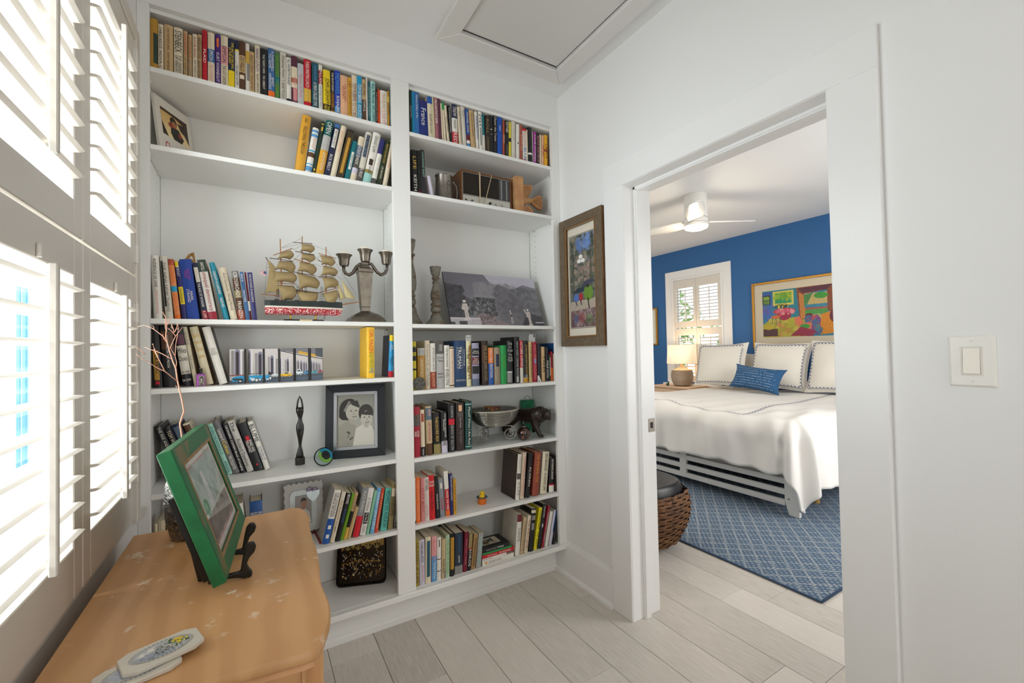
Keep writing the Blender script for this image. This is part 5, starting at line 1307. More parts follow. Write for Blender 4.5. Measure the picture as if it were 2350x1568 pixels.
cv = Cv(26, 14, 'e8e0dc')
for k in range(7):
    cv.rect(0, k / 7, 1, k / 7 + 1 / 14, 'b5404a')
cv.rect(.52, 0, 1, .55, '3b4a80')
fo = L_(sp_(48, 615))
printed('flag', cv, fo, L_(sp_(148, 640)) - fo, L_(sp_(42, 680)) - fo, ship)
crw = MB()
for a, b in ((330, 770), (430, 770)):
    pass
p = L_(sp_(378, 785))
crw.lathe([(.0065, -.005), (.0075, .005)], 10, p)
crw.build('crows_nest', WOOD, ship)
b0, b1 = L_(sp_(412, 1405)), L_(sp_(1040, 1405))
MB().box(b0.x, -.02, 0, b1.x, .02, .0065).build('stand_base', M('17140f', 0.35), ship, bevel=.0015)
n0, n1 = L_(sp_(660, 1390)), L_(sp_(858, 1390))
pl = MB().box(n0.x, -.0207, .0008, n1.x, -.02, .0056).build('nameplate', M('c9b27c', 0.35, 0.6), ship)
for a in (523, 915):
    p = L_(sp_(a, 1340))
    MB().lathe([(.0045, .0065), (.004, .010), (.0028, .016), (.0038, .022), (.003, A_.z + .002)], 12, (p.x, 0, 0)).build('brass_post', M('b8923c', 0.25, 0.9), ship, smooth=True)
an = L_(sp_(1045, 1372))
an.y = -.024
am = MB()
am.tube([an + Vector((0, 0, .011)), an + Vector((0, 0, -.002))], .0007, 5)
am.tube([an + Vector((.0045 * math.cos(q), 0, -.0005 + .004 * math.sin(q) + .002)) for q in [math.pi * (1 + k / 8) for k in range(9)]], .0007, 5)
am.tube([an + Vector((-.003, 0, .008)), an + Vector((.003, 0, .008))], .0006, 4)
am.build('anchor', CORD, ship)

# --- three-branched candelabra
CY = 2.022


def cp_(a, b, y=CY):
    return sp_(a, b, y)


cb = thing('candelabra', 'pewter three-branched candelabra with white candle stubs beside the ship', 'candelabra', (cp_(1690, 1300).x, CY, SZ))
PEW = M('857c70', 0.33, 0.85, var=0.5, vs=30, col2='4c453d')
cxo = cp_(1690, 1300).x


def czv(b, a=1690):
    return cp_(a, b).z - SZ


def cw(px):
    return px / 6.818 / 983 * cp_(1690, 900).y / 0.0 if False else px * 0.000318


q4 = math.pi / 4
MB().lathe([(cw(345), 0), (cw(345), .003), (cw(300), czv(1370)), (cw(215), czv(1315)), (cw(120), czv(1278)), (cw(85), czv(1262))], 4, rot=q4).build('base', PEW, cb, bevel=.002)
MB().lathe([(cw(84), czv(1264)), (cw(84), czv(1200)), (cw(90), czv(1195)), (cw(135), czv(665)), (cw(150), czv(660)), (cw(150), czv(610)), (cw(105), czv(590)), (cw(62), czv(530)), (cw(62), czv(500))], 4, rot=q4).build('column', PEW, cb, bevel=.0015)


def cup(px, rim, bot, name='candle_cup'):
    x = cp_(px, rim).x - cxo
    z1_, z0 = cp_(px, rim).z - SZ, cp_(px, bot).z - SZ
    h = z1_ - z0
    r = cw(108)
    o = MB().lathe([(r * .25, z0 - .002), (r * .55, z0), (r * .64, z0 + h * .22), (r * .66, z0 + h * .5), (r * .78, z0 + h * .8), (r * 1.0, z1_ - .001), (r * 1.02, z1_ + .001), (r * .9, z1_), (r * .6, z1_ - .008)], 20, (x, 0, 0)).build(name, PEW, cb, smooth='auto')
    MB().ball((x, 0, z1_ - .004), r * .8, r * .8, .021, 16).build('candle_stub', M('efe8d6', .6), o, smooth=True)
    return x, z0


cup(1690, 302, 485)
for pts, px, rim, bot in ((((1680, 512), (1610, 520), (1555, 565), (1500, 655), (1440, 692), (1385, 665), (1355, 610), (1352, 545)), 1360, 378, 550), (((1705, 508), (1790, 520), (1838, 590), (1880, 650), (1940, 690), (2005, 660), (2032, 600), (2034, 525)), 2018, 348, 525)):
    MB().tube([Vector((cp_(a, b).x - cxo, 0, cp_(a, b).z - SZ)) for a, b in pts], cw(24), 8).build('branch', PEW, cb, smooth=True)
    cup(px, rim, bot)

# --- gilt bow behind the blue book, third left shelf
bw = thing('straw_bow', 'small dried straw bow poking up behind the wide blue book', 'ornament', tuple(at(440, 600, 1, 2.13)))
for pts in (((430, 592), (436, 586), (442, 581), (447, 600)), ((425, 594), (432, 596), (440, 598), (447, 602)), ((447, 598), (449, 606), (448, 640), (447, 700))):
    P = [at(a, b, 1, 2.13) - Vector(bw.location) for a, b in pts]
    if pts[-1][1] == 700:
        P[-1].z = SZ - bw.location.z + .001
    MB().tube(P, [.004, .006, .006, .002] if pts[-1][1] < 650 else .0015, 6).build('straw_loop', M('b98a4a', .7), bw, smooth=True)

# --- perfume bottle, fourth left shelf
pz = 1.1532
po = at(310 + 1070 / 7.12, 720 + 1188 / 7.12, 2, pz)
po.y = max(po.y, 1.957)
bt = thing('nail_polish', 'purple square bottle with black cap and tiny portrait', 'bottle', (po.x, po.y + .012, pz))
hb = at(310 + 1070 / 7.12, 720 + 985 / 7.12, 1, po.y).z - pz
MB().box(-.013, -.012, 0, .013, .012, hb).build('glass_body', M('8a2a9a', .2, var=1, vs=260, col2='d070d8', thr=(.45, .6), coat=.5), bt, bevel=.002)
MB().lathe([(.0058, hb), (.006, hb + .002), (.0055, hb + .018), (.005, hb + .0185)], 14).build('cap', M('141416', .25), bt)
tp = MB()
for k in range(10):
    q = TAU * k / 10
    tp.ball((.0048 * math.cos(q), .0048 * math.sin(q), hb + .0195), .0018, n=6)
tp.ball((0, 0, hb + .0205), .0025, n=6)
tp.build('beaded_top', M('a39a86', .3, .8), bt, kind='stuff')
cv = Cv(30, 34, '8d8378').ell(.5, .42, .34, .34, '1d1b1a').ell(.48, .5, .2, .26, 'b5a79a').poly([(.2, 1), (.32, .76), (.68, .76), (.85, 1)], '57504a').ell(.42, .46, .03, .02, '2a2624').ell(.57, .46, .03, .02, '2a2624').line([(.42, .62), (.55, .62)], .02, '5c3c38')
printed('portrait_sticker', cv, (-.005, -.0123, hb * .86), (.0165, 0, 0), (0, 0, -hb * .8), bt)

# --- six upright blocks that carry one street picture
cv = Cv(330, 150, 'b3aca8')
cv.fade('cfc8c4', 'a8a19d').poly([(.55, 0), (1, 0), (1, .3), (.75, .16), (.55, .06)], '6d6a70').poly([(.74, .07), (.93, .2), (.93, .28), (.74, .16)], 'c79a20').poly([(.92, 0), (1, 0), (1, .3), (.92, .22)], '333a44')
cv.line([(.52, .05), (.75, .2), (1, .34)], .006, '4a3d3a')
for x, w_, top in ((.085, .03, .0), (.20, .028, .02), (.33, .026, .08), (.455, .02, .2), (.535, .017, .26), (.625, .014, .3), (.735, .009, .35), (.77, .009, .37), (.80, .008, .4), (.825, .007, .41), (.88, .008, .38), (.905, .007, .4), (.93, .006, .42), (.95, .006, .44), (.97, .005, .45)):
    cv.rect(x - w_, top + .08, x + w_, .76, '7d7a90').ell(x, top + .09, w_, .09, '7d7a90')
    cv.rect(x - w_ * .55, top + .14, x + w_ * .5, .76, '2c221e').ell(x - w_ * .02, top + .14, w_ * .52, .07, '2c221e')
    cv.rect(x + w_ * 1.1, top, x + w_ * 1.6, .78, 'd9d4d4').rect(x - w_ * 2.2, top + .04, x - w_ * 1.2, .78, '8b8684')
for k in range(40):
    cv.rect(.02, .02 + k * .02, .075, .022 + k * .02, '77726e', .5)
cv.rect(0, .74, .2, .78, '7a2a2a', .6)
cv.poly([(0, 1), (0, .9), (.35, .88), (.7, .8), (1, .76), (1, 1)], '3c4652').poly([(0, 1), (0, .95), (.5, .93), (1, .86), (1, 1)], '46566a')


def car(x0, y0, x1, y1, col, roof=None, white=None):
    h = y1 - y0
    w_ = x1 - x0
    if roof:
        cv.poly([(x0 + w_ * .3, y0 + h * .4), (x0 + w_ * .42, y0 - h * .1), (x0 + w_ * .75, y0 - h * .1), (x0 + w_ * .85, y0 + h * .4)], roof).poly([(x0 + w_ * .38, y0 + h * .35), (x0 + w_ * .45, y0), (x0 + w_ * .7, y0), (x0 + w_ * .76, y0 + h * .35)], '3a444a')
    cv.poly([(x0, y0 + h * .5), (x0 + w_ * .12, y0 + h * .3), (x0 + w_ * .9, y0 + h * .28), (x1, y0 + h * .42), (x1, y0 + h * .75), (x0 + w_ * .02, y0 + h * .85)], col)
    if white:
        cv.poly([(x0 + w_ * .45, y0 + h * .5), (x0 + w_ * .8, y0 + h * .75), (x1, y0 + h * .6), (x1, y0 + h * .8), (x0 + w_ * .5, y0 + h * .85)], white)
    for a in (.22, .8):
        cv.ell(x0 + w_ * a, y0 + h * .82, h * .15 * cv.h / cv.w * 1.3, h * .2, '16181a').ell(x0 + w_ * a, y0 + h * .82, h * .07 * cv.h / cv.w * 1.3, h * .1, 'd8d8d8')


car(.02, .70, .45, .98, '1e93c4', None, 'd5dde0')
cv.poly([(.03, .84), (.15, .86), (.15, .92), (.04, .9)], '2a3338').line([(.2, .74), (.31, .73), (.34, .8)], .004, '303a3e')
cv.ell(.29, .92, .022, .07, '14181a').ell(.29, .92, .014, .045, 'dde2e2').ell(.435, .88, .018, .06, '14181a').ell(.435, .88, .011, .038, 'dde2e2')
car(.455, .72, .52, .87, 'cdd5d8')
car(.53, .72, .67, .88, 'e0b012', 'd8d2b8')
car(.69, .66, .78, .84, 'cfd8da', 'dfe5e6')
car(.79, .70, .86, .82, '2a86b8', '2a86b8')
car(.875, .70, .95, .81, '2f9aa8', '2f9aa8')
car(.94, .69, 1.0, .79, 'a02a40', 'a02a40')
cv.ell(.425, .7, .008, .03, '15151a').rect(.415, .71, .45, .79, '15151a').grain(.12)
edges = [(90, 272, 296), (325, 502, 524), (527, 692, 712), (720, 878, 906), (909, 1062, 1093), (1096, 1240, 1242)]
for k, (a, b, b2) in enumerate(edges):
    yb = 2.03
    p0 = at(510 + a / 5.372, 875, 1, yb)
    p1 = at(510 + b / 5.372, 875, 1, yb)
    zt = at(510 + a / 5.372, 755 + 72 / 5.372, 1, yb).z if k < 3 else at(510 + a / 5.372, 755 + (80 + (k - 3) * 4) / 5.372, 1, yb).z
    h_ = min(zt - pz, .1385)
    lab = ['leftmost block of the split street photograph, blue car bonnet', 'second street photo block from the left, blue car wheel and arch', 'third street photo block from the left, tail of the blue car',
           'fourth street photo block from the left, yellow car and arches', 'fifth street photo block from the left, white car below yellow awning', 'rightmost street photo block, small teal and red cars'][k]
    t = thing('photo_block', lab, 'photo block', (p0.x, yb, pz), 0, 'street photograph split over six blocks')
    MB().box(0, 0, 0, at(510 + b2 / 5.372, 875, 1, yb).x - p0.x, .03, h_).build('wood_block', M('131212', .4), t, bevel=.0008)
    s_ = Cv(1, 1, '000000')
    i0, i1 = int((a - 90) / 1150 * 330), int((b - 90) / 1150 * 330)
    s_.a = cv.a[:, i0:i1].copy()
    s_.h, s_.w = s_.a.shape[:2]
    printed('street_print', s_, (.0005, -.0006, h_ - .0005), (p1.x - p0.x - .001, 0, 0), (0, 0, -h_ + .001), t, .3)

# --- two thrillers at the right end of the fourth left shelf
yo = at(620 + 1890 / 7.833, 730 + 1095 / 7.833, 2, pz)
y0_ = 1.968
bx = at(620 + 1880 / 7.833, 872, 1, y0_).x
bx1 = at(620 + 2012 / 7.833, 872, 1, y0_).x
ht = min(at(620 + 1915 / 7.833, 730 + 160 / 7.833, 1, y0_).z - pz, .2275)
book('thick yellow hardback with multicoloured capitals, right end of fourth left shelf', bx, y0_, pz, bx1 - bx + .002, ht, 0.6, .15, 1, 'f6c314',
     [('CARL HIAASEN', .05, .5, 'd8402a', .55, 0, .55), ('SQUEEZE', .5, .8, '6a9a20', .55, 0, .55), ('ME', .81, .9, '2a86a0', .55, 0, .55)], [], 'books on the fourth left shelf')
bx2 = at(620 + 2085 / 7.833, 868, 1, y0_).x
ht2 = at(620 + 2150 / 7.833, 730 + 310 / 7.833, 1, y0_).z - pz
book('light blue paperback with yellow head and red foot beside the yellow hardback', .535, y0_, pz, .0215, ht2, 3.0, .12, 0, '2f9fd6',
     [('Carl\nHiaasen', .2, .38, 'white', .6, 0, .5), ('RAZOR\nGIRL', .5, .72, '12405a', .6, 0, .5)], [(.86, 1, 'yellow', 0, 1), (0, .14, 'red', 0, 1)], 'books on the fourth left shelf', side='navy')

# --- carved figure, paperweight, double portrait: fifth left shelf
fz = 0.7832


def kp(a, b, y):
    return at(620 + a / 7.127, 870 + b / 7.127, 1, y)


fy = 2.10
fo = kp(490, 1385, fy)
fg = thing('carved_figure', 'slim black carved figure with looped arms on an oval base', 'figurine', (fo.x, fy, fz))


def fl(a, b, dy=0.0):
    v = kp(a, b, fy)
    return Vector((v.x - fo.x, dy, v.z - fz))


EB = M('1b1917', 0.28, bump=.05, bs=90)
MB().lathe([(.0185, 0), (.0195, .003), (.0195, fl(490, 1285).z - .002), (.0185, fl(490, 1282).z)], 20, sx=1, sy=.75).build('oval_base', M('201d1a', .45), fg)
bd = MB()
prof = [(485, 1290, 56), (485, 1240, 52), (488, 1170, 38), (490, 1105, 22), (490, 1060, 22), (490, 980, 32), (490, 900, 46), (488, 820, 56), (487, 750, 52), (488, 700, 34), (490, 650, 26), (490, 600, 36), (485, 540, 52), (483, 500, 54), (482, 465, 50)]
n = 14
vs = []
for a, b, r in prof:
    c_ = fl(a, b)
    rr = r * .000285
    vs += [c_ + Vector((rr * math.cos(TAU * j / n), rr * .62 * math.sin(TAU * j / n), 0)) for j in range(n)]
bd.add(vs, [(i * n + j, i * n + (j + 1) % n, (i + 1) * n + (j + 1) % n, (i + 1) * n + j) for i in range(len(prof) - 1) for j in range(n)] + [tuple(range(n))[::-1], tuple((len(prof) - 1) * n + j for j in range(n))])
bd.build('body', EB, fg, smooth=True)
MB().tube([fl(*p) for p in ((440, 500), (442, 430), (455, 350), (483, 285), (512, 345), (528, 430), (530, 500))], [.0042, .0036, .0036, .0042, .0036, .0036, .0042], 8).build('looped_arms', EB, fg, smooth=True)
MB().tube([fl(a, b, -.0078) for a, b in ((500, 905), (490, 860), (505, 780), (522, 745), (524, 800), (512, 880), (500, 905))], .0007, 5).build('carved_line', M('6d6660', .5), fg)

gp = at(620 + 885 / 7.127, 870 + 1440 / 7.127, 2, fz)
gr_ = 150 / 7.127 / 983 * (gp.x * .512 + gp.y * .859)
pw = thing('paperweight', 'clear glass paperweight with blue and green swirl', 'paperweight', (gp.x + .001, gp.y + gr_ * .55, fz))
gm = glass_mat('frosted_glass', (.86, .93, .93))
MB().ball((0, 0, gr_), gr_, n=32).build('glass_ball', gm, pw, smooth=True)
rx = Matrix.Rotation(math.radians(55), 3, 'X') @ Matrix.Rotation(math.radians(25), 3, 'Y')


def ring(r0, r1, zc, col, name, a0=0, a1=TAU):
    mb = MB()
    mb.grid(lambda u, v: Vector((0, 0, gr_)) + rx @ Vector(((r0 + (r1 - r0) * v) * math.cos(a0 + (a1 - a0) * u), (r0 + (r1 - r0) * v) * math.sin(a0 + (a1 - a0) * u), zc)), 24, 2)
    o = mb.build(name, M(col, .3), pw)
    o.modifiers.new('t', 'SOLIDIFY').thickness = .0012
    return o


ring(gr_ * .02, gr_ * .5, gr_ * .42, '141210', 'black_core')
ring(gr_ * .5, gr_ * .82, gr_ * .36, '1786a8', 'blue_band', -.5, 2.6)
ring(gr_ * .5, gr_ * .82, gr_ * .36, '7fae3a', 'green_band', 2.6, 5.78)

bl, br_ = kp(895, 1275, 2.08), kp(1882, 1275, 2.02)
blk = thing('portrait_frame', 'black picture frame with silver lip around a portrait of two girls', 'picture frame')
o_ = Vector((bl.x, 2.115, fz + .0035))
u_ = Vector((.5085, 2.035, fz + .0035)) - o_
o_.x = at(620 + 893 / 7.127, 1049, 1, o_.y).x
u_ = Vector((at(620 + 1885 / 7.127, 1049, 1, 2.045).x, 2.045, fz + .0035)) - o_
nh = Vector((u_.y, -u_.x, 0)).normalized()
zt = at(620 + 940 / 7.127, 870 + 122 / 7.127, 1, 2.15).z
v_ = Vector((0, 0, min(zt - fz, .335))) - nh * .05
n_ = u_.cross(v_).normalized()
if n_.y > 0:
    n_ = -n_
ul, vl = u_.length, v_.length
uu, vv = u_.normalized(), v_.normalized()
w_ = .034
frame_rect(MB(), o_ - n_ * .018, u_, v_, n_, w_, .018).build('frame', M('1a2026', .28), blk, bevel=.0012)
i_o = o_ + uu * w_ + vv * w_
iu, iv = uu * (ul - 2 * w_), vv * (vl - 2 * w_)
frame_rect(MB(), i_o - n_ * .016, iu, iv, n_, .015, .012).build('silver_lip', M('b9bcc0', .22, .9), blk, bevel=.0008)
MB().obox(o_ - n_ * .018, u_, v_, -n_ * .004).build('back_board', M('2a2724', .8), blk)
cv = Cv(110, 140, 'aaa89c')
cv.fade('9b998e', 'c9c6ba')
cv.ell(.33, .27, .27, .2, '34322f').poly([(.06, .25), (.6, .2), (.58, .42), (.4, .5), (.12, .48), (.05, .42)], '34322f').ell(.42, .34, .19, .17, 'c6c1b2').line([(.2, .3), (.32, .14), (.52, .12)], .03, '8f8c83').poly([(.32, .1), (.56, .12), (.6, .26), (.4, .2)], '3b3935')
cv.poly([(.02, .62), (.25, .5), (.42, .55), (.55, .66), (.5, 1), (0, 1)], 'a7a396').poly([(.3, .46), (.46, .48), (.46, .58), (.32, .54)], 'b7b2a4')
cv.ell(.77, .36, .2, .17, '3e3b38').ell(.79, .48, .16, .16, 'cfcabd').poly([(.6, .36), (.95, .3), (.97, .42), (.7, .4)], '45423e').poly([(.42, 1), (.5, .66), (.7, .58), (.92, .62), (1, .75), (1, 1)], 'e3dfd2').poly([(.7, .56), (.84, .58), (.84, .66), (.72, .64)], 'c4bfb2')
for x, y in ((.37, .31), (.5, .31), (.73, .45), (.86, .45)):
    cv.ell(x, y, .025, .011, '2c2a28')
cv.line([(.44, .33), (.47, .38), (.43, .385)], .006, '8d887c').line([(.4, .425), (.46, .44), (.52, .42)], .01, '6d675e').line([(.8, .47), (.82, .51), (.79, .515)], .006, '9a9588').line([(.76, .55), (.81, .56), (.86, .545)], .009, '6d675e')
cv.speck(9, .25, .7, .42, .98, .02, ['57544f']).grain(.08)
ph_o = i_o + uu * .015 + vv * (vl - 2 * w_ - .015) - n_ * .013
ph_u, ph_v = uu * (ul - 2 * w_ - .03), -vv * (vl - 2 * w_ - .03)
printed('photograph', cv, ph_o, ph_u, ph_v, blk, .25)
gq = MB()
gq.add([ph_o + n_ * .003, ph_o + ph_u + n_ * .003, ph_o + ph_u + ph_v + n_ * .003, ph_o + ph_v + n_ * .003], [(3, 2, 1, 0)])
PANE = glass_mat('picture_glass')
gq.build('glass', PANE, blk)
sb = o_ + u_ * .5 + v_ * .6 - n_ * .022
MB().obox(sb - uu * .02, uu * .04, Vector((0, .055, fz + .001 - sb.z)), -n_ * .003).build('strut', M('2a2724', .8), blk)

# --- white scalloped photo frame with heart, sixth left shelf
hz = .4632
hy = 2.16


def hp(a, b, y=hy):
    return at(640 + a / 8.958, 1100 + b / 8.958, 1, y)


hf = thing('scalloped_frame', 'white scalloped photo frame with pale green glass heart', 'picture frame')
TLc, TRc = hp(105, 150), hp(895, 75)
h_ = min(TLc.z - hz, .27)
x0, x1_ = TLc.x, TRc.x
lean = Vector((0, .035, h_))
oo = Vector((x0, hy - .035, hz + .0035))
ux = Vector((x1_ - x0, 0, 0))
pts = []
nw = 7
for k in range(4):
    c4 = [(0, 0), (1, 0), (1, 1), (0, 1)]
    a, b = Vector((*c4[k], 0)), Vector((*c4[(k + 1) % 4], 0))
    dn = Vector(((b - a).y, -(b - a).x, 0))
    m_ = nw * 4
    for j in range(m_):
        t_ = j / m_
        p = a + (b - a) * t_ + dn * (.018 * math.sin(TAU * nw * t_) if k else 0)
        pts.append(oo + ux * p.x + lean * p.y)
nl = ux.cross(lean).normalized()
MB().prism(pts, -nl * -.008 if nl.y > 0 else -nl * .008).build('mount', M('cfccc6', .4), hf, bevel=.001)
nf = nl if nl.y < 0 else -nl


def onf(a, b, d=.0008):
    return oo + ux * a + lean * b + nf * d


def rrect(a0, b0, a1, b1, r, d):
    P = []
    for cx_, cy_, q0 in ((a1 - r, b1 - r, 0), (a0 + r, b1 - r, 1), (a0 + r, b0 + r, 2), (a1 - r, b0 + r, 3)):
        for j in range(6):
            q = (q0 + j / 5) * math.pi / 2
            P.append(onf(cx_ + r * math.cos(q), cy_ + r * math.sin(q), d))
    return P


MB().prism(rrect(.13, .1, .84, .86, .12, .0004), nf * .003).build('glass_mosaic_border', M('aebfae', .25, var=.8, vs=160, col2='d0c8d0', coat=.4), hf, bevel=.001)
MB().prism(rrect(.27, .2, .69, .76, .01, .0035), nf * .001).build('inner_lip', M('8a8d88', .3), hf)
cv = Cv(60, 84, '9d8f88').fade('a8a09a', '8d7f76').poly([(.05, 1), (.15, .6), (.4, .48), (.65, .48), (.9, .62), (1, 1)], 'c9c9cc').ell(.52, .3, .19, .2, 'a8785e').poly([(.3, .26), (.34, .1), (.52, .05), (.7, .1), (.74, .28), (.66, .18), (.4, .18)], '2a2320').ell(.45, .3, .025, .012, '2a2320').ell(.6, .3, .025, .012, '2a2320').line([(.44, .41), (.52, .43), (.6, .41)], .014, '7a3f36')
printed('photo', cv, onf(.29, .74, .0048), ux * .38, -lean * .52, hf)
ha = []
for k in range(40):
    q = TAU * k / 40
    ha.append(onf(.735 + .0115 * 16 * math.sin(q) ** 3 * .95, .735 + .0098 * (13 * math.cos(q) - 5 * math.cos(2 * q) - 2 * math.cos(3 * q) - math.cos(4 * q)), .005))
MB().prism(ha, nf * .005).build('glass_heart', M('9fb8ae', .15, var=.6, vs=120, col2='c6cfd0', coat=.6), hf, bevel=.0015)
dv = MB()
for a, b, r in ((.62, .85, .011), (.66, .87, .009), (.78, .85, .01), (.83, .84, .008), (.72, .83, .006)):
    dv.ball(onf(a, b, .012), r, .004, r * .75, 10)
dv.build('bird_and_ribbon', M('a89ab8', .2, .3), hf)
sbp = oo + ux * .5 + lean * .6 - nf * .008
MB().obox(sbp - Vector((.015, 0, 0)), (.03, 0, 0), (0, .03, hz + .001 - sbp.z), nf * -.003).build('strut', M('8c8a86', .8), hf)

# --- red ornament half hidden by the dresser
rd = at(690 + 345 / 11.2, 1180 + 500 / 11.2, 2, hz)
ro = thing('red_ornament', 'small dark red leaf ornament with a ribbon in front of the scalloped frame', 'ornament', (rd.x, rd.y, hz))
RM = M('5a1a1e', .35, var=.4, vs=60)
MB().ball((0, 0, .007), .011, .009, .007, 12).build('body', RM, ro, smooth=True)
for s_ in (-1, 1):
    MB().prism([(0, -.001, .009), (s_ * .019, -.001, .017), (s_ * .012, -.001, .009), (s_ * .006, -.001, .006)], (0, .003, 0)).build('leaf', M('251a18', .5), ro)
MB().tube([(0, 0, .012), (0, 0, .018)], .0022, 6).build('stalk', M('2c1a14', .6), ro)
r1 = at(690 + 490 / 11.2, 1180 + 775 / 11.2, 2, hz) - Vector(ro.location)
MB().obox((.002, -.006, .0002), r1 - Vector((.002, -.006, 0)), (.008, .003, 0), (0, 0, .003)).build('ribbon', M('9c1c30', .35, var=.5, vs=50, col2='4a0f18'), ro)

# --- black lacquer tray on the bottom left shelf
tz = BZ + .0004


def tp_(a, b, y):
    return at(530 + a / 5.408, 1080 + b / 5.408, 1, y)


ta, tb = at(530 + 1300 / 5.408, 1080 + 1425 / 5.408, 2, tz), at(530 + 1935 / 5.408, 1080 + 1385 / 5.408, 2, tz)
ta.z = tb.z = tz
ttl = at(530 + 1345 / 5.408, 1080 + 960 / 5.408, 1, 2.19)
tr_ = thing('lacquer_tray', 'black lacquer tray with gold and silver floral painting on the bottom shelf', 'tray')
tb = Vector((.523, 2.085, tz))
ta = Vector((.311, 2.165, tz))
tu = tb - ta
tnh = Vector((tu.y, -tu.x, 0)).normalized()
tv = Vector((0, 0, .235)) - tnh * .055
tn = tu.cross(tv).normalized()
if tn.dot(tnh) < 0:
    tn = -tn


def tq(a, b, d):
    return ta + tu * a + tv * b + tn * d


def trr(m, d, r=.1):
    P = []
    ra, rb = r, r * tu.length / tv.length
    for cx_, cy_, q0 in ((1 - ra, 1 - rb, 0), (ra, 1 - rb, 1), (ra, rb, 2), (1 - ra, rb, 3)):
        for j in range(7):
            q = (q0 + j / 6) * math.pi / 2
            a_, b_ = cx_ + ra * math.cos(q), cy_ + rb * math.sin(q)
            P.append(tq(.5 + (a_ - .5) * m, .5 + (b_ - .5) * m, d))
    return P


LQ = M('0d0c0d', .16, coat=.5)
MB().prism(trr(.93, -.003), -tn * .004).build('tray_floor', LQ, tr_)
rm = MB()
A1, A2, A3 = trr(.93, -.005), trr(1.0, .012), trr(.985, .012)
m_ = len(A1)
rm.add(A1 + A2 + A3 + trr(.92, -.003), [(i, (i + 1) % m_, m_ + (i + 1) % m_, m_ + i) for i in range(m_)] + [(m_ + i, m_ + (i + 1) % m_, 2 * m_ + (i + 1) % m_, 2 * m_ + i) for i in range(m_)] + [(2 * m_ + i, 2 * m_ + (i + 1) % m_, 3 * m_ + (i + 1) % m_, 3 * m_ + i) for i in range(m_)])
rm.build('flared_rim', LQ, tr_, smooth='auto')
cv = Cv(150, 120, '0e0d0e')
cv.poly([(.04, .06), (.96, .0), (.97, .3), (.85, .34), (.72, .27), (.58, .3), (.45, .27), (.3, .34), (.16, .3), (.04, .36)], 'b8964e')
for x in (.18, .4, .62, .82):
    cv.ell(x, .02, .12, .1, '0e0d0e').ell(x, .34, .1, .1, '0e0d0e')
    for j in range(9):
        q = math.pi * (j + .5) / 9
        cv.line([(x, .36), (x + .1 * math.cos(q), .36 - .17 * math.sin(q))], .004, 'd9c27a' if j % 2 else '6d5a2a')
cv.speck(60, .05, .08, .95, .3, .006, ['1a1412', '7a3a20', 'e8d8a0'])
g = random.Random(4)
for k in range(150):
    x, y = .06 + .88 * g.random(), .4 + .5 * g.random()
    q = g.random() * 6.3
    l = .01 + .03 * g.random()
    cv.line([(x, y), (x + l * math.cos(q), y + l * math.sin(q))], .003 + .003 * g.random(), ['c98a2a', 'b9b8b4', 'd8c890', '8a5a1e', 'e6e2d6'][k % 5])
for k in range(7):
    cv.line([(.06 + .12 * k, .62 + .03 * math.sin(k * 2)), (.12 + .12 * k, .58 + .03 * math.cos(k)), (.18 + .12 * k, .62)], .005, 'b0883a')
printed('floral_painting', cv, tq(.04, .96, -.0024), tu * .92, -tv * .92, tr_, .18, mask=lambda x, y: (np.maximum(abs(x - .5) - .40, 0) ** 2 + np.maximum(abs(y - .5) - .40, 0) ** 2) < .1 ** 2)

# ------------------------------------------------------------------ right bay
# --- flat book under the row, top right shelf: thin wooden strip; white leaflet books are in the rows
# --- pewter mug, radio, clay fish: second right shelf
rz_ = 2.0192


def rp(a, b, y):
    return at(930 + a / 6.714, 330 + b / 6.714, 1, y)


my = 2.03
m0, m1 = rp(462, 800, my), rp(725, 830, my)
mr = (m1.x - m0.x) / 2
mug = thing('pewter_mug', 'pewter tankard with embossed crest beside the radio', 'mug', ((m0.x + m1.x) / 2, my, rz_))
mh = rp(590, 505, my).z - rz_
PW2 = M('8e8880', .36, .9, var=.4, vs=25, col2='5f5a53')
MB().lathe([(mr * 1.0, 0), (mr * 1.02, .004), (mr * .99, .010), (mr * .97, .012), (mr * .93, mh * .5), (mr * .88, mh - .008), (mr * .97, mh - .001), (mr * .96, mh), (mr * .88, mh - .001), (mr * .86, .006), (.002, .005)], 32).build('tankard_body', PW2, mug, smooth='auto')
MB().tube([(mr * .9, -.002, mh * .8), (mr * 1.15, -.002, mh * .84), (mr * 1.5, -.002, mh * .7), (mr * 1.58, -.002, mh * .42), (mr * 1.38, -.002, mh * .12), (mr * 1.22, -.002, mh * .04)], [.005, .0055, .005, .0048, .0042, .004], 8).build('handle', PW2, mug, smooth=True)
cr = MB()
for k in range(10):
    q0, q1 = TAU * k / 10, TAU * (k + .7) / 10
    pp = []
    for q in (q0, (q0 + q1) / 2, q1):
        a_, b_ = .32 + .3 * math.cos(q), mh * .52 + mh * .24 * math.sin(q)
        pp.append((mr * .95 * math.sin(a_), -mr * .95 * math.cos(a_) - .0005, b_))
    cr.tube(pp, .0013, 5)
for a_, b_ in ((.25, .6), (.36, .5), (.3, .42), (.42, .6)):
    cr.ball((mr * .94 * math.sin(a_), -mr * .94 * math.cos(a_), mh * b_), .0028, .0018, .004, 8)
cr.build('embossed_crest', M('6e675e', .4, .9), mug, smooth=True)

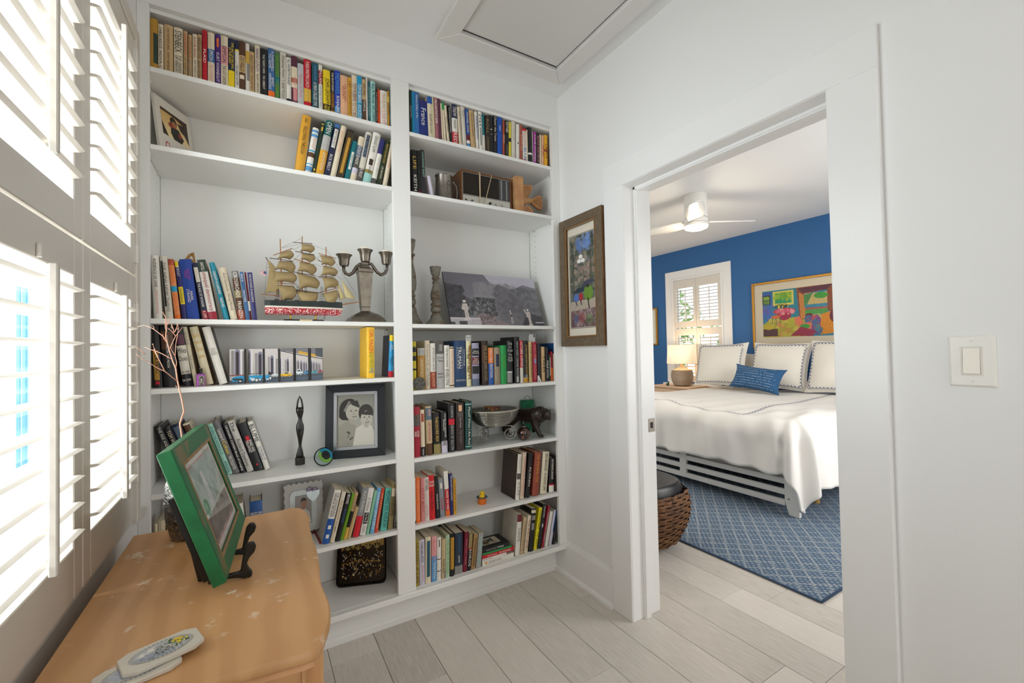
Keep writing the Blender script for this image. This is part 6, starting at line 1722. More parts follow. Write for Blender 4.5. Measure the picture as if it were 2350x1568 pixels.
ry = 2.01
r0, r1 = rp(870, 860, ry), rp(1640, 1000, ry)
rh = rp(870, 385, ry).z - rz_
rw_ = r1.x - r0.x
rad = thing('radio', 'vintage walnut table radio wrapped in its beige cord', 'radio', (r0.x, ry, rz_))
WAL = M('7d4a22', .4, var=.5, vs=10, col2='54300f', stretch=(2, 2, 14))
rd_ = .15
for n_, b_ in (('case_top', (0, 0, rh - .007, rw_, rd_, rh)), ('case_bottom', (0, 0, 0, rw_, rd_, .006)), ('case_side', (0, .0, .006, .006, rd_, rh - .007)), ('case_side', (rw_ - .006, 0, .006, rw_, rd_, rh - .007))):
    MB().box(*b_).build(n_, WAL, rad, bevel=.001)
MB().box(.006, .012, .006, rw_ - .006, rd_ - .004, rh - .007).build('chassis', M('151313', .6), rad)


def rl(a, b):
    v = rp(a, b, ry)
    return v.x - r0.x, v.z - rz_


gx1 = rl(1440, 600)[0]
gz0 = rl(1200, 825)[1]
MB().box(.008, .004, gz0, gx1, .012, rh - .011).build('speaker_cloth', M('17120f', .85, bump=.6, bs=900, var=.6, vs=300, col2='3a2c20'), rad)
for n_, b_ in (('chrome_trim', (.008, .001, rh - .0125, rw_ - .008, .0045, rh - .0105)), ('chrome_trim', (.008, .001, gz0 - .001, rw_ - .008, .0045, gz0 + .0012)), ('chrome_trim', (.007, .001, .008, .009, .0045, rh - .0105))):
    MB().box(*b_).build(n_, M('c9c6c0', .25, .9), rad)
MB().box(gx1 + .001, .003, gz0 + .002, rw_ - .009, .012, rh - .012).build('tuning_scale', M('3a3b3e', .35), rad)
dl = MB()
for fx in (.25, .72):
    x = gx1 + (rw_ - .009 - gx1) * fx
    dl.box(x - .0008, .0022, gz0 + .006, x + .0008, .003, rh - .018)
    for k in range(14):
        z = gz0 + .01 + (rh - .03 - gz0) * k / 13
        dl.box(x + .002, .0024, z, x + .006 + (k % 3) * .001, .003, z + .0008)
        dl.box(x - .006, .0024, z, x - .002, .003, z + .0008)
dl.build('scale_marks', M('cfcdc6', .4), rad, kind='stuff')
MB().box(.008, .003, .008, rw_ - .008, .012, gz0 - .002).build('control_panel', M('c4c1b8', .35, .5), rad, bevel=.0005)
for a in (1310, 1405, 1500):
    x, z = rl(a, 905 + (a - 1310) * .13)
    MB().lathe([(.0068, 0), (.0068, .004), (.006, .008), (.0055, .009)], 18).build('knob', M('1c1a19', .3) if a < 1350 else M('c7c3bb', .25, .9), rad, smooth='auto', loc=(x, .003, (gz0 + .008) / 2), rot=(math.pi / 2, 0, 0))
for a in (940, 1035):
    x, z = rl(a, 850)
    MB().box(x - .006, 0, (gz0 + .008) / 2 - .003, x + .006, .003, (gz0 + .008) / 2 + .003).build('slide_switch', M('2a2826', .4), rad, bevel=.0006)
CB = M('c9b593', .6)
xa, _ = rl(1130, 420)
xb, _ = rl(1330, 470)
mbc = MB()
for pts in ([(xa - .004, .03, rh + .001), (xa, .001, rh + .0015), (xa + .003, -.002, rh - .004), (xa + .004, -.002, gz0), (xa + .001, -.002, .006)], [(xa + .003, .03, rh + .001), (xa + .006, .001, rh + .0015), (xa + .008, -.002, rh - .004), (xa + .005, -.0045, gz0), (xa + .004, -.002, .006)],
            [(xb + .002, .03, rh + .001), (xb, .001, rh + .0015), (xb - .001, -.002, rh - .004), (rl(1245, 800)[0], -.002, gz0), (rl(1190, 915)[0], -.002, .006)], [(xa + .001, -.002, .006), (rl(1165, 910)[0], -.003, .003), (rl(1190, 915)[0], -.002, .006)]):
    mbc.tube(pts, .0019, 6)
mbc.build('power_cord', CB, rad, smooth=True)

fy_ = 2.0


def fq(a, b, y=fy_):
    return rp(a, b, y)


f0 = fq(1660, 1030)
fs_ = thing('clay_fish', 'sandy carved fish tail bookend on a square block', 'bookend', (fq(1700, 1040).x, fy_, rz_))
FO = Vector(fs_.location)
SAND = M('c79a68', .8, var=.7, vs=24, col2='a86a4a', bump=.5, bs=110)
bx0, bx1 = fq(1690, 1000).x - FO.x, fq(1815, 1000).x - FO.x
bh = fq(1770, 515).z - FO.z
MB().box(bx0, -.012, 0, bx1, .085, bh).build('block', SAND, fs_, bevel=.004, seg=2)
MB().box(bx1 - .002, -.015, 0, fq(2170, 1090).x - FO.x, .07, .006).build('foot_plate', SAND, fs_, bevel=.002)


def fpoly(pts, y0, dy, name):
    return MB().prism([Vector((fq(a, b).x - FO.x, y0, fq(a, b).z - FO.z)) for a, b in pts], (0, dy, 0)).build(name, SAND, fs_, bevel=.003, seg=2)


fb = MB()
fb.tube([Vector((fq(a, b).x - FO.x, .03, fq(a, b).z - FO.z)) for a, b in ((1790, 860), (1850, 850), (1920, 850), (1985, 860), (2040, 870))], [.034, .030, .020, .012, .010], 14)
fb.build('body', SAND, fs_, smooth=True)
fpoly([(1820, 600), (1975, 620), (2000, 660), (1950, 780), (1880, 800), (1810, 760)], .02, .022, 'dorsal_fin')
fpoly([(1980, 830), (2080, 775), (2135, 790), (2150, 900), (2140, 1000), (2080, 985), (1985, 900)], .02, .022, 'tail_fin')
fpoly([(1830, 950), (1940, 940), (1990, 1010), (2000, 1045), (1835, 1035)], .015, .03, 'lower_fin')
gv_ = MB()
for k in range(9):
    t_ = k / 8
    gv_.tube([Vector((fq(2000, 850 + 35 * t_).x - FO.x, .0185, fq(2000, 850 + 35 * t_).z - FO.z)), Vector((fq(2130, 800 + 185 * t_).x - FO.x, .0185, fq(2130, 800 + 185 * t_).z - FO.z))], .0011, 5)
for k in range(7):
    t_ = k / 6
    gv_.tube([Vector((fq(1840 + 20 * t_, 640 + 130 * t_).x - FO.x, .0185, fq(1840, 640 + 130 * t_).z - FO.z)), Vector((fq(1970 - 20 * t_, 640 + 130 * t_).x - FO.x, .0185, fq(1970, 640 + 130 * t_).z - FO.z))], .0011, 5)
gv_.build('fin_ridges', M('a97a4c', .8), fs_, kind='stuff')

# --- candlesticks and the misty garden panel, third right shelf
qz = 1.3972


def qp(a, b, y):
    return at(930 + a / 6.714, 540 + b / 6.714, 1, y)


DIST = M('7c786c', .55, var=.9, vs=16, col2='5a4326', stretch=(1, 1, 2.2), thr=(.45, .62))


def turned(label, a_c, y, prof, b_top, b_base, ascale):
    c_ = qp(a_c, b_base, y)
    t = thing('candlestick', label, 'candlestick', (c_.x, y, qz))
    zt = qp(a_c, b_top, y).z - qz
    pr = [(r * ascale, max(0, zt * (1 - f_))) for f_, r in prof]
    k_ = len(pr)
    MB().lathe(pr[::-1][:k_], 28).build('turned_stem', DIST, t, smooth='auto')
    MB().lathe([(pr[0][0] * .75, zt - .001), (pr[0][0] * .7, zt + .0015)], 20).build('wax_pan', M('4a3a26', .6), t)
    return t


P1 = [(0, 92), (.012, 95), (.03, 88), (.08, 84), (.13, 70), (.17, 48), (.185, 62), (.2, 64), (.22, 48), (.25, 44), (.26, 58), (.28, 58), (.29, 46), (.33, 52), (.42, 78), (.49, 90), (.55, 84), (.6, 60), (.62, 78), (.64, 88), (.66, 86), (.68, 72), (.71, 88), (.745, 90), (.775, 74), (.79, 60), (.83, 88), (.86, 92), (.88, 98), (.92, 130), (.95, 160), (.965, 178), (1, 182)]
turned('short grey-brown turned wooden candlestick beside the garden photograph', 478, 2.06, P1, 490, 1372, .000305)
P2 = [(0, 88), (.01, 92), (.03, 84), (.08, 78), (.12, 62), (.15, 44), (.165, 74), (.18, 80), (.195, 60), (.21, 46), (.225, 52), (.24, 46), (.28, 50), (.4, 84), (.5, 96), (.57, 88), (.62, 58), (.645, 78), (.66, 76), (.67, 60), (.71, 84), (.74, 82), (.77, 60), (.8, 84), (.86, 100), (.92, 140), (.97, 185), (1, 190)]
turned('tall turned candlestick half hidden behind the bookcase upright', 92, 2.10, P2, 70, 1375, .000305)

pn = thing('garden_photo_panel', 'grey photo panel of misty trees with two statues', 'photo panel')
py0 = 2.035
p_bl = qp(712, 1388, py0)
p_br = qp(2225, 1392, py0)
p_tl = at(930 + 640 / 6.714, 540 + 565 / 6.714, 1, 2.15)
p_tr = at(930 + 2095 / 6.714, 540 + 672 / 6.714, 1, 2.15)
p_bl = Vector((p_bl.x, py0, qz + .004))
p_br = Vector((min(p_br.x, 1.436), py0, qz + .004))
tvv = (Vector((p_tl.x, 2.15, p_tl.z)) - p_bl)
puu = p_br - p_bl
tvv.x = 0.0
cv = Cv(220, 124, '8d8a90')
cv.fade('7f7c86', '77757a')
cv.poly([(.4, 0), (1, 0), (1, .22), (.85, .16), (.7, .28), (.6, .2), (.47, .18)], 'b9b6c2')
cv.poly([(.0, 0), (.42, .0), (.47, .14), (.44, .3), (.3, .35), (.2, .5), (0, .6)], '77747e')
cv.speck(500, .3, .2, .75, .8, .03, ['8f8c92', '9a979c', '858288', '7d7b80'], .35)
cv.poly([(.5, .28), (.56, .18), (.64, .25), (.68, .35), (.74, .26), (.82, .2), (.9, .24), (1, .3), (1, .95), (.55, .8)], '6a686d')
cv.speck(700, .5, .28, 1, .85, .022, ['5f5d62', '747277', '67656a', '7e7c82'], .5)
cv.poly([(0, .2), (.08, .28), (.14, .45), (.17, .7), (.12, 1), (0, 1)], '454349')
cv.speck(300, 0, .25, .17, .85, .018, ['3c3b40', '55535a', '4a484e'], .6)
cv.speck(420, .17, .48, .48, .8, .014, ['4d4d50', '5d5d5f', '86868a', '3f3f42'], .8)
cv.poly([(.74, 1), (.78, .86), (.88, .76), (1, .82), (1, 1)], '4b4a4f')
cv.poly([(.18, 1), (.3, .78), (.34, .76), (.62, 1)], '8d7f80').speck(120, .28, .8, .46, 1, .01, ['6b5a5a', 'a39294', '7b6c6c'], .8)
cv.poly([(.0, 1), (0, .86), (.3, .88), (.3, 1)], 'b9b2b6').rect(.0, .86, .3, .89, 'd0c9cc').rect(.08, .93, .16, .99, '4c4a4e').rect(0, .94, .04, .99, '4c4a4e')


def statue(x, y0, y1, w_):
    h = y1 - y0
    cv.ell(x, y0 + h * .07, w_ * .32, h * .075, 'ddd2cc').poly([(x - w_ * .45, y0 + h * .2), (x + w_ * .45, y0 + h * .18), (x + w_ * .62, y0 + h * .5), (x + w_ * .4, y0 + h * .55), (x + w_ * .5, y1), (x - w_ * .35, y1), (x - w_ * .3, y0 + h * .55), (x - w_ * .8, y0 + h * .5)], 'cfc3bd')
    cv.line([(x, y0 + h * .3), (x + w_ * .1, y1)], .003, 'a79a95')
    cv.rect(x - w_ * .55, y1 - .015, x + w_ * .7, y1 + .03, 'd5cbc8')


statue(.165, .53, .88, .05)
statue(.84, .66, .98, .036)
cv.line([(.80, .68), (.82, .76)], .006, 'cfc3bd').rect(.625, .82, .65, .96, 'a59a98').ell(.637, .8, .015, .03, '55504f').ell(.637, .74, .006, .05, 'd5cbc8').rect(.9, .92, 1, .94, 'b5b0b4').grain(.12)
nn = puu.cross(tvv).normalized()
if nn.y > 0:
    nn = -nn
MB().obox(p_bl, puu, tvv, -nn * .012).build('panel_board', M('3a393c', .5), pn, bevel=.0006)
printed('photograph', cv, p_bl + tvv + nn * .0005, puu, -tvv, pn, .4)

# --- stone disc, paper tags, easel card: fourth right shelf
jz = 1.0862


def jp(a, b, y):
    return at(930 + a / 6.528, 760 + b / 6.528, 1, y)


jc = jp(205, 755, 1.962)
jr = 95 / 6.528 / 983 * (jc.x * .512 + 1.962 * .859)
dk = thing('stone_disc', 'round grey carved stone disc leaning on the yellow book', 'ornament', (jc.x + .004, 1.962, jz))
STN = M('77756d', .75, var=.6, vs=60, col2='4f4d47', bump=.6, bs=260)
R90 = (math.radians(84), 0, 0)
MB().lathe([(jr, -.006), (jr, .003), (jr * .95, .0055), (jr * .86, .004), (jr * .84, .006), (.001, .0065)], 40).build('disc', STN, dk, smooth='auto', loc=(0, .004, jr + .001), rot=R90)
rl_ = MB()
for k in range(26):
    q, r_ = TAU * k / 26 * 5.3, jr * (.15 + .65 * k / 26)
    rl_.tube([(r_ * math.cos(q), r_ * math.sin(q), .0065), (r_ * 1.08 * math.cos(q + .35), r_ * 1.08 * math.sin(q + .35), .0075), (r_ * math.cos(q + .7), r_ * math.sin(q + .7), .0065)], .0012, 5)
rl_.build('carved_relief', M('58564f', .8), dk, kind='stuff', loc=(0, .004, jr + .001), rot=R90)
for nm, a0, a1, b0_, b1_, lab in (('paper_tag', 905, 990, 62, 150, 'folded white paper tag sticking up behind the ochre striped book'), ('paper_tag', 1852, 1950, 48, 160, 'white paper tag with black mark above the crimson hardback')):
    ya = 2.008
    P0, P1_ = jp(a0, b1_, ya), jp(a1, b0_, ya)
    t = thing(nm, lab, 'paper tag', (P0.x, ya, P0.z - .03))
    MB().prism([(0, 0, 0), (P1_.x - P0.x, .004, 0), (P1_.x - P0.x, .004, P1_.z - P0.z + .03), (.004, 0, P1_.z - P0.z + .03), (0, 0, P1_.z - P0.z + .018)], (0, .0012, 0)).build('paper', M('d9d9d9', .7), t)
    if a0 > 1000:
        MB().box((P1_.x - P0.x) * .76, -.0004, P1_.z - P0.z + .014, (P1_.x - P0.x) * .86, .0032, P1_.z - P0.z + .028).build('black_mark', M('15151a', .6), t)
    else:
        MB().box(.004, -.001, P1_.z - P0.z + .017, (P1_.x - P0.x) * .98, .0, P1_.z - P0.z + .02).build('fold_line', M('a7a7a8', .7), t)
ez0 = jp(1985, 775, 1.97)
ec = thing('easel_card', 'small white folded stand card in front of the slim tan book', 'card', (ez0.x, 1.97, jz))
for x0_, x1_, y1_ in ((0, .009, .012), (.009, .022, -.004)):
    pass
MB().prism([(0, 0, 0), (.007, 0, 0), (.011, .004, .034), (.004, .004, .036)], (0, .0015, 0)).build('card_leaf', M('e2e0dd', .6), ec)
MB().prism([(.014, -.002, 0), (.024, -.002, 0), (.012, .004, .035), (.007, .004, .036)], (0, .0015, 0)).build('card_leaf', M('eceae6', .6), ec)

# --- wire bowl, lion, glass ornament, green bag: fifth right shelf
kz = 0.7732


def kq(a, b, y):
    return at(930 + a / 6.528, 890 + b / 6.528, 1, y)


wy = 2.045
kc = kq(1325, 600, wy)
wb = thing('wire_bowl', 'silver wire bowl on scrolled feet holding driftwood and shells', 'bowl', (kc.x + .002, wy, kz))
WO = Vector(wb.location)
SIL = M('a9a59c', .3, .9)
zr = kq(1325, 325, wy).z - kz
rb = (kq(1668, 300, wy).x - kq(990, 300, wy).x) / 2
zb = kq(1300, 570, wy).z - kz
def bprof(t_):
    return rb * (.2 + .78 * math.sin(t_ * math.pi / 2) ** .8), zb + (zr - zb) * (1 - math.cos(t_ * math.pi / 2)) ** .95


MB().lathe([(.002, zb - .001)] + [(bprof(k / 10)[0] - .002, bprof(k / 10)[1]) for k in range(11)], 36, sy=.85).build('bowl_lining', M('6f6c66', .5, .7), wb, smooth=True)
cl = MB()
for k in range(15):
    r_, z = bprof(k / 15)
    cl.tube([(r_ * math.cos(TAU * j / 36), .85 * r_ * math.sin(TAU * j / 36), z) for j in range(36)], .0026, 6, closed=True)
cl.build('coiled_wire', SIL, wb, smooth=True)
MB().tube([(rb * math.cos(TAU * k / 36), .85 * rb * math.sin(TAU * k / 36), zr) for k in range(36)], .0055, 8, closed=True).build('rim', M('b5afa3', .4, .6), wb, smooth=True)
for q in (-1.2, .4, 1.9, 3.5, -2.3, -.35):
    MB().tube([(rb * f_ * math.cos(q), .85 * rb * f_ * math.sin(q), z) for f_, z in ((1.0, zr), (.93, zb + (zr - zb) * .65), (.75, zb + (zr - zb) * .29), (.4, zb + .0), (.1, zb - .004))], .0028, 6).build('rib', SIL, wb, smooth=True)


def scroll(dx, dy):
    P = [Vector((dx * .005, dy * .005, zb - .005))]
    R0 = min(.042, (zb - .008) / 2)
    for k in range(50):
        t_ = k / 49
        q = math.pi * .5 - TAU * 1.75 * t_
        r_ = R0 * (1 - .74 * t_)
        a_ = rb * .62 + r_ * math.cos(q)
        P.append(Vector((dx * a_, dy * a_, R0 + .0028 + r_ * math.sin(q))))
    return P


for dx, dy in ((-.94, -.34), (.94, -.34), (-.1, .9)):
    MB().tube(scroll(dx, dy), .0028, 6).build('scroll_foot', SIL, wb, smooth=True)
BONE = M('cbbfa8', .6, var=.4, vs=30)
for k, (q, l, r_, m_) in enumerate(((.2, .085, .008, BONE), (2.6, .09, .007, BONE), (-1.5, .06, .009, BONE), (1.2, .07, .012, M('8a5a36', .7)), (3.9, .07, .013, M('6b3a26', .6)), (5.2, .06, .011, M('a8703e', .7)))):
    cx_, cy_ = .02 * math.cos(q * 2), .02 * math.sin(q * 3)
    MB().tube([(cx_ - l * .8 * math.cos(q), cy_ - l * .6 * math.sin(q), zr - .012 + .004 * k), (cx_, cy_, zr - .002 + .002 * k), (cx_ + l * .7 * math.cos(q), cy_ + l * .6 * math.sin(q), zr - .006 + .004 * (k % 3))], [r_ * .6, r_, r_ * .5], 8).build('driftwood_piece', m_, wb, smooth=True)
fillm = MB()
g = random.Random(8)
for k in range(26):
    q, r_ = g.random() * TAU, rb * .75 * math.sqrt(g.random())
    fillm.ball((r_ * math.cos(q), .85 * r_ * math.sin(q), zr - .016 + .012 * g.random()), .014, .012, .009, 8)
fillm.build('shells', M('5a3a2a', .6, var=.8, vs=20, col2='a08a70'), wb, smooth=True, kind='stuff')

ly = 2.085


def lp(a, b, y=None):
    return at(1070 + a / 6.105, 890 + b / 6.105, 1, 2.185 - .190 * min(1.15, max(-.1, (a - 540) / 520)))


lo = lp(900, 680)
lion = thing('lion_figure', 'dark carved wooden lion striding to the right', 'figurine', (lo.x, ly, kz))
LM = M('2b1c16', .32, var=.5, vs=30, col2='150d0a', bump=.15, bs=120)


def lv(a, b, dy=0.0):
    v = lp(a, b)
    return Vector((v.x - lo.x + dy * .55, v.y - ly + dy * .83, v.z - kz + .002))


u_ = 1 / 6.105 / 983 * (lo.x * .512 + ly * .859)   # metres per zoomed pixel
lb = MB()
lb.tube([lv(650, 350), lv(715, 385), lv(800, 412), (lv(880, 420)), lv(960, 415), lv(1040, 405), lv(1090, 395)], [52 * u_, 82 * u_, 96 * u_, 104 * u_, 118 * u_, 112 * u_, 84 * u_], 14)
lb.ball(lv(1030, 385), 112 * u_, 100 * u_, 100 * u_, 16)
lb.ball(lv(1120, 395), 62 * u_, 52 * u_, 80 * u_, 14)
lb.ball(lv(1140, 400, -.014), 52 * u_, 46 * u_, 70 * u_, 14)
lb.ball(lv(1165, 450, -.016), 28 * u_, 28 * u_, 32 * u_, 12)
lb.ball(lv(1172, 335, -.02), 16 * u_, 10 * u_, 18 * u_, 8)
lb.ball(lv(1105, 330, -.02), 16 * u_, 10 * u_, 16 * u_, 8)


def leg(pts, rs):
    lb.tube([lv(*p) for p in pts], [r * u_ for r in rs], 10)


leg([(955, 450, -.02), (960, 540, -.024), (1000, 610, -.025), (1035, 680, -.026), (1040, 690, -.026)], [74, 52, 36, 29, 30])
lb.ball(lv(1060, 690, -.027), 42 * u_, 26 * u_, 20 * u_, 10)
leg([(990, 460, .02), (1000, 550, .024), (960, 610, .025), (940, 640, .025)], [66, 46, 34, 28])
lb.ball(lv(945, 650, .025), 30 * u_, 20 * u_, 15 * u_, 10)
leg([(700, 390, -.02), (660, 470, -.024), (605, 540, -.025), (575, 600, -.025), (582, 660, -.025)], [82, 62, 40, 28, 27])
lb.ball(lv(600, 668, -.025), 30 * u_, 20 * u_, 14 * u_, 10)
leg([(690, 390, .02), (625, 470, .024), (565, 540, .025), (520, 590, .025), (522, 640, .025)], [78, 56, 38, 27, 25])
lb.ball(lv(535, 646, .025), 28 * u_, 20 * u_, 14 * u_, 10)
lo_ = lb.build('carved_body', LM, lion, smooth=True)
blob(lo_, .0022, 6)
lion.location.z += max(0, -min(p[2] for p in lb.v)) + .001
mn = MB()
g = random.Random(6)
for k in range(46):
    q, s_ = g.random() * TAU, .5 + .5 * g.random()
    c_ = lv(1035 + 95 * s_ * math.cos(q), 385 + 90 * s_ * math.sin(q), -98 * u_ * math.sqrt(max(0, 1 - (s_ * .9) ** 2)) - .001)
    mn.tube([c_, c_ + Vector((-.004, -.001, -.006)), c_ + Vector((-.005, .001, -.013))], [.003, .0035, .001], 6)
mn.build('mane_locks', LM, lion, smooth=True, kind='stuff')
fc = MB()
fc.ball(lv(1130, 395, -.012 - 38 * u_), .0018, .0012, .0014, 8)
fc.ball(lv(1170, 392, -.012 - 34 * u_), .0018, .0012, .0014, 8)
fc.build('eyes', M('0a0808', .2), lion)
MB().ball(lv(1180, 432, -.016 - 24 * u_), .003, .002, .002, 8).build('nose', M('120b09', .3), lion)
mt = MB()
mt.tube([lv(1148, 466, -.016 - 26 * u_), lv(1165, 474, -.016 - 29 * u_), lv(1184, 466, -.016 - 24 * u_)], .0012, 5)
mt.build('mouth', M('8a7a6a', .4), lion)
MB().tube([lv(640, 340), lv(610, 400), lv(590, 480), (lv(560, 530))], [.004, .003, .003, .005], 7).build('tail', LM, lion, smooth=True)

by = 2.0
bo = at(1070 + 760 / 6.105, 890 + 722 / 6.105, 2, kz)
brr = 95 / 6.105 / 983 * (bo.x * .512 + bo.y * .859)
ob = thing('glass_ornament', 'round dark speckled glass ornament in front of the lion', 'ornament', (bo.x + .002, 1.99, kz))
MB().ball((0, 0, brr + .0003), brr, n=28).build('glass_globe', M('24120f', .12, var=.9, vs=70, col2='a05a48', thr=(.56, .66), coat=.6), ob, smooth=True)
MB().lathe([(brr * .42, brr * 1.92), (brr * .46, brr * 1.97), (brr * .4, brr * 2.08), (brr * .2, brr * 2.12)], 18).build('collar', M('8a8580', .3, .8), ob)
MB().lathe([(brr * .2, brr * 2.1), (brr * .16, brr * 2.35), (brr * .05, brr * 2.9), (.0005, brr * 3.0)], 14).build('stopper_tip', M('1c1412', .15), ob, smooth=True)

gy = 2.205
g0, g1 = kq(1755, 340, gy), kq(1925, 175, gy)
gb = thing('green_bag', 'small green paper bag with printed motif and handle behind the lion', 'bag', (g0.x, gy, kz))
gw, gh = g1.x - g0.x, g1.z - kz
MB().prism([(0, 0, 0), (gw + .004, 0, 0), (gw, 0, gh - .002), (0, .0, gh)], (0, .022, 0)).build('bag_body', M('1d7a52', .6), gb, bevel=.001)
MB().tube([(gw * .15, -.001, gh - .006), (gw * .2, .002, gh + .012), (gw * .45, .003, gh + .027), (gw * .68, .002, gh + .016), (gw * .86, -.001, gh - .006)], .0014, 6).build('cord_handle', M('2f5a44', .7), gb, smooth=True)
MB().box(-.0005, -.0012, gh - .008, gw * .2, 0, gh - .004).build('knot', M('2c4a3a', .7), gb)
for k in range(3):
    for j in range(2):
        MB().box(gw * (.34 + .2 * j), -.0006, gh * .78 - .011 * k + .006, gw * (.34 + .2 * j) + gw * .15, 0, gh * .78 - .011 * k + .014).build('printed_motif', M('15573a', .6), gb)

# --- rubber duck in an orange pot, sixth right shelf
dz = 0.4642
do_ = at(930 + 1135 / 6.351, 1020 + 875 / 6.351, 2, dz)
du = 1 / 6.351 / 983 * (do_.x * .512 + do_.y * .859)
dp_ = thing('duck_cup', 'tiny yellow rubber duck sitting in an orange tub', 'toy', (do_.x, do_.y + .012, dz))
MB().lathe([(52 * du, 0), (58 * du, .002), (66 * du, 85 * du), (70 * du, 92 * du), (62 * du, 92 * du), (.001, 80 * du)], 24).build('orange_tub', M('e8761c', .4), dp_, smooth='auto')
rf = MB()
for k in range(14):
    q = TAU * k / 14
    rf.ball((70 * du * math.cos(q), 70 * du * math.sin(q), 98 * du), 14 * du, 14 * du, 9 * du, 8)
rf.build('blue_ruffle', M('2a5f86', .45), dp_, smooth=True)
dkb = MB()
dkb.ball((0, 0, 105 * du), 46 * du, 42 * du, 34 * du, 14)
dkb.ball((4 * du, -4 * du, 150 * du), 36 * du, 34 * du, 34 * du, 14)
blob(dkb.build('duck_body', M('f5cf1a', .4), dp_, smooth=True), .0012, 4)
MB().ball((30 * du, -22 * du, 146 * du), 16 * du, 12 * du, 8 * du, 10).build('beak', M('e07a1a', .4), dp_, smooth=True)
ey = MB()
ey.ball((20 * du, -33 * du, 160 * du), 4 * du, n=8)
ey.build('eye', M('15151a', .3), dp_)

# --- stack of five lying books, bottom right shelf
def stack_book(label, z, t, x0, x1, y0, d, col, texts, extra=None, rz=0.0):
    o = thing('book', label, 'book', (x0, y0, z), rz, 'books on the bottom right shelf')
    L = x1 - x0
    cm = M(hexof(col), .45)
    MB().box(0, .002, 0, L, d, .0012).box(0, .002, t - .0012, L, d, t).box(0, 0, .0, L, .0022, t).build('cover', cm, o, bevel=.0004)
    MB().box(.002, .0023, .0013, L - .002, d - .002, t - .0013).build('page_block', PAGE[1], o)
    for s_, f0, f1, c in texts:
        lettering(s_, hexof(c), (L * (f0 + f1) / 2, -.0005, t / 2), (1, 0, 0), (0, 0, 1), L * (f1 - f0), t * .6, o, 'title', 1.7)
    if extra:
        extra(o, L, d, t)
    return o


def mp(a, b, y):
    return at(930 + a / 6.351, 1140 + b / 6.351, 1, y)


sx0, sy_ = .972, 1.966
z_ = BZ + .0003


def cover_art(o, L, d, t):
    cv = Cv(80, 60, 'c9c2ae').fade('cfc8b6', 'b8b09a').ell(.45, .45, .3, .2, '33332f').ell(.45, .45, .2, .1, 'b9b29e').line([(.15, .7), (.4, .55), (.7, .2)], .05, '2b2a28').ell(.3, .78, .14, .12, '7a5a36').ell(.7, .7, .1, .1, '8a6a44')
    printed('cover_picture', cv, (L * .1, d * .85, t + .0003), (L * .68, 0, 0), (0, -d * .6, 0), o)


for lab, th_, x1_, col, tx, ex, xo, yo in (
        ('lowest white book of the lying stack, orange dot on spine', .0215, 1.158, 'white', [('SIGNATURES', .2, .6, 'grey')], None, 0, 0),
        ('thin white book second from the bottom of the lying stack', .013, 1.115, 'white', [('Romantic Chicago', .05, .4, 'dgrey'), ('N.S.', .88, .96, 'grey')], None, .002, .002),
        ('red book in the middle of the lying stack', .0165, 1.16, 'red', [("Vogler's Illustrated", .15, .45, 'white'), ('THE OXFORD BOOK', .52, .9, 'white')], None, .001, .001),
        ('thin green book second from the top of the lying stack', .010, 1.148, 'green', [], None, .003, .003),
        ('black book with framed cover picture on top of the lying stack', .0215, 1.135, 'black', [('The Power of the Dead', .12, .5, 'lgrey'), ('Hemingway', .54, .78, 'white')], cover_art, .004, .002)):
    sb_ = stack_book(lab, z_, th_, sx0 + xo, min(x1_, 1.1615), sy_ + yo, .125, col, tx, ex)
    if 'orange dot' in lab:
        MB().lathe([(.006, 0), (.0058, .0006)], 16).build('orange_dot', M('e89a2a', .5), sb_, loc=(.022, 0, th_ / 2), rot=(math.pi / 2, 0, 0))
    z_ += th_ + .0003

# --- framed umbrella painting on the door wall
pf = thing('umbrella_painting', 'narrow brown framed painting of people under umbrellas beside the doorway', 'picture frame')
Y0, Y1, Z0, Z1 = 1.577, 1.922, 1.280, 1.978
BR = M('6f604c', .5, var=.5, vs=40, col2='4f4230')
SIDE = M('7a5634', .45, var=.6, vs=24, col2='4c3018')
fo_ = Vector((X1 - .001, Y1, Z0))
frame_rect(MB(), fo_, (0, Y0 - Y1, 0), (0, 0, Z1 - Z0), (-1, 0, 0), .052, .026).build('frame', SIDE, pf, bevel=.0015)
frame_rect(MB(), fo_ + Vector((-.026, -.002, .002)), (0, Y0 - Y1 + .004, 0), (0, 0, Z1 - Z0 - .004), (-1, 0, 0), .044, .0015).build('face_moulding', BR, pf)
frame_rect(MB(), fo_ + Vector((-.02, -.051, .051)), (0, Y0 - Y1 + .102, 0), (0, 0, Z1 - Z0 - .102), (-1, 0, 0), .005, .007).build('inner_lip', M('8a6a42', .4), pf)
MB().box(X1 - .008, Y0 + .05, Z0 + .05, X1 - .0012, Y1 - .05, Z1 - .05).build('mat_board', M('e6dccb', .7), pf)
ay0, ay1, az0, az1 = 1.632, 1.858, 1.375, 1.882
frame_rect(MB(), (X1 - .008, ay1, az0), (0, ay0 - ay1, 0), (0, 0, az1 - az0), (-1, 0, 0), .004, .0012).build('inner_mat_line', M('8d8472', .6), pf)
cv = Cv(80, 180, '5d5f52')
cv.fade('6b7a8c', '6a6a58').speck(420, 0, .0, 1, .62, .05, ['4a4f42', '6b6b58', '55604a', '7f7668', '9a8f80', '3d4238'], .75)
cv.speck(30, .3, .02, .75, .16, .07, ['6f8fc8', '7f9bd0', '5a78b0'], .6).speck(40, .2, .25, .9, .5, .05, ['b59a88', 'a88a80', '8d7a70'], .6)
for x, w_ in ((.12, .05), (.78, .07), (.5, .02)):
    cv.line([(x, .15), (x + .02, .72)], w_ * .5, '454438', .6)
for x, y in ((.42, .24), (.36, .285), (.5, .285)):
    cv.ell(x, y, .075, .022, 'f5f1e8')
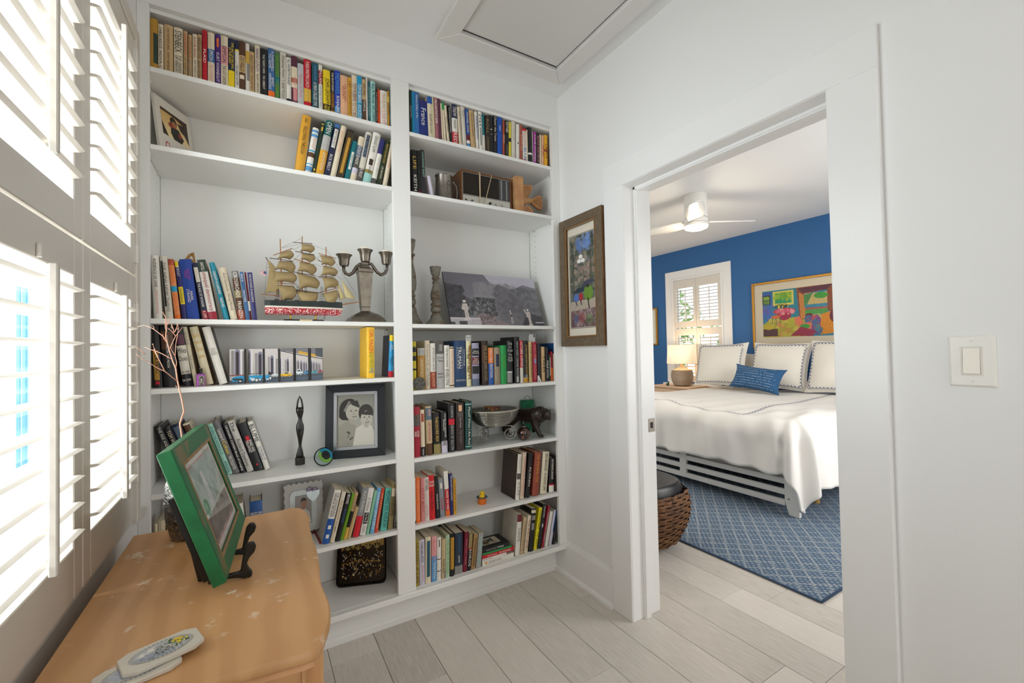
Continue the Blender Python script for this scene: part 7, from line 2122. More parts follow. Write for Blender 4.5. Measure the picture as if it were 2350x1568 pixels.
cv.poly([(0, .72), (1, .7), (1, .82), (0, .82)], 'b5a898').poly([(0, .82), (1, .8), (1, 1), (0, 1)], '7d5f5c').speck(70, 0, .82, 1, 1, .05, ['9a8a8a', '5a4448', 'b5a6a4', '6f5a66'], .6)
cv.poly([(.08, .63), (.28, .57), (.52, .58), (.55, .62), (.3, .63)], '2e3b48').poly([(.38, .58), (.55, .51), (.78, .5), (.98, .53), (.7, .55)], '44485a')
cv.ell(.22, .68, .1, .045, '5877b8').ell(.4, .675, .08, .045, 'a82f38').ell(.68, .64, .17, .085, '6f9138').ell(.66, .565, .07, .018, '33302c')
cv.line([(.2, .72), (.25, .76)], .016, '2a2622').line([(.38, .71), (.42, .755)], .016, '2a2622').line([(.66, .7), (.7, .8)], .02, '2e2a26').ell(.42, .9, .12, .06, 'a04a4a', .5).ell(.7, .92, .14, .06, '5f7a44', .5).ell(.2, .91, .1, .05, '5a6a96', .5).grain(.2)
printed('painting', cv, (X1 - .0088, ay1 - .006, az1 - .006), (0, ay0 - ay1 + .012, 0), (0, 0, az0 - az1 + .012), pf, .5)
gq = MB()
gq.add([(X1 - .0125, Y0 + .05, Z0 + .05), (X1 - .0125, Y1 - .05, Z0 + .05), (X1 - .0125, Y1 - .05, Z1 - .05), (X1 - .0125, Y0 + .05, Z1 - .05)], [(0, 3, 2, 1)])
gq.build('glass', PANE, pf)

# ------------------------------------------------------------------ dresser under the window and the things on it
TZ = 0.735
PX = [(315.5, 1228), (560, 1187), (640, 1172), (672, 1165), (690, 1166), (703, 1172), (711, 1186), (710, 1200), (712, 1215), (716, 1232), (724, 1250), (731, 1275), (734, 1300), (735, 1325), (740, 1345), (750, 1365), (757, 1385), (759, 1405), (757, 1428), (750, 1450), (742, 1470), (728, 1490), (700, 1502)]
OUT = [at(a, b, 2, TZ) for a, b in PX]
OUT[0].x = -.318
OUT += [Vector((-.0889, .872, TZ)), Vector((-.318, .905, TZ))]
ctr = Vector((-.1, 1.27, 0))
dr = thing('dresser', 'distressed ochre painted dresser with serpentine top below the shutters', 'dresser', tuple(ctr))
WD = bpy.data.materials.new('worn_ochre_paint')
WD.use_nodes = True
nt = WD.node_tree
pb = nt.nodes['Principled BSDF']
pb.inputs['Roughness'].default_value = .38


def nd(t, **k):
    n = nt.nodes.new(t)
    for a, v in k.items():
        n.inputs[a].default_value = v
    return n


tc = nd('ShaderNodeTexCoord')
mp_ = nd('ShaderNodeMapping', Scale=(1.0, .35, 1))
n1 = nd('ShaderNodeTexNoise', Scale=5.0, Detail=5.0, Distortion=.7)
n2 = nd('ShaderNodeTexNoise', Scale=20.0, Detail=6.0, Roughness=.66)
n3 = nd('ShaderNodeTexNoise', Scale=7.0, Detail=2.0)
wv = nd('ShaderNodeTexWave', Scale=5.0, Distortion=9.0, Detail=3.0)
nt.links.new(tc.outputs['Object'], mp_.inputs[0])
for n in (n1, wv):
    nt.links.new(mp_.outputs[0], n.inputs['Vector'])
for n in (n2, n3):
    nt.links.new(tc.outputs['Object'], n.inputs['Vector'])


def ramp(src, p0, p1, c0, c1):
    r = nt.nodes.new('ShaderNodeValToRGB')
    r.color_ramp.elements[0].position, r.color_ramp.elements[1].position = p0, p1
    r.color_ramp.elements[0].color, r.color_ramp.elements[1].color = (*c0, 1), (*c1, 1)
    nt.links.new(src, r.inputs[0])
    return r.outputs[0]


def mix(f_, a, b, fac=None):
    m = nt.nodes.new('ShaderNodeMixRGB')
    if fac is not None:
        m.inputs[0].default_value = fac
    else:
        nt.links.new(f_, m.inputs[0])
    nt.links.new(a, m.inputs[1])
    nt.links.new(b, m.inputs[2])
    return m.outputs[0]


base = ramp(n1.outputs[0], .3, .7, lin('cf9c68'), lin('dcab78'))
grain = ramp(wv.outputs[0], .2, .8, lin('c08b57'), lin('dba975'))
c1_ = mix(None, base, grain, .35)
mul = nt.nodes.new('ShaderNodeMath')
mul.operation = 'MULTIPLY'
nt.links.new(ramp(n2.outputs[0], .59, .66, (0, 0, 0), (1, 1, 1)), mul.inputs[0])
nt.links.new(ramp(n3.outputs[0], .48, .6, (0, 0, 0), (1, 1, 1)), mul.inputs[1])
white = nt.nodes.new('ShaderNodeRGB')
white.outputs[0].default_value = (*lin('f0dfc4'), 1)
nt.links.new(mix(mul.outputs[0], c1_, white.outputs[0]), pb.inputs['Base Color'])
bp = nt.nodes.new('ShaderNodeBump')
bp.inputs['Strength'].default_value = .15
nt.links.new(n2.outputs[0], bp.inputs['Height'])
nt.links.new(bp.outputs[0], pb.inputs['Normal'])


def ringpts(m, z):
    P = []
    n = len(OUT)
    for i, p in enumerate(OUT):
        a, b = OUT[i - 1], OUT[(i + 1) % n]
        t = (b - a)
        nrm = Vector((t.y, -t.x, 0)).normalized()
        if nrm.dot(p - Vector((-.1, 1.27, TZ))) < 0:
            nrm = -nrm
        if p.x < -.31:
            nrm = Vector((0, nrm.y, 0))
        P.append(p - nrm * m - ctr + Vector((0, 0, z - p.z)))
    return P


def loft(levels, name, mat=WD):
    mb = MB()
    n = len(OUT)
    vs = []
    for m, z in levels:
        vs += ringpts(m, z)
    fs = [(i * n + j, i * n + (j + 1) % n, (i + 1) * n + (j + 1) % n, (i + 1) * n + j) for i in range(len(levels) - 1) for j in range(n)]
    fs += [tuple(range(n))[::-1], tuple((len(levels) - 1) * n + j for j in range(n))]
    mb.add(vs, fs)
    o = mb.build(name, mat, dr, smooth='auto')
    return o


loft([(.016, TZ - .034), (.006, TZ - .032), (.012, TZ - .024), (.004, TZ - .02), (0, TZ - .014), (0, TZ - .005), (.004, TZ)], 'serpentine_top')
loft([(.05, .16), (.045, .18), (.04, TZ - .05), (.022, TZ - .034)], 'carcass')
for k, (z0, z1) in enumerate(((.52, .67), (.35, .505), (.185, .335))):
    y0, y1 = .95, 1.55
    df = MB().box(.1 - .115 - ctr.x - .0, y0 - ctr.y, z0, .1 - ctr.x + .012, y1 - ctr.y, z1).build('drawer_front', WD, dr, bevel=.006, seg=2)
    for yy in (y0 + .12, y1 - .12):
        rg_ = MB()
        rg_.lathe([(.012, 0), (.012, .002), (.004, .006)], 14)
        rg_.tube([(.017 * math.cos(TAU * j / 16), .017 * math.sin(TAU * j / 16) - .012, .007) for j in range(16)], .0018, 6, closed=True)
        rg_.build('ring_pull', M('6a5232', .35, .9), dr, smooth=True, loc=(.1 - ctr.x + .0125, yy - ctr.y, (z0 + z1) / 2), rot=(math.pi / 2, 0, math.pi / 2))
for x, y in ((-.27, .96), (.045, .95), (-.27, 1.6), (.05, 1.58)):
    MB().lathe([(.016, 0), (.02, .01), (.017, .03), (.026, .1), (.034, .15), (.034, .17)], 12).build('leg', WD, dr, smooth=True, loc=(x - ctr.x, y - ctr.y, 0))

# --- green framed picture on a black easel
gp0 = Vector((-.0600, 1.153, TZ + .030))
phi, th = math.radians(86.14), math.radians(18.0)
ge = Vector((math.cos(phi), math.sin(phi), 0))
gn0 = Vector((math.sin(phi), -math.cos(phi), 0))
gup = Vector((0, 0, math.cos(th))) - gn0 * math.sin(th)
gnn = ge.cross(gup).normalized()
if gnn.dot(gn0) < 0:
    gnn = -gnn
GW, GH = .408, .319
gfr = thing('framed_picture', 'worn green wooden picture frame tilted back on a black easel', 'picture frame')
GREEN = M('17713f', .42, var=.55, vs=18, col2='0d4a2a', bump=.1, bs=60)
GWORN = M('2c6b45', .55, var=.9, vs=9, col2='7a6a46', thr=(.54, .66))
b_ = .047
frame_rect(MB(), gp0 - gnn * .027, ge * GW, gup * GH, gnn, b_, .0262).build('frame', GREEN, gfr, bevel=.0012)
frame_rect(MB(), gp0 + ge * .004 + gup * .004 - gnn * .001, ge * (GW - .008), gup * (GH - .008), gnn, b_ - .01, .0012).build('worn_face', GWORN, gfr)
frame_rect(MB(), gp0 + ge * (b_ - .007) + gup * (b_ - .007) - gnn * .0012, ge * (GW - 2 * b_ + .014), gup * (GH - 2 * b_ + .014), gnn, .008, .002).build('bare_wood_lip', M('9a7a52', .55, var=.6, vs=30), gfr)
cv = Cv(120, 90, 'e3ddd6')
cv.rect(.05, .07, .95, .93, 'c8867c').rect(.065, .09, .935, .91, 'b9c4bc')
cv.fade('a9bab2', 'cfd4c8', .07, .095, .93, .62).poly([(.07, .62), (.93, .62), (.93, .905), (.07, .905)], '8d7f74').speck(80, .07, .1, .93, .6, .05, ['9fb5a6', 'b8c6bc', 'cdd5cc', '93a89a'], .5).speck(60, .07, .63, .93, .9, .04, ['7d7066', '9c8f84', '6a6058'], .5)
cv.poly([(.35, .3), (.43, .26), (.47, .4), (.46, .62), (.33, .62), (.36, .45)], 'e6e6e4').ell(.4, .24, .03, .045, 'e6e0da').poly([(.05, .6), (.95, .58), (.95, .62), (.05, .645)], 'd8dccf').ell(.2, .55, .07, .1, '4f9a6a', .8).ell(.18, .53, .03, .04, 'a8d0b0', .8)
printed('picture', cv, gp0 + ge * b_ + gup * (GH - b_) - gnn * .006, ge * (GW - 2 * b_), -gup * (GH - 2 * b_), gfr, .4)
gq = MB()
c_ = [gp0 + ge * b_ + gup * b_, gp0 + ge * (GW - b_) + gup * b_, gp0 + ge * (GW - b_) + gup * (GH - b_), gp0 + ge * b_ + gup * (GH - b_)]
gq.add([p - gnn * .003 for p in c_], [(0, 1, 2, 3)])
gq.build('glass', PANE, gfr)
MB().obox(gp0 + ge * .01 + gup * .01 - gnn * .027, ge * (GW - .02), gup * (GH - .02), -gnn * .003).build('back_board', M('5a4a38', .8), gfr)

es = thing('table_easel', 'small black wooden table easel under the green frame', 'easel', (-.05, 1.28, TZ))
EO = Vector(es.location)
BK = M('121211', .3)


def hook(y):
    """scrolled foot in the x-z plane: rail behind the picture, ledge under it, upturned scroll in front"""
    pts = [(-.056, .005), (-.03, .009), (-.004, .005), (.0105, .0), (.024, .001), (.026, .011), (.019, .022), (.014, .033), (.019, .046), (.030, .058), (.034, .071), (.029, .082), (.019, .083), (.011, .073), (.007, .056), (.004, .038), (.001, .0195), (-.02, .0185), (-.056, .0185)]
    P = [Vector((x + .012, y, z)) for x, z in pts]
    return MB().prism(P, (0, .011, 0)).build('scroll_foot', BK, es, bevel=.003, seg=2)


for y in (1.215 - EO.y, 1.352 - EO.y):
    hook(y)
MB().box(-.05, 1.215 - EO.y, .006, -.036, 1.363 - EO.y, .017).build('cross_rail', BK, es, bevel=.002)
for y in (1.217, 1.354):
    MB().obox(Vector((-.058, y - EO.y, .012)) - Vector(gnn) * .0, Vector((.011, 0, .0035)), Vector((0, .010, 0)), Vector((-.065, 0, .2))).build('upright', BK, es, bevel=.001)
MB().obox((-.0725, 1.257 - EO.y, 0), (.018, -.003, 0), (0, .013, 0), (-.032, .0, .165)).build('back_leg', BK, es, bevel=.002)

# --- silver vase with a coral coloured branch
vo = at(421, 1243, 2, TZ)
vs_ = thing('silver_vase', 'faceted silver vase with crackled sides behind the green frame', 'vase', (vo.x, vo.y + .03, TZ))
VM = M('8f8b84', .22, .9, var=.9, vs=90, col2='3a3733', bump=.9, bs=160)
MB().lathe([(.030, 0), (.033, .002), (.046, .06), (.050, .11), (.046, .165), (.032, .2), (.030, .215), (.027, .215), (.027, .19), (.002, .18)], 8, rot=.3).build('vase_body', VM, vs_, bevel=.003)
br = thing('coral_branch', 'thin bare coral pink branch standing in the silver vase', 'branch', (vo.x, vo.y + .03, TZ + .183))
BO = Vector(br.location)
yb_ = BO.y
CO = M('cf9a80', .55, var=.4, vs=40, col2='b07860')


def bq(a, b, dy=0.0):
    return at(310 + a / 7.12, 720 + b / 7.12, 1, yb_ + dy) - BO


def twig(pts, r0, r1, name, par=None):
    n = len(pts)
    return MB().tube([bq(*p) for p in pts], [r0 + (r1 - r0) * k / (n - 1) for k in range(n)], 7).build(name, CO, br, smooth=True)


st = [(760, 1960), (733, 1800), (765, 1700), (800, 1600), (775, 1450), (730, 1260), (690, 1080), (665, 890), (620, 790), (560, 600), (530, 480), (505, 400), (505, 320), (520, 240), (515, 160), (500, 60), (450, -30)]
MB().tube([Vector((0, 0, .002))] + [bq(*p) for p in st], [.0024] * 4 + [.0023 - .0014 * k / 13 for k in range(14)], 8).build('main_stem', CO, br, smooth=True)
for k, p in enumerate([[(690, 1105), (490, 945, -.02), (350, 880, -.03), (200, 780, -.05), (120, 745, -.06), (30, 670, -.07)], [(485, 945, -.02), (430, 830, -.02), (370, 710, -.015), (320, 590, -.01), (290, 500, -.01)], [(585, 735), (450, 660, .01), (340, 610, .02), (260, 590, .03), (150, 545, .04)],
                       [(500, 410), (420, 340), (300, 250, .02), (250, 225, .03), (150, 190, .04), (40, 215, .05)], [(665, 890), (680, 800), (655, 700), (665, 500), (690, 370), (710, 250), (700, 170)], [(570, 570), (610, 480), (660, 370), (740, 270), (785, 200)],
                       [(660, 700), (610, 620), (575, 550)], [(660, 365), (610, 300), (550, 240)], [(640, 310), (620, 230), (595, 170)], [(650, 300), (690, 210), (680, 165)], [(310, 250, .02), (300, 200, .02)], [(530, 480), (470, 410), (450, 330)], [(515, 300), (495, 210), (490, 110), (510, 20)],
                       [(530, 180), (565, 90), (620, 40)], [(160, 670, -.055), (100, 600, -.06), (20, 550, -.07)], [(690, 1200), (660, 1175)], [(375, 720, -.015), (330, 640, -.01), (300, 580)]]):
    twig(p, .0013, .0005, 'twig')
bd_ = MB()
for a, b in ((600, 190), (555, 255), (700, 250), (690, 175), (600, 215), (610, 235), (290, 500), (320, 580), (340, 640), (370, 690), (375, 720), (150, 650), (30, 670), (120, 745), (230, 800)):
    bd_.ball(bq(a, b), .0017, n=6)
bd_.build('buds', M('dcb49c', .6), br, smooth=True, kind='stuff')

# --- two octagonal tiles
def octile(label, c, L, W_, ang, z, art):
    t = thing('octagonal_tile', label, 'tile', (c[0], c[1], z), ang)
    k, m = L * .30, W_ * .32
    P = [(-L + k, -W_), (L - k, -W_), (L, -W_ + m), (L, W_ - m), (L - k, W_), (-L + k, W_), (-L, W_ - m), (-L, -W_ + m)]
    MB().prism([(x, y, 0) for x, y in P], (0, 0, .0085)).build('ceramic_body', M('d9d3c6', .3, var=.2, vs=20), t, bevel=.002, seg=2)
    printed('oval_scene', art, (-L * .8, W_ * .74, .0089), (L * 1.6, 0, 0), (0, -W_ * 1.48, 0), t, .3, mask=lambda x, y: ((x - .5) / .5) ** 2 + ((y - .5) / .5) ** 2 < 1)
    return t


def scene(kind):
    cv = Cv(110, 60, '9a9a98')
    cv.ell(.5, .5, .47, .47, '76777a').ell(.5, .5, .44, .43, 'b8bbbe')
    g = np.random.RandomState(2)
    if kind:
        cv.poly([(0, 1), (.05, .55), (.5, .5), (.7, .95)], '9aa3b2').speck(60, .05, .55, .5, .95, .02, ['8a94a6', 'aab2c0', '6d7480'], .7).poly([(.12, .5), (.2, .3), (.27, .33), (.22, .52)], 'e4e2da').poly([(.26, .42), (.33, .2), (.45, .18), (.42, .38)], 'e4e2da')
        cv.speck(120, .4, .25, .8, .8, .014, ['55564f', '7a7c72', '3d3e3a', 'b5b6a8']).speck(70, .62, .15, .95, .6, .02, ['3f6a2e', '5d7a3a', '2f4f26', 'c9c8b8']).speck(26, .68, .2, .93, .55, .022, ['e8c81e', 'f0d840', 'd8b010'])
    else:
        cv.ell(.42, .5, .3, .33, 'aab4c6').speck(40, .1, .2, .9, .8, .02, ['8f9aae', 'c2c8d2', 'a4866a'], .7).ell(.55, .25, .05, .07, '8a3a44').ell(.7, .7, .07, .06, 'c98a5a')
    r = ((cv.x - .5) / .5) ** 2 + ((cv.y - .5) / .5) ** 2
    cv.put((r > .74), '8b8d90').put((r > .74) & (np.sin(np.arctan2(cv.y - .5, cv.x - .5) * 44) > .2), 'c4c4be')
    return cv


octile('white octagonal tile with oval print of a river and yellow flowers, on top', (-.1468, .978), .0565, .0345, math.radians(20), TZ + .0093, scene(1))
octile('white octagonal tile with pale oval print, lying underneath', (-.1752, .955), .0565, .0345, math.radians(14), TZ + .0004, scene(0))

# ------------------------------------------------------------------ bedroom beyond the doorway
# window casing, sill and shutters on the blue wall
wc = MB()
wy0, wy1, wz0, wz1 = 3.50, 4.33, .745, 2.285
wc.box(XF - .02, wy0 - .115, wz0 - .02, XF, wy0 + .004, wz1)
wc.box(XF - .02, wy1 - .004, wz0 - .02, XF, wy1 + .115, wz1)
wc.box(XF - .02, wy0 - .115, wz1 - .004, XF, wy1 + .115, wz1 + .115)
tag(wc.build('trim_6', TRIM, bevel=.003), kind='structure')
tag(MB().box(XF - .085, wy0 - .15, wz0 - .045, XF + .02, wy1 + .15, wz0 - .02).build('trim_7', TRIM, bevel=.004), kind='structure')
fr2 = MB()
fr2.box(XF - .028, wy0 + .004, wz0 - .02, XF + .06, wy0 + .03, wz1 - .004)
fr2.box(XF - .028, wy1 - .03, wz0 - .02, XF + .06, wy1 - .004, wz1 - .004)
fr2.box(XF - .028, wy0 + .03, wz1 - .028, XF + .06, wy1 - .03, wz1 - .004)
tag(fr2.build('trim_8', TRIM, bevel=.002), kind='structure')
ym = (wy0 + wy1) / 2
bt_ = math.radians(-24)
for lab, a, b, z0, z1, o0, o1 in (('upper right shutter panel on the bedroom window', wy0 + .032, ym - .002, 1.545, 2.25, 1.64, 2.13), ('upper left shutter panel on the bedroom window', ym + .002, wy1 - .032, 1.545, 2.25, 1.64, 2.13),
                                  ('lower right shutter panel on the bedroom window', wy0 + .032, ym - .002, .75, 1.53, .84, 1.43), ('lower left shutter panel on the bedroom window', ym + .002, wy1 - .032, .75, 1.53, .84, 1.43)):
    shutter(lab, a, b, z0, z1, o0, o1, .046, bt_, 1 if 'left' in lab else -1, xs=XF - .022, stile=.045, wd=.052, n_out=1, hinges=(z0 + .12, z1 - .12), rod=-.03)

# ceiling fan with lamp
fx_, fy2 = 3.6, 2.575
fan = thing('ceiling_fan', 'white three bladed ceiling fan with lit round lamp', 'ceiling fan', (fx_, fy2, CEIL))
FW = M('e9e7e2', .35)
MB().lathe([(.10, -.0005), (.103, -.004), (.105, -.215), (.102, -.225)], 36).build('motor_housing', FW, fan, smooth='auto')
MB().lathe([(.0985, -.225), (.0985, -.229)], 36).build('dark_ring', M('57544e', .6), fan)  # darker, narrower band between motor housing and blade hub
MB().lathe([(.102, -.229), (.105, -.232), (.105, -.268), (.1, -.272)], 36).build('blade_hub', FW, fan, smooth='auto')
MB().lathe([(.104, -.276), (.107, -.28), (.107, -.30)], 36).build('lamp_ring', FW, fan, smooth='auto')
lamp_m = M('ffe9c8', .4, emit=7.0)
MB().lathe([(.106, -.30), (.1, -.318), (.07, -.33), (.02, -.334), (.001, -.3345)], 36).build('lamp_diffuser', lamp_m, fan, smooth=True)
for k in range(3):
    q = math.radians(215 + 120 * k)
    R_ = Matrix.Rotation(q, 3, 'Z') @ Matrix.Rotation(math.radians(14), 3, 'X')

    def bf(u, v):
        r_ = .09 + .50 * u
        w_ = (.062 + .02 * math.sin(math.pi * u)) * (1 if u < .93 else max(.25, 1 - ((u - .93) / .07) ** 2 * .75))
        return Vector((0, 0, -.25)) + R_ @ Vector((r_, (v - .5) * 2 * w_, .012 * u))
    b = MB().grid(bf, 16, 3).build('blade', FW, fan, smooth=True)
    sd = b.modifiers.new('thick', 'SOLIDIFY')
    sd.thickness = .008
pl_ = bpy.data.lights.new('fan_lamp', 'POINT')
pl_.energy, pl_.color, pl_.shadow_soft_size = 9, (1, .84, .62), .09
po_ = bpy.data.objects.new('fan_lamp', pl_)
C.objects.link(po_)
po_.location = (fx_, fy2, CEIL - .44)

# pictures on the blue wall
art = thing('bedroom_painting', 'large gold framed colourful painting of a room above the bed', 'picture frame')
GOLD = M('c08a35', .35, .6, var=.4, vs=60)
ay0_, ay1_, az0_, az1_ = 2.08, 3.105, 1.222, 2.044
fo_ = Vector((XF - .001, ay1_, az0_))
frame_rect(MB(), fo_, (0, ay0_ - ay1_, 0), (0, 0, az1_ - az0_), (-1, 0, 0), .024, .03).build('frame', GOLD, art, bevel=.002)
MB().box(XF - .012, ay0_ + .02, az0_ + .02, XF - .0012, ay1_ - .02, az1_ - .02).build('mat_board', M('e3d6bd', .7), art)
cv = Cv(200, 135, '2f7f9a')
g = cv.rng
cv.rect(0, 0, .5, .75, '2a8496').rect(0, .02, .14, .72, '3f5fa6').speck(60, 0, .3, .16, .72, .04, ['4a6ec0', '2f8aa0', '6a5fae', '3a78b8'], .6)
cv.poly([(0, .72), (.12, .62), (.5, .6), (.72, .72), (.62, 1), (0, 1)], 'b6b03a').speck(90, .1, .62, .6, 1, .03, ['c9b84a', '9aa832', 'd8c060', 'a89a2e', 'c98a4a'], .7)
cv.rect(0, .1, .12, .3, '1f3f52').rect(.015, .12, .105, .19, '8fae3a').rect(.015, .21, .105, .28, '6f8f3a')
cv.rect(.16, .03, .46, .33, 'd9cf62').rect(.19, .07, .43, .29, '6fa62e').rect(.19, .2, .43, .29, '2f9a6a').speck(40, .19, .07, .43, .22, .02, ['86b83a', '5a9a2a', 'a8c03a'], .7)
cv.poly([(.5, 0), (1, 0), (1, .6), (.9, .5), (.9, .1), (.6, .14), (.62, .62), (.54, .7)], '8a4a2a').poly([(.52, .02), (.98, .0), (.9, .1), (.58, .12)], '5c2a38').poly([(.53, .1), (.6, .16), (.62, .62), (.55, .66)], 'c9823e')
cv.rect(.61, .14, .9, .38, 'c9b070').poly([(.6, .16), (.72, .14), (.64, .36), (.6, .4)], '4a8a4a').ell(.82, .2, .09, .06, '3f9a3a').rect(.61, .36, .9, .43, '3a86a0').rect(.61, .43, .9, .47, 'b0584a').rect(.61, .47, .9, .56, '4f9a4a')
cv.poly([(.76, .6), (1, .5), (1, .95), (.78, .98), (.74, .75)], 'd98a1e').poly([(.62, .58), (.8, .56), (.82, .64), (.66, .7)], 'b8c060').ell(.66, .58, .05, .04, '6a2a20').speck(50, .62, .62, .8, .95, .03, ['3a6a9a', '7a4a8a', '3f8a96', 'c04a5a'], .8).ell(1.0, .62, .08, .14, '6a2a38')
cv.ell(.32, .46, .16, .07, 'c93f58').ell(.32, .54, .1, .11, 'a82a4a').speck(30, .2, .42, .46, .52, .02, ['e0708a', 'd8586a', 'e8a0a0'], .8).ell(.28, .35, .1, .05, '2a3a20', .5).speck(16, .22, .3, .38, .38, .014, ['2a2a1e', 'd8c04a'])
cv.ell(.2, .57, .07, .035, 'e0703a').line([(.15, .58), (.14, .72)], .006, '3f7a5a').line([(.25, .58), (.26, .7)], .006, '3f7a5a').line([(.2, .6), (.2, .74)], .006, '3f7a5a')
cv.poly([(.45, .62), (.53, .58), (.58, .72), (.7, .74), (.68, .86), (.54, .86)], 'e07a5a').ell(.6, .8, .07, .05, '3f9a3a').rect(0, .82, .22, .98, '5a3a3a').ell(.09, .78, .06, .06, 'c9b03a').poly([(.4, .98), (.55, .8), (.75, .9), (.7, 1)], '9a2a48').grain(.25)
printed('painting', cv, (XF - .0125, ay1_ - .125, az1_ - .115), (0, ay0_ - ay1_ + .24, 0), (0, 0, -.57), art, .5)
gq = MB()
gq.add([(XF - .02, ay0_ + .02, az0_ + .02), (XF - .02, ay1_ - .02, az0_ + .02), (XF - .02, ay1_ - .02, az1_ - .02), (XF - .02, ay0_ + .02, az1_ - .02)], [(0, 3, 2, 1)])
gq.build('glass', PANE, art)
art2 = thing('small_painting', 'small gold framed pale picture at the far left of the blue wall', 'picture frame')
frame_rect(MB(), (XF - .001, 5.06, 1.30), (0, -.44, 0), (0, 0, .585), (-1, 0, 0), .022, .028).build('frame', GOLD, art2, bevel=.002)
MB().box(XF - .012, 4.635, 1.31, XF - .0012, 5.05, 1.875).build('mat_board', M('dfe0cf', .7), art2)
cv = Cv(30, 40, 'b9cdb8').fade('c8dcc8', '8fb39a').speck(40, 0, .4, 1, 1, .1, ['7fa68a', 'a8c0a0', 'd0d8b8'], .6)
printed('painting', cv, (XF - .0125, 4.97, 1.80), (0, -.26, 0), (0, 0, -.42), art2, .5)

# nightstand and lamp
ns = thing('nightstand', 'pale nightstand under the bedroom window', 'nightstand', (5.17, 4.02, 0))
NM = M('d8b89a', .5, var=.3, vs=8, stretch=(2, 9, 2))
MB().box(-.23, -.3, .69, .23, .34, .715).build('top', NM, ns, bevel=.004)
MB().box(-.21, -.27, .18, .21, .31, .689).build('carcass', NM, ns, bevel=.003)
for z in (.2, .45):
    df = MB().box(-.222, -.25, z, -.209, .29, z + .225).build('drawer', NM, ns, bevel=.003)
    MB().ball((-.232, .02, z + .115), .012, n=10).build('knob', M('b09060', .4, .6), df, smooth=True)
for x in (-.18, .18):
    for y in (-.24, .28):
        MB().lathe([(.016, 0), (.026, .18)], 8, (x, y, 0)).build('leg', NM, ns)
lm_ = thing('table_lamp', 'lit table lamp with ribbed grey base and cream drum shade', 'lamp', (5.15, 3.972, .7152))
pr = [(.085, 0), (.095, .008)]
for k in range(13):
    t_ = k / 12
    r_ = .1 + .05 * math.sin(math.pi * (.12 + .62 * t_)) ** 1.0
    z = .012 + .20 * t_
    pr += [(r_ - .004, z), (r_, z + .004), (r_, z + .011)]
pr += [(.11, .226), (.07, .248), (.04, .258), (.032, .275), (.02, .29), (.018, .315)]
MB().lathe(pr, 32).build('ribbed_base', M('a99682', .7, var=.3, vs=20), lm_, smooth='auto')
shm = bpy.data.materials.new('lit_linen_shade')
shm.use_nodes = True
p_ = shm.node_tree.nodes['Principled BSDF']
p_.inputs['Base Color'].default_value = (.9, .78, .6, 1)
p_.inputs['Emission Color'].default_value = (1, .76, .48, 1)
p_.inputs['Emission Strength'].default_value = .62
p_.inputs['Roughness'].default_value = .9
sh_ = MB()
sh_.lathe([(.200, .315), (.185, .575)], 40)
sh_.f, sh_.m = sh_.f[:-2], sh_.m[:-2]
so = sh_.build('drum_shade', shm, lm_, smooth=True)
so.modifiers.new('t', 'SOLIDIFY').thickness = .002
MB().ball((0, 0, .43), .035, .035, .05, 12).build('bulb', M('ffd9a0', .4, emit=12), lm_, smooth=True)
MB().lathe([(.004, .575), (.012, .585), (.006, .6), (.001, .604)], 10).build('finial', M('b8a48a', .4), lm_, smooth=True)
tl = bpy.data.lights.new('table_lamp_bulb', 'POINT')
tl.energy, tl.color, tl.shadow_soft_size = 5, (1, .7, .4), .05
to = bpy.data.objects.new('table_lamp_bulb', tl)
C.objects.link(to)
to.location = (5.15, 3.972, 1.26)
pt = thing('green_trinket', 'tiny dark green trinket beside the table lamp', 'ornament', (5.0, 4.10, .7152))
bb_ = MB()
bb_.ball((0, 0, .02), .026, .02, .02, 10)
bb_.ball((.012, 0, .045), .014, .012, .02, 8)
bb_.build('body', M('2f4a38', .5), pt, smooth=True)

# bed
BX0, BX1, BY0, BY1 = 3.345, 5.40, 1.62, 3.60
bed = thing('bed', 'white slatted platform bed frame', 'bed', (BX0, (BY0 + BY1) / 2, .0125))
BM = M('dfddd8', .4)
hy_ = (BY1 - BY0) / 2
zo = -.0125
for s_ in (-1, 1):
    y = s_ * hy_
    a_, b_ = (y, y + .10) if s_ < 0 else (y - .10, y)
    o_ = y if s_ < 0 else y
    MB().prism([(0, a_, .36 + zo), (0, b_, .36 + zo), (0, b_, .10), (0, (b_ - .028) if s_ < 0 else b_ - .0, 0), (0, a_ + (0 if s_ < 0 else .028), 0), (0, a_, .10)], (.03, 0, 0)).build('leg', BM, bed, bevel=.003)
    MB().box(.031, min(y, y - s_ * .026), .17 + zo, BX1 - BX0 - .04, max(y, y - s_ * .026), .335 + zo).build('side_rail', BM, bed, bevel=.003)
    MB().box(BX1 - BX0 - .04, min(y, y - s_ * .08), 0, BX1 - BX0, max(y, y - s_ * .08), .9).build('headboard_post', BM, bed, bevel=.003)
    bl_ = MB()
    for yy, zz in ((a_ + .06 if s_ < 0 else b_ - .06, .245), (b_ - .03 if s_ < 0 else a_ + .03, .12)):
        bl_.lathe([(.007, 0), (.0065, .003), (.001, .0035)], 10, (0, 0, 0)) if False else bl_.box(-.0025, yy - .006, zz - .006, .0, yy + .006, zz + .006)
    bl_.build('bolt', M('8f8b84', .4, .6), bed)
for z0, z1 in ((.075, .118), (.155, .198), (.235, .278), (.322, .36)):
    MB().box(.004, -hy_ + .1, z0 + zo, .026, hy_ - .1, z1 + zo).build('footboard_slat', BM, bed, bevel=.002)
MB().box(.002, -.045, .076 + zo, .028, .025, .359 + zo).build('centre_stile', BM, bed, bevel=.002)
for k in range(4):
    MB().box(BX1 - BX0 - .035, -hy_ + .08, .4 + .12 * k, BX1 - BX0 - .012, hy_ - .08, .47 + .12 * k).build('headboard_slat', BM, bed, bevel=.002)
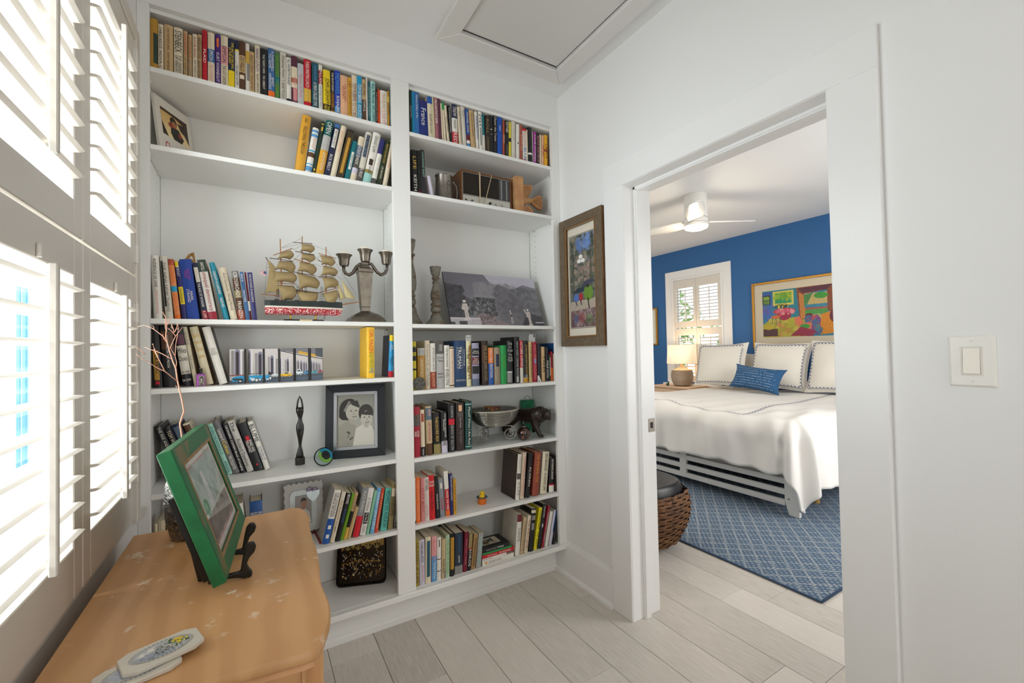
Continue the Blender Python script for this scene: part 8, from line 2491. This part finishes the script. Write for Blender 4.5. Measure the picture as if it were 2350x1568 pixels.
for k in range(9):
    MB().box(.1 + .22 * k, -hy_ + .027, .205, .17 + .22 * k, hy_ - .027, .225).build('support_slat', M('c9a878', .6), bed)
MB().lathe([(.022, 0), (.022, .205)], 10, (.45, .35, 0)).build('centre_leg', M('b8914e', .5), bed)
MB().lathe([(.022, 0), (.022, .205)], 10, (.45, -.9, 0)).build('centre_leg', M('b8914e', .5), bed)
mt_ = tag(MB().box(BX0 + .045, BY0 + .035, .2385, BX1 - .06, BY1 - .035, .60).build('mattress', M('d3d1cd', .8, bump=.1, bs=90), bevel=.03, seg=4), 'grey white mattress between the slats and the duvet', 'mattress')

DT = .73
DR = .16


def duvet_pt(u, v, lift=0.0):
    """u: 0 head .. 1 foot hem, v: 0 right hem .. 1 left hem"""
    ex, e0, e1 = BX0 + .075, BY0 + .085, BY1 - .085
    L_u, hang_f, hang_s = 5.28 - ex, .50, .62
    su = u * (L_u + hang_f)
    sv = v * (e1 - e0 + 2 * hang_s) - hang_s
    du = max(0, su - L_u)
    dv = -min(0, sv) if sv < 0 else max(0, sv - (e1 - e0))
    sg = -1 if sv < 0 else 1
    x = 5.28 - min(su, L_u)
    y = e0 + min(max(sv, 0), e1 - e0)
    rho = math.hypot(du, dv)
    puff = .022 * math.sin(su * 2.3 + 1) * math.sin(sv * 2.1 + .6) + .012 * math.sin(su * 5.1 + sv * 3.3)
    ed = max(0.0, 1 - min(1, rho / .1))
    z = DT + puff * (0.4 + .6 * ed)
    if rho > 1e-6:
        dx_, dy_ = du / rho, dv / rho
        q = rho / DR
        if q < math.pi / 2:
            out, drop = DR * math.sin(q), DR * (1 - math.cos(q))
        else:
            r2 = rho - DR * math.pi / 2
            out, drop = DR + r2 * .07, DR + r2 * .985
        ang = math.atan2(du, dv)
        am = min(1, rho / .3)
        cor = 1.0 if (du > 0 and dv > 0) else 0.0
        along = (sv * 1.0 if dv == 0 else su)
        rip = .014 * math.sin(along * 17 + 2 * math.sin(along * 6)) + .010 * math.sin(along * 31 + rho * 7) + .008 * math.sin(along * 9 - rho * 10)
        if cor:
            k_ = min(1, 4 * min(du, dv) / rho)
            rip = rip * (1 - k_) + k_ * .045 * math.sin(ang * 6.5 + .6)
        out += rip * am
        x -= dx_ * out
        y += sg * dy_ * out
        z -= drop
        z = max(z, .09)
    wr = .009 * math.sin(9 * su + 14 * sv + 3 * math.sin(4 * sv)) * math.sin(3.1 * sv + su) + .004 * math.sin(22 * sv - 9 * su)
    fz_ = min(1, max(0, (su - L_u * .62) / .5))
    return Vector((x, y, z + wr * (.35 + fz_) + lift))


DM = M('e6e3de', .85, bump=.12, bs=500)
dv_ = thing('duvet', 'puffy white duvet with blue chain border hanging over the bed foot', 'duvet')
do = MB().grid(lambda a, b: duvet_pt(a, b), 110, 150, flip=True).build('cover', DM, dv_, smooth=True)
so_ = do.modifiers.new('thick', 'SOLIDIFY')
so_.thickness = .018
so_.offset = -1.0


def chain(path, nrm_fn, step, ra, rb, name, parent, col='47557a', tw=.28):
    """embroidered chain: flat rings following a path on the cloth"""
    P = path
    seg = [0.0]
    for a, b in zip(P, P[1:]):
        seg.append(seg[-1] + (b - a).length)
    mb = MB()
    n = int(seg[-1] / step)
    j = 0
    for k in range(n):
        s_ = (k + .5) * step
        while j < len(seg) - 2 and seg[j + 1] < s_:
            j += 1
        f_ = (s_ - seg[j]) / max(1e-6, seg[j + 1] - seg[j])
        c = P[j].lerp(P[j + 1], f_)
        t = (P[j + 1] - P[j]).normalized()
        nr = nrm_fn(j)
        s2 = nr.cross(t).normalized()
        c = c + nr * .0015
        vs = []
        for i in range(12):
            q = TAU * i / 12
            d = t * math.cos(q) * ra + s2 * math.sin(q) * rb
            vs += [c + d, c + d * (1 - tw)]
        mb.add(vs, [(2 * i, 2 * i + 1, (2 * i + 3) % 24, (2 * i + 2) % 24) for i in range(12)])
    return mb.build(name, M(col, .8), parent, kind='stuff')


path = [duvet_pt(.06 + (.775 - .06) * k / 90, .326, .004) for k in range(91)] + [duvet_pt(.775, .326 + .45 * k / 90, .004) for k in range(1, 91)]
chain(path, lambda j: Vector((0, 0, 1)), .042, .021, .012, 'chain_border', dv_, tw=.34)


def cushion(name, label, cat, c, w_, h_, t_, face, lean, roll, mat, border=None, pattern=None, group=None, pinch=.06):
    """puffy square cushion; face = direction its front looks, lean back in degrees"""
    t = thing(name, label, cat, c, 0, group)
    a = math.radians(face)
    n0 = Vector((math.cos(a), math.sin(a), 0))
    rt = Vector((-n0.y, n0.x, 0)) * -1
    l_ = math.radians(lean)
    up = Vector((0, 0, math.cos(l_))) - n0 * math.sin(l_)
    nn = n0 * math.cos(l_) + Vector((0, 0, math.sin(l_)))
    R_ = Matrix.Rotation(math.radians(roll), 3, nn)
    rt, up = R_ @ rt, R_ @ up

    def pt(u, v, side, lift=0):
        x, y = u * 2 - 1, v * 2 - 1
        k = 1 - pinch * (1 - x * x) * (y * y) * 1.4
        k2 = 1 - pinch * (1 - y * y) * (x * x) * 1.4
        th_ = t_ / 2 * (max(0, 1 - abs(x) ** 2.6) ** .6) * (max(0, 1 - abs(y) ** 2.6) ** .6)
        th_ += .004 * math.sin(7 * x + 4 * y) * (1 - x * x) * (1 - y * y)
        return rt * (x * w_ / 2 * k2) + up * ((y * h_ / 2) * k + h_ / 2) + nn * (side * th_ + side * lift)
    mb = MB()
    mb.grid(lambda u, v: pt(u, v, 1), 24, 24)
    mb.grid(lambda u, v: pt(u, v, -1), 24, 24, flip=True)
    mb.build('cover', mat, t, smooth=True)
    if border:
        e = border
        P = [pt(e + (1 - 2 * e) * k / 30, 1 - e, 1, .002) for k in range(31)] + [pt(1 - e, 1 - e - (1 - 2 * e) * k / 30, 1, .002) for k in range(1, 31)] + [pt(1 - e - (1 - 2 * e) * k / 30, e, 1, .002) for k in range(1, 31)] + [pt(e, e + (1 - 2 * e) * k / 30, 1, .002) for k in range(1, 31)]
        chain(P, lambda j: nn, .036, .0185, .0155, 'chain_border', t)
        mb2 = MB()
        for s0, s1 in (((0, 0), (1, 0)), ((1, 0), (1, 1)), ((1, 1), (0, 1)), ((0, 1), (0, 0))):
            mb2.tube([pt(s0[0] + (s1[0] - s0[0]) * k / 14, s0[1] + (s1[1] - s0[1]) * k / 14, 0) for k in range(15)], .004, 6)
        mb2.build('piping', mat, t, smooth=True)
    if pattern:
        pattern(t, pt)
    return t


PM = M('e4dfd5', .9, bump=.1, bs=400)
pz_ = DT + .03
grp = 'square pillows along the head of the bed'
cushion('square_pillow', 'plain white pillow standing behind the left chain trimmed one', 'pillow', (5.27, 2.95, pz_), .56, .42, .13, 180, 14, 0, PM, group=grp)
cushion('square_pillow', 'white square pillow with blue chain border beside the lamp', 'pillow', (4.96, 3.30, pz_), .64, .56, .2, 186, 17, 1, PM, .07, group=grp)
cushion('square_pillow', 'white square pillow with blue chain border behind the blue cushion', 'pillow', (5.0, 2.63, pz_), .64, .555, .2, 180, 17, -1, PM, .07, group=grp)
cushion('square_pillow', 'white square pillow with blue chain border against the door frame edge', 'pillow', (4.93, 1.99, pz_), .64, .57, .2, 176, 17, 0, PM, .07, group=grp)


def slub(t, pt):
    g = random.Random(9)
    mb = MB()
    for r_ in range(9):
        v = .1 + .8 * r_ / 8
        u = .05 + .1 * g.random()
        while u < .93:
            if g.random() < .74:
                a, b = pt(u, v, 1, .001), pt(u + .014, v, 1, .001)
                c, d = pt(u + .014, v + .014, 1, .001), pt(u, v + .014, 1, .001)
                mb.add([a, b, c, d], [(0, 1, 2, 3)])
            u += .024
    mb.build('white_stitches', M('c3d0dd', .9), t, kind='stuff')


cushion('lumbar_cushion', 'denim blue lumbar cushion with white running stitches', 'cushion', (4.70, 2.72, pz_ + .004), .60, .29, .16, 177, 24, -6, M('2c5a86', .9, var=.5, vs=40, col2='234a70', bump=.2, bs=300, stretch=(1, 1, 5)), pattern=slub, pinch=.1)

# rug
RG = bpy.data.materials.new('woven_blue_rug')
RG.use_nodes = True
nt = RG.node_tree
pb = nt.nodes['Principled BSDF']
pb.inputs['Roughness'].default_value = .95
tc = nt.nodes.new('ShaderNodeTexCoord')


def mth(op, a, b=None, c=None):
    m = nt.nodes.new('ShaderNodeMath')
    m.operation = op
    for i, v in enumerate((a, b, c)):
        if v is None:
            continue
        if isinstance(v, (int, float)):
            m.inputs[i].default_value = v
        else:
            nt.links.new(v, m.inputs[i])
    return m.outputs[0]


sx = nt.nodes.new('ShaderNodeSeparateXYZ')
nt.links.new(tc.outputs['Object'], sx.inputs[0])
X_, Y_ = sx.outputs[0], sx.outputs[1]
k1 = mth('FRACT', mth('MULTIPLY', mth('ADD', mth('MULTIPLY', X_, .8), Y_), 10.5))
k2 = mth('FRACT', mth('MULTIPLY', mth('SUBTRACT', mth('MULTIPLY', X_, .8), Y_), 10.5))
ln = mth('MAXIMUM', mth('LESS_THAN', k1, .16), mth('LESS_THAN', k2, .16))
st_ = mth('GREATER_THAN', mth('SINE', mth('MULTIPLY', X_, 330)), -.1)
dot = mth('MULTIPLY', mth('GREATER_THAN', mth('SINE', mth('MULTIPLY', mth('ADD', X_, Y_), 180)), .1), mth('GREATER_THAN', mth('SINE', mth('MULTIPLY', mth('SUBTRACT', X_, Y_), 180)), .0))
nz = nt.nodes.new('ShaderNodeTexNoise')
nz.inputs['Scale'].default_value = 90
nt.links.new(tc.outputs['Object'], nz.inputs['Vector'])
fac = mth('MULTIPLY', mth('MAXIMUM', mth('MULTIPLY', ln, st_), mth('MULTIPLY', dot, .6)), mth('ADD', nz.outputs[0], .35))
mx = nt.nodes.new('ShaderNodeMixRGB')
mx.inputs[1].default_value = (*lin('4a6078'), 1)
mx.inputs[2].default_value = (*lin('a9adac'), 1)
nt.links.new(fac, mx.inputs[0])
nt.links.new(mx.outputs[0], pb.inputs['Base Color'])
bmp = nt.nodes.new('ShaderNodeBump')
bmp.inputs['Strength'].default_value = .5
bmp.inputs['Distance'].default_value = .004
nt.links.new(fac, bmp.inputs['Height'])
nt.links.new(bmp.outputs[0], pb.inputs['Normal'])
rug = thing('rug', 'blue and white woven lattice rug under the bed', 'rug', (2.36, 1.056, .0004))
MB().box(0, 0, 0, 2.6, 3.25, .0115).build('woven_field', RG, rug, bevel=.004, seg=2)
bdg = MB()
bdg.tube([(0, 0, .007), (2.6, 0, .007), (2.6, 3.25, .007), (0, 3.25, .007), (0, 0, .007)], .0062, 8)
bdg.build('bound_edge', M('3f5470', .9, bump=.5, bs=300), rug, smooth=True)

# wicker ottoman
ot = thing('wicker_ottoman', 'brown woven wicker ottoman with black leather cushion behind the door jamb', 'ottoman', (2.142, 2.0, .0004))


def obody(q, f_):
    """rounded square barrel, narrow at the foot"""
    r_ = .17 + .085 * math.sin(math.pi * (.08 + .62 * f_)) ** 1.1
    c, s = math.cos(q), math.sin(q)
    k = (abs(c) ** 4 + abs(s) ** 4) ** -.25
    k = .55 + .45 * k if k > 1 else k
    return Vector((r_ * k * c * 1.08, r_ * k * s * 1.08, .04 + .33 * f_))


MB().grid(lambda u, v: obody(TAU * u, v) * .97 + Vector((0, 0, .001)), 40, 10).build('inner_shell', M('2a190d', .9), ot, smooth=True)
wm = MB()
NC, NR = 34, 17
for r_ in range(NR):
    for c in range(NC):
        q0, q1 = TAU * (c - .1) / NC, TAU * (c + 1.1) / NC
        f0, f1 = r_ / NR, (r_ + .9) / NR
        up_ = (r_ + c) % 2
        A = []
        for j in range(5):
            q = q0 + (q1 - q0) * j / 4
            b = .012 * math.sin(math.pi * j / 4) * (1 if up_ else .25)
            for f_ in (f0, (f0 + f1) / 2, f1):
                p = obody(q, f_)
                d = Vector((p.x, p.y, 0)).normalized()
                A.append(p + d * (b + (.004 if f_ not in (f0, f1) else 0)))
        wm.add(A, [(j * 3 + k, (j + 1) * 3 + k, (j + 1) * 3 + k + 1, j * 3 + k + 1) for j in range(4) for k in range(2)])
wm.build('wicker_weave', M('7d5430', .7, var=.9, vs=22, col2='3d2412'), ot, kind='stuff', smooth=True)
MB().grid(lambda u, v: Vector((obody(TAU * u, .97).x * (1 - v) ** .5 * .93, obody(TAU * u, .97).y * (1 - v) ** .5 * .93, .355 + .065 * min(1, (v * 6) ** .5) * (1 if v < .17 else 1))), 36, 14).build('leather_cushion', M('181513', .35, bump=.1, bs=60), ot, smooth=True)
for sx_, sy_2 in ((-1, -1), (1, -1), (1, 1), (-1, 1)):
    MB().lathe([(.018, 0), (.024, .045)], 10, (sx_ * .11, sy_2 * .11, 0)).build('foot', M('15110e', .5), ot)
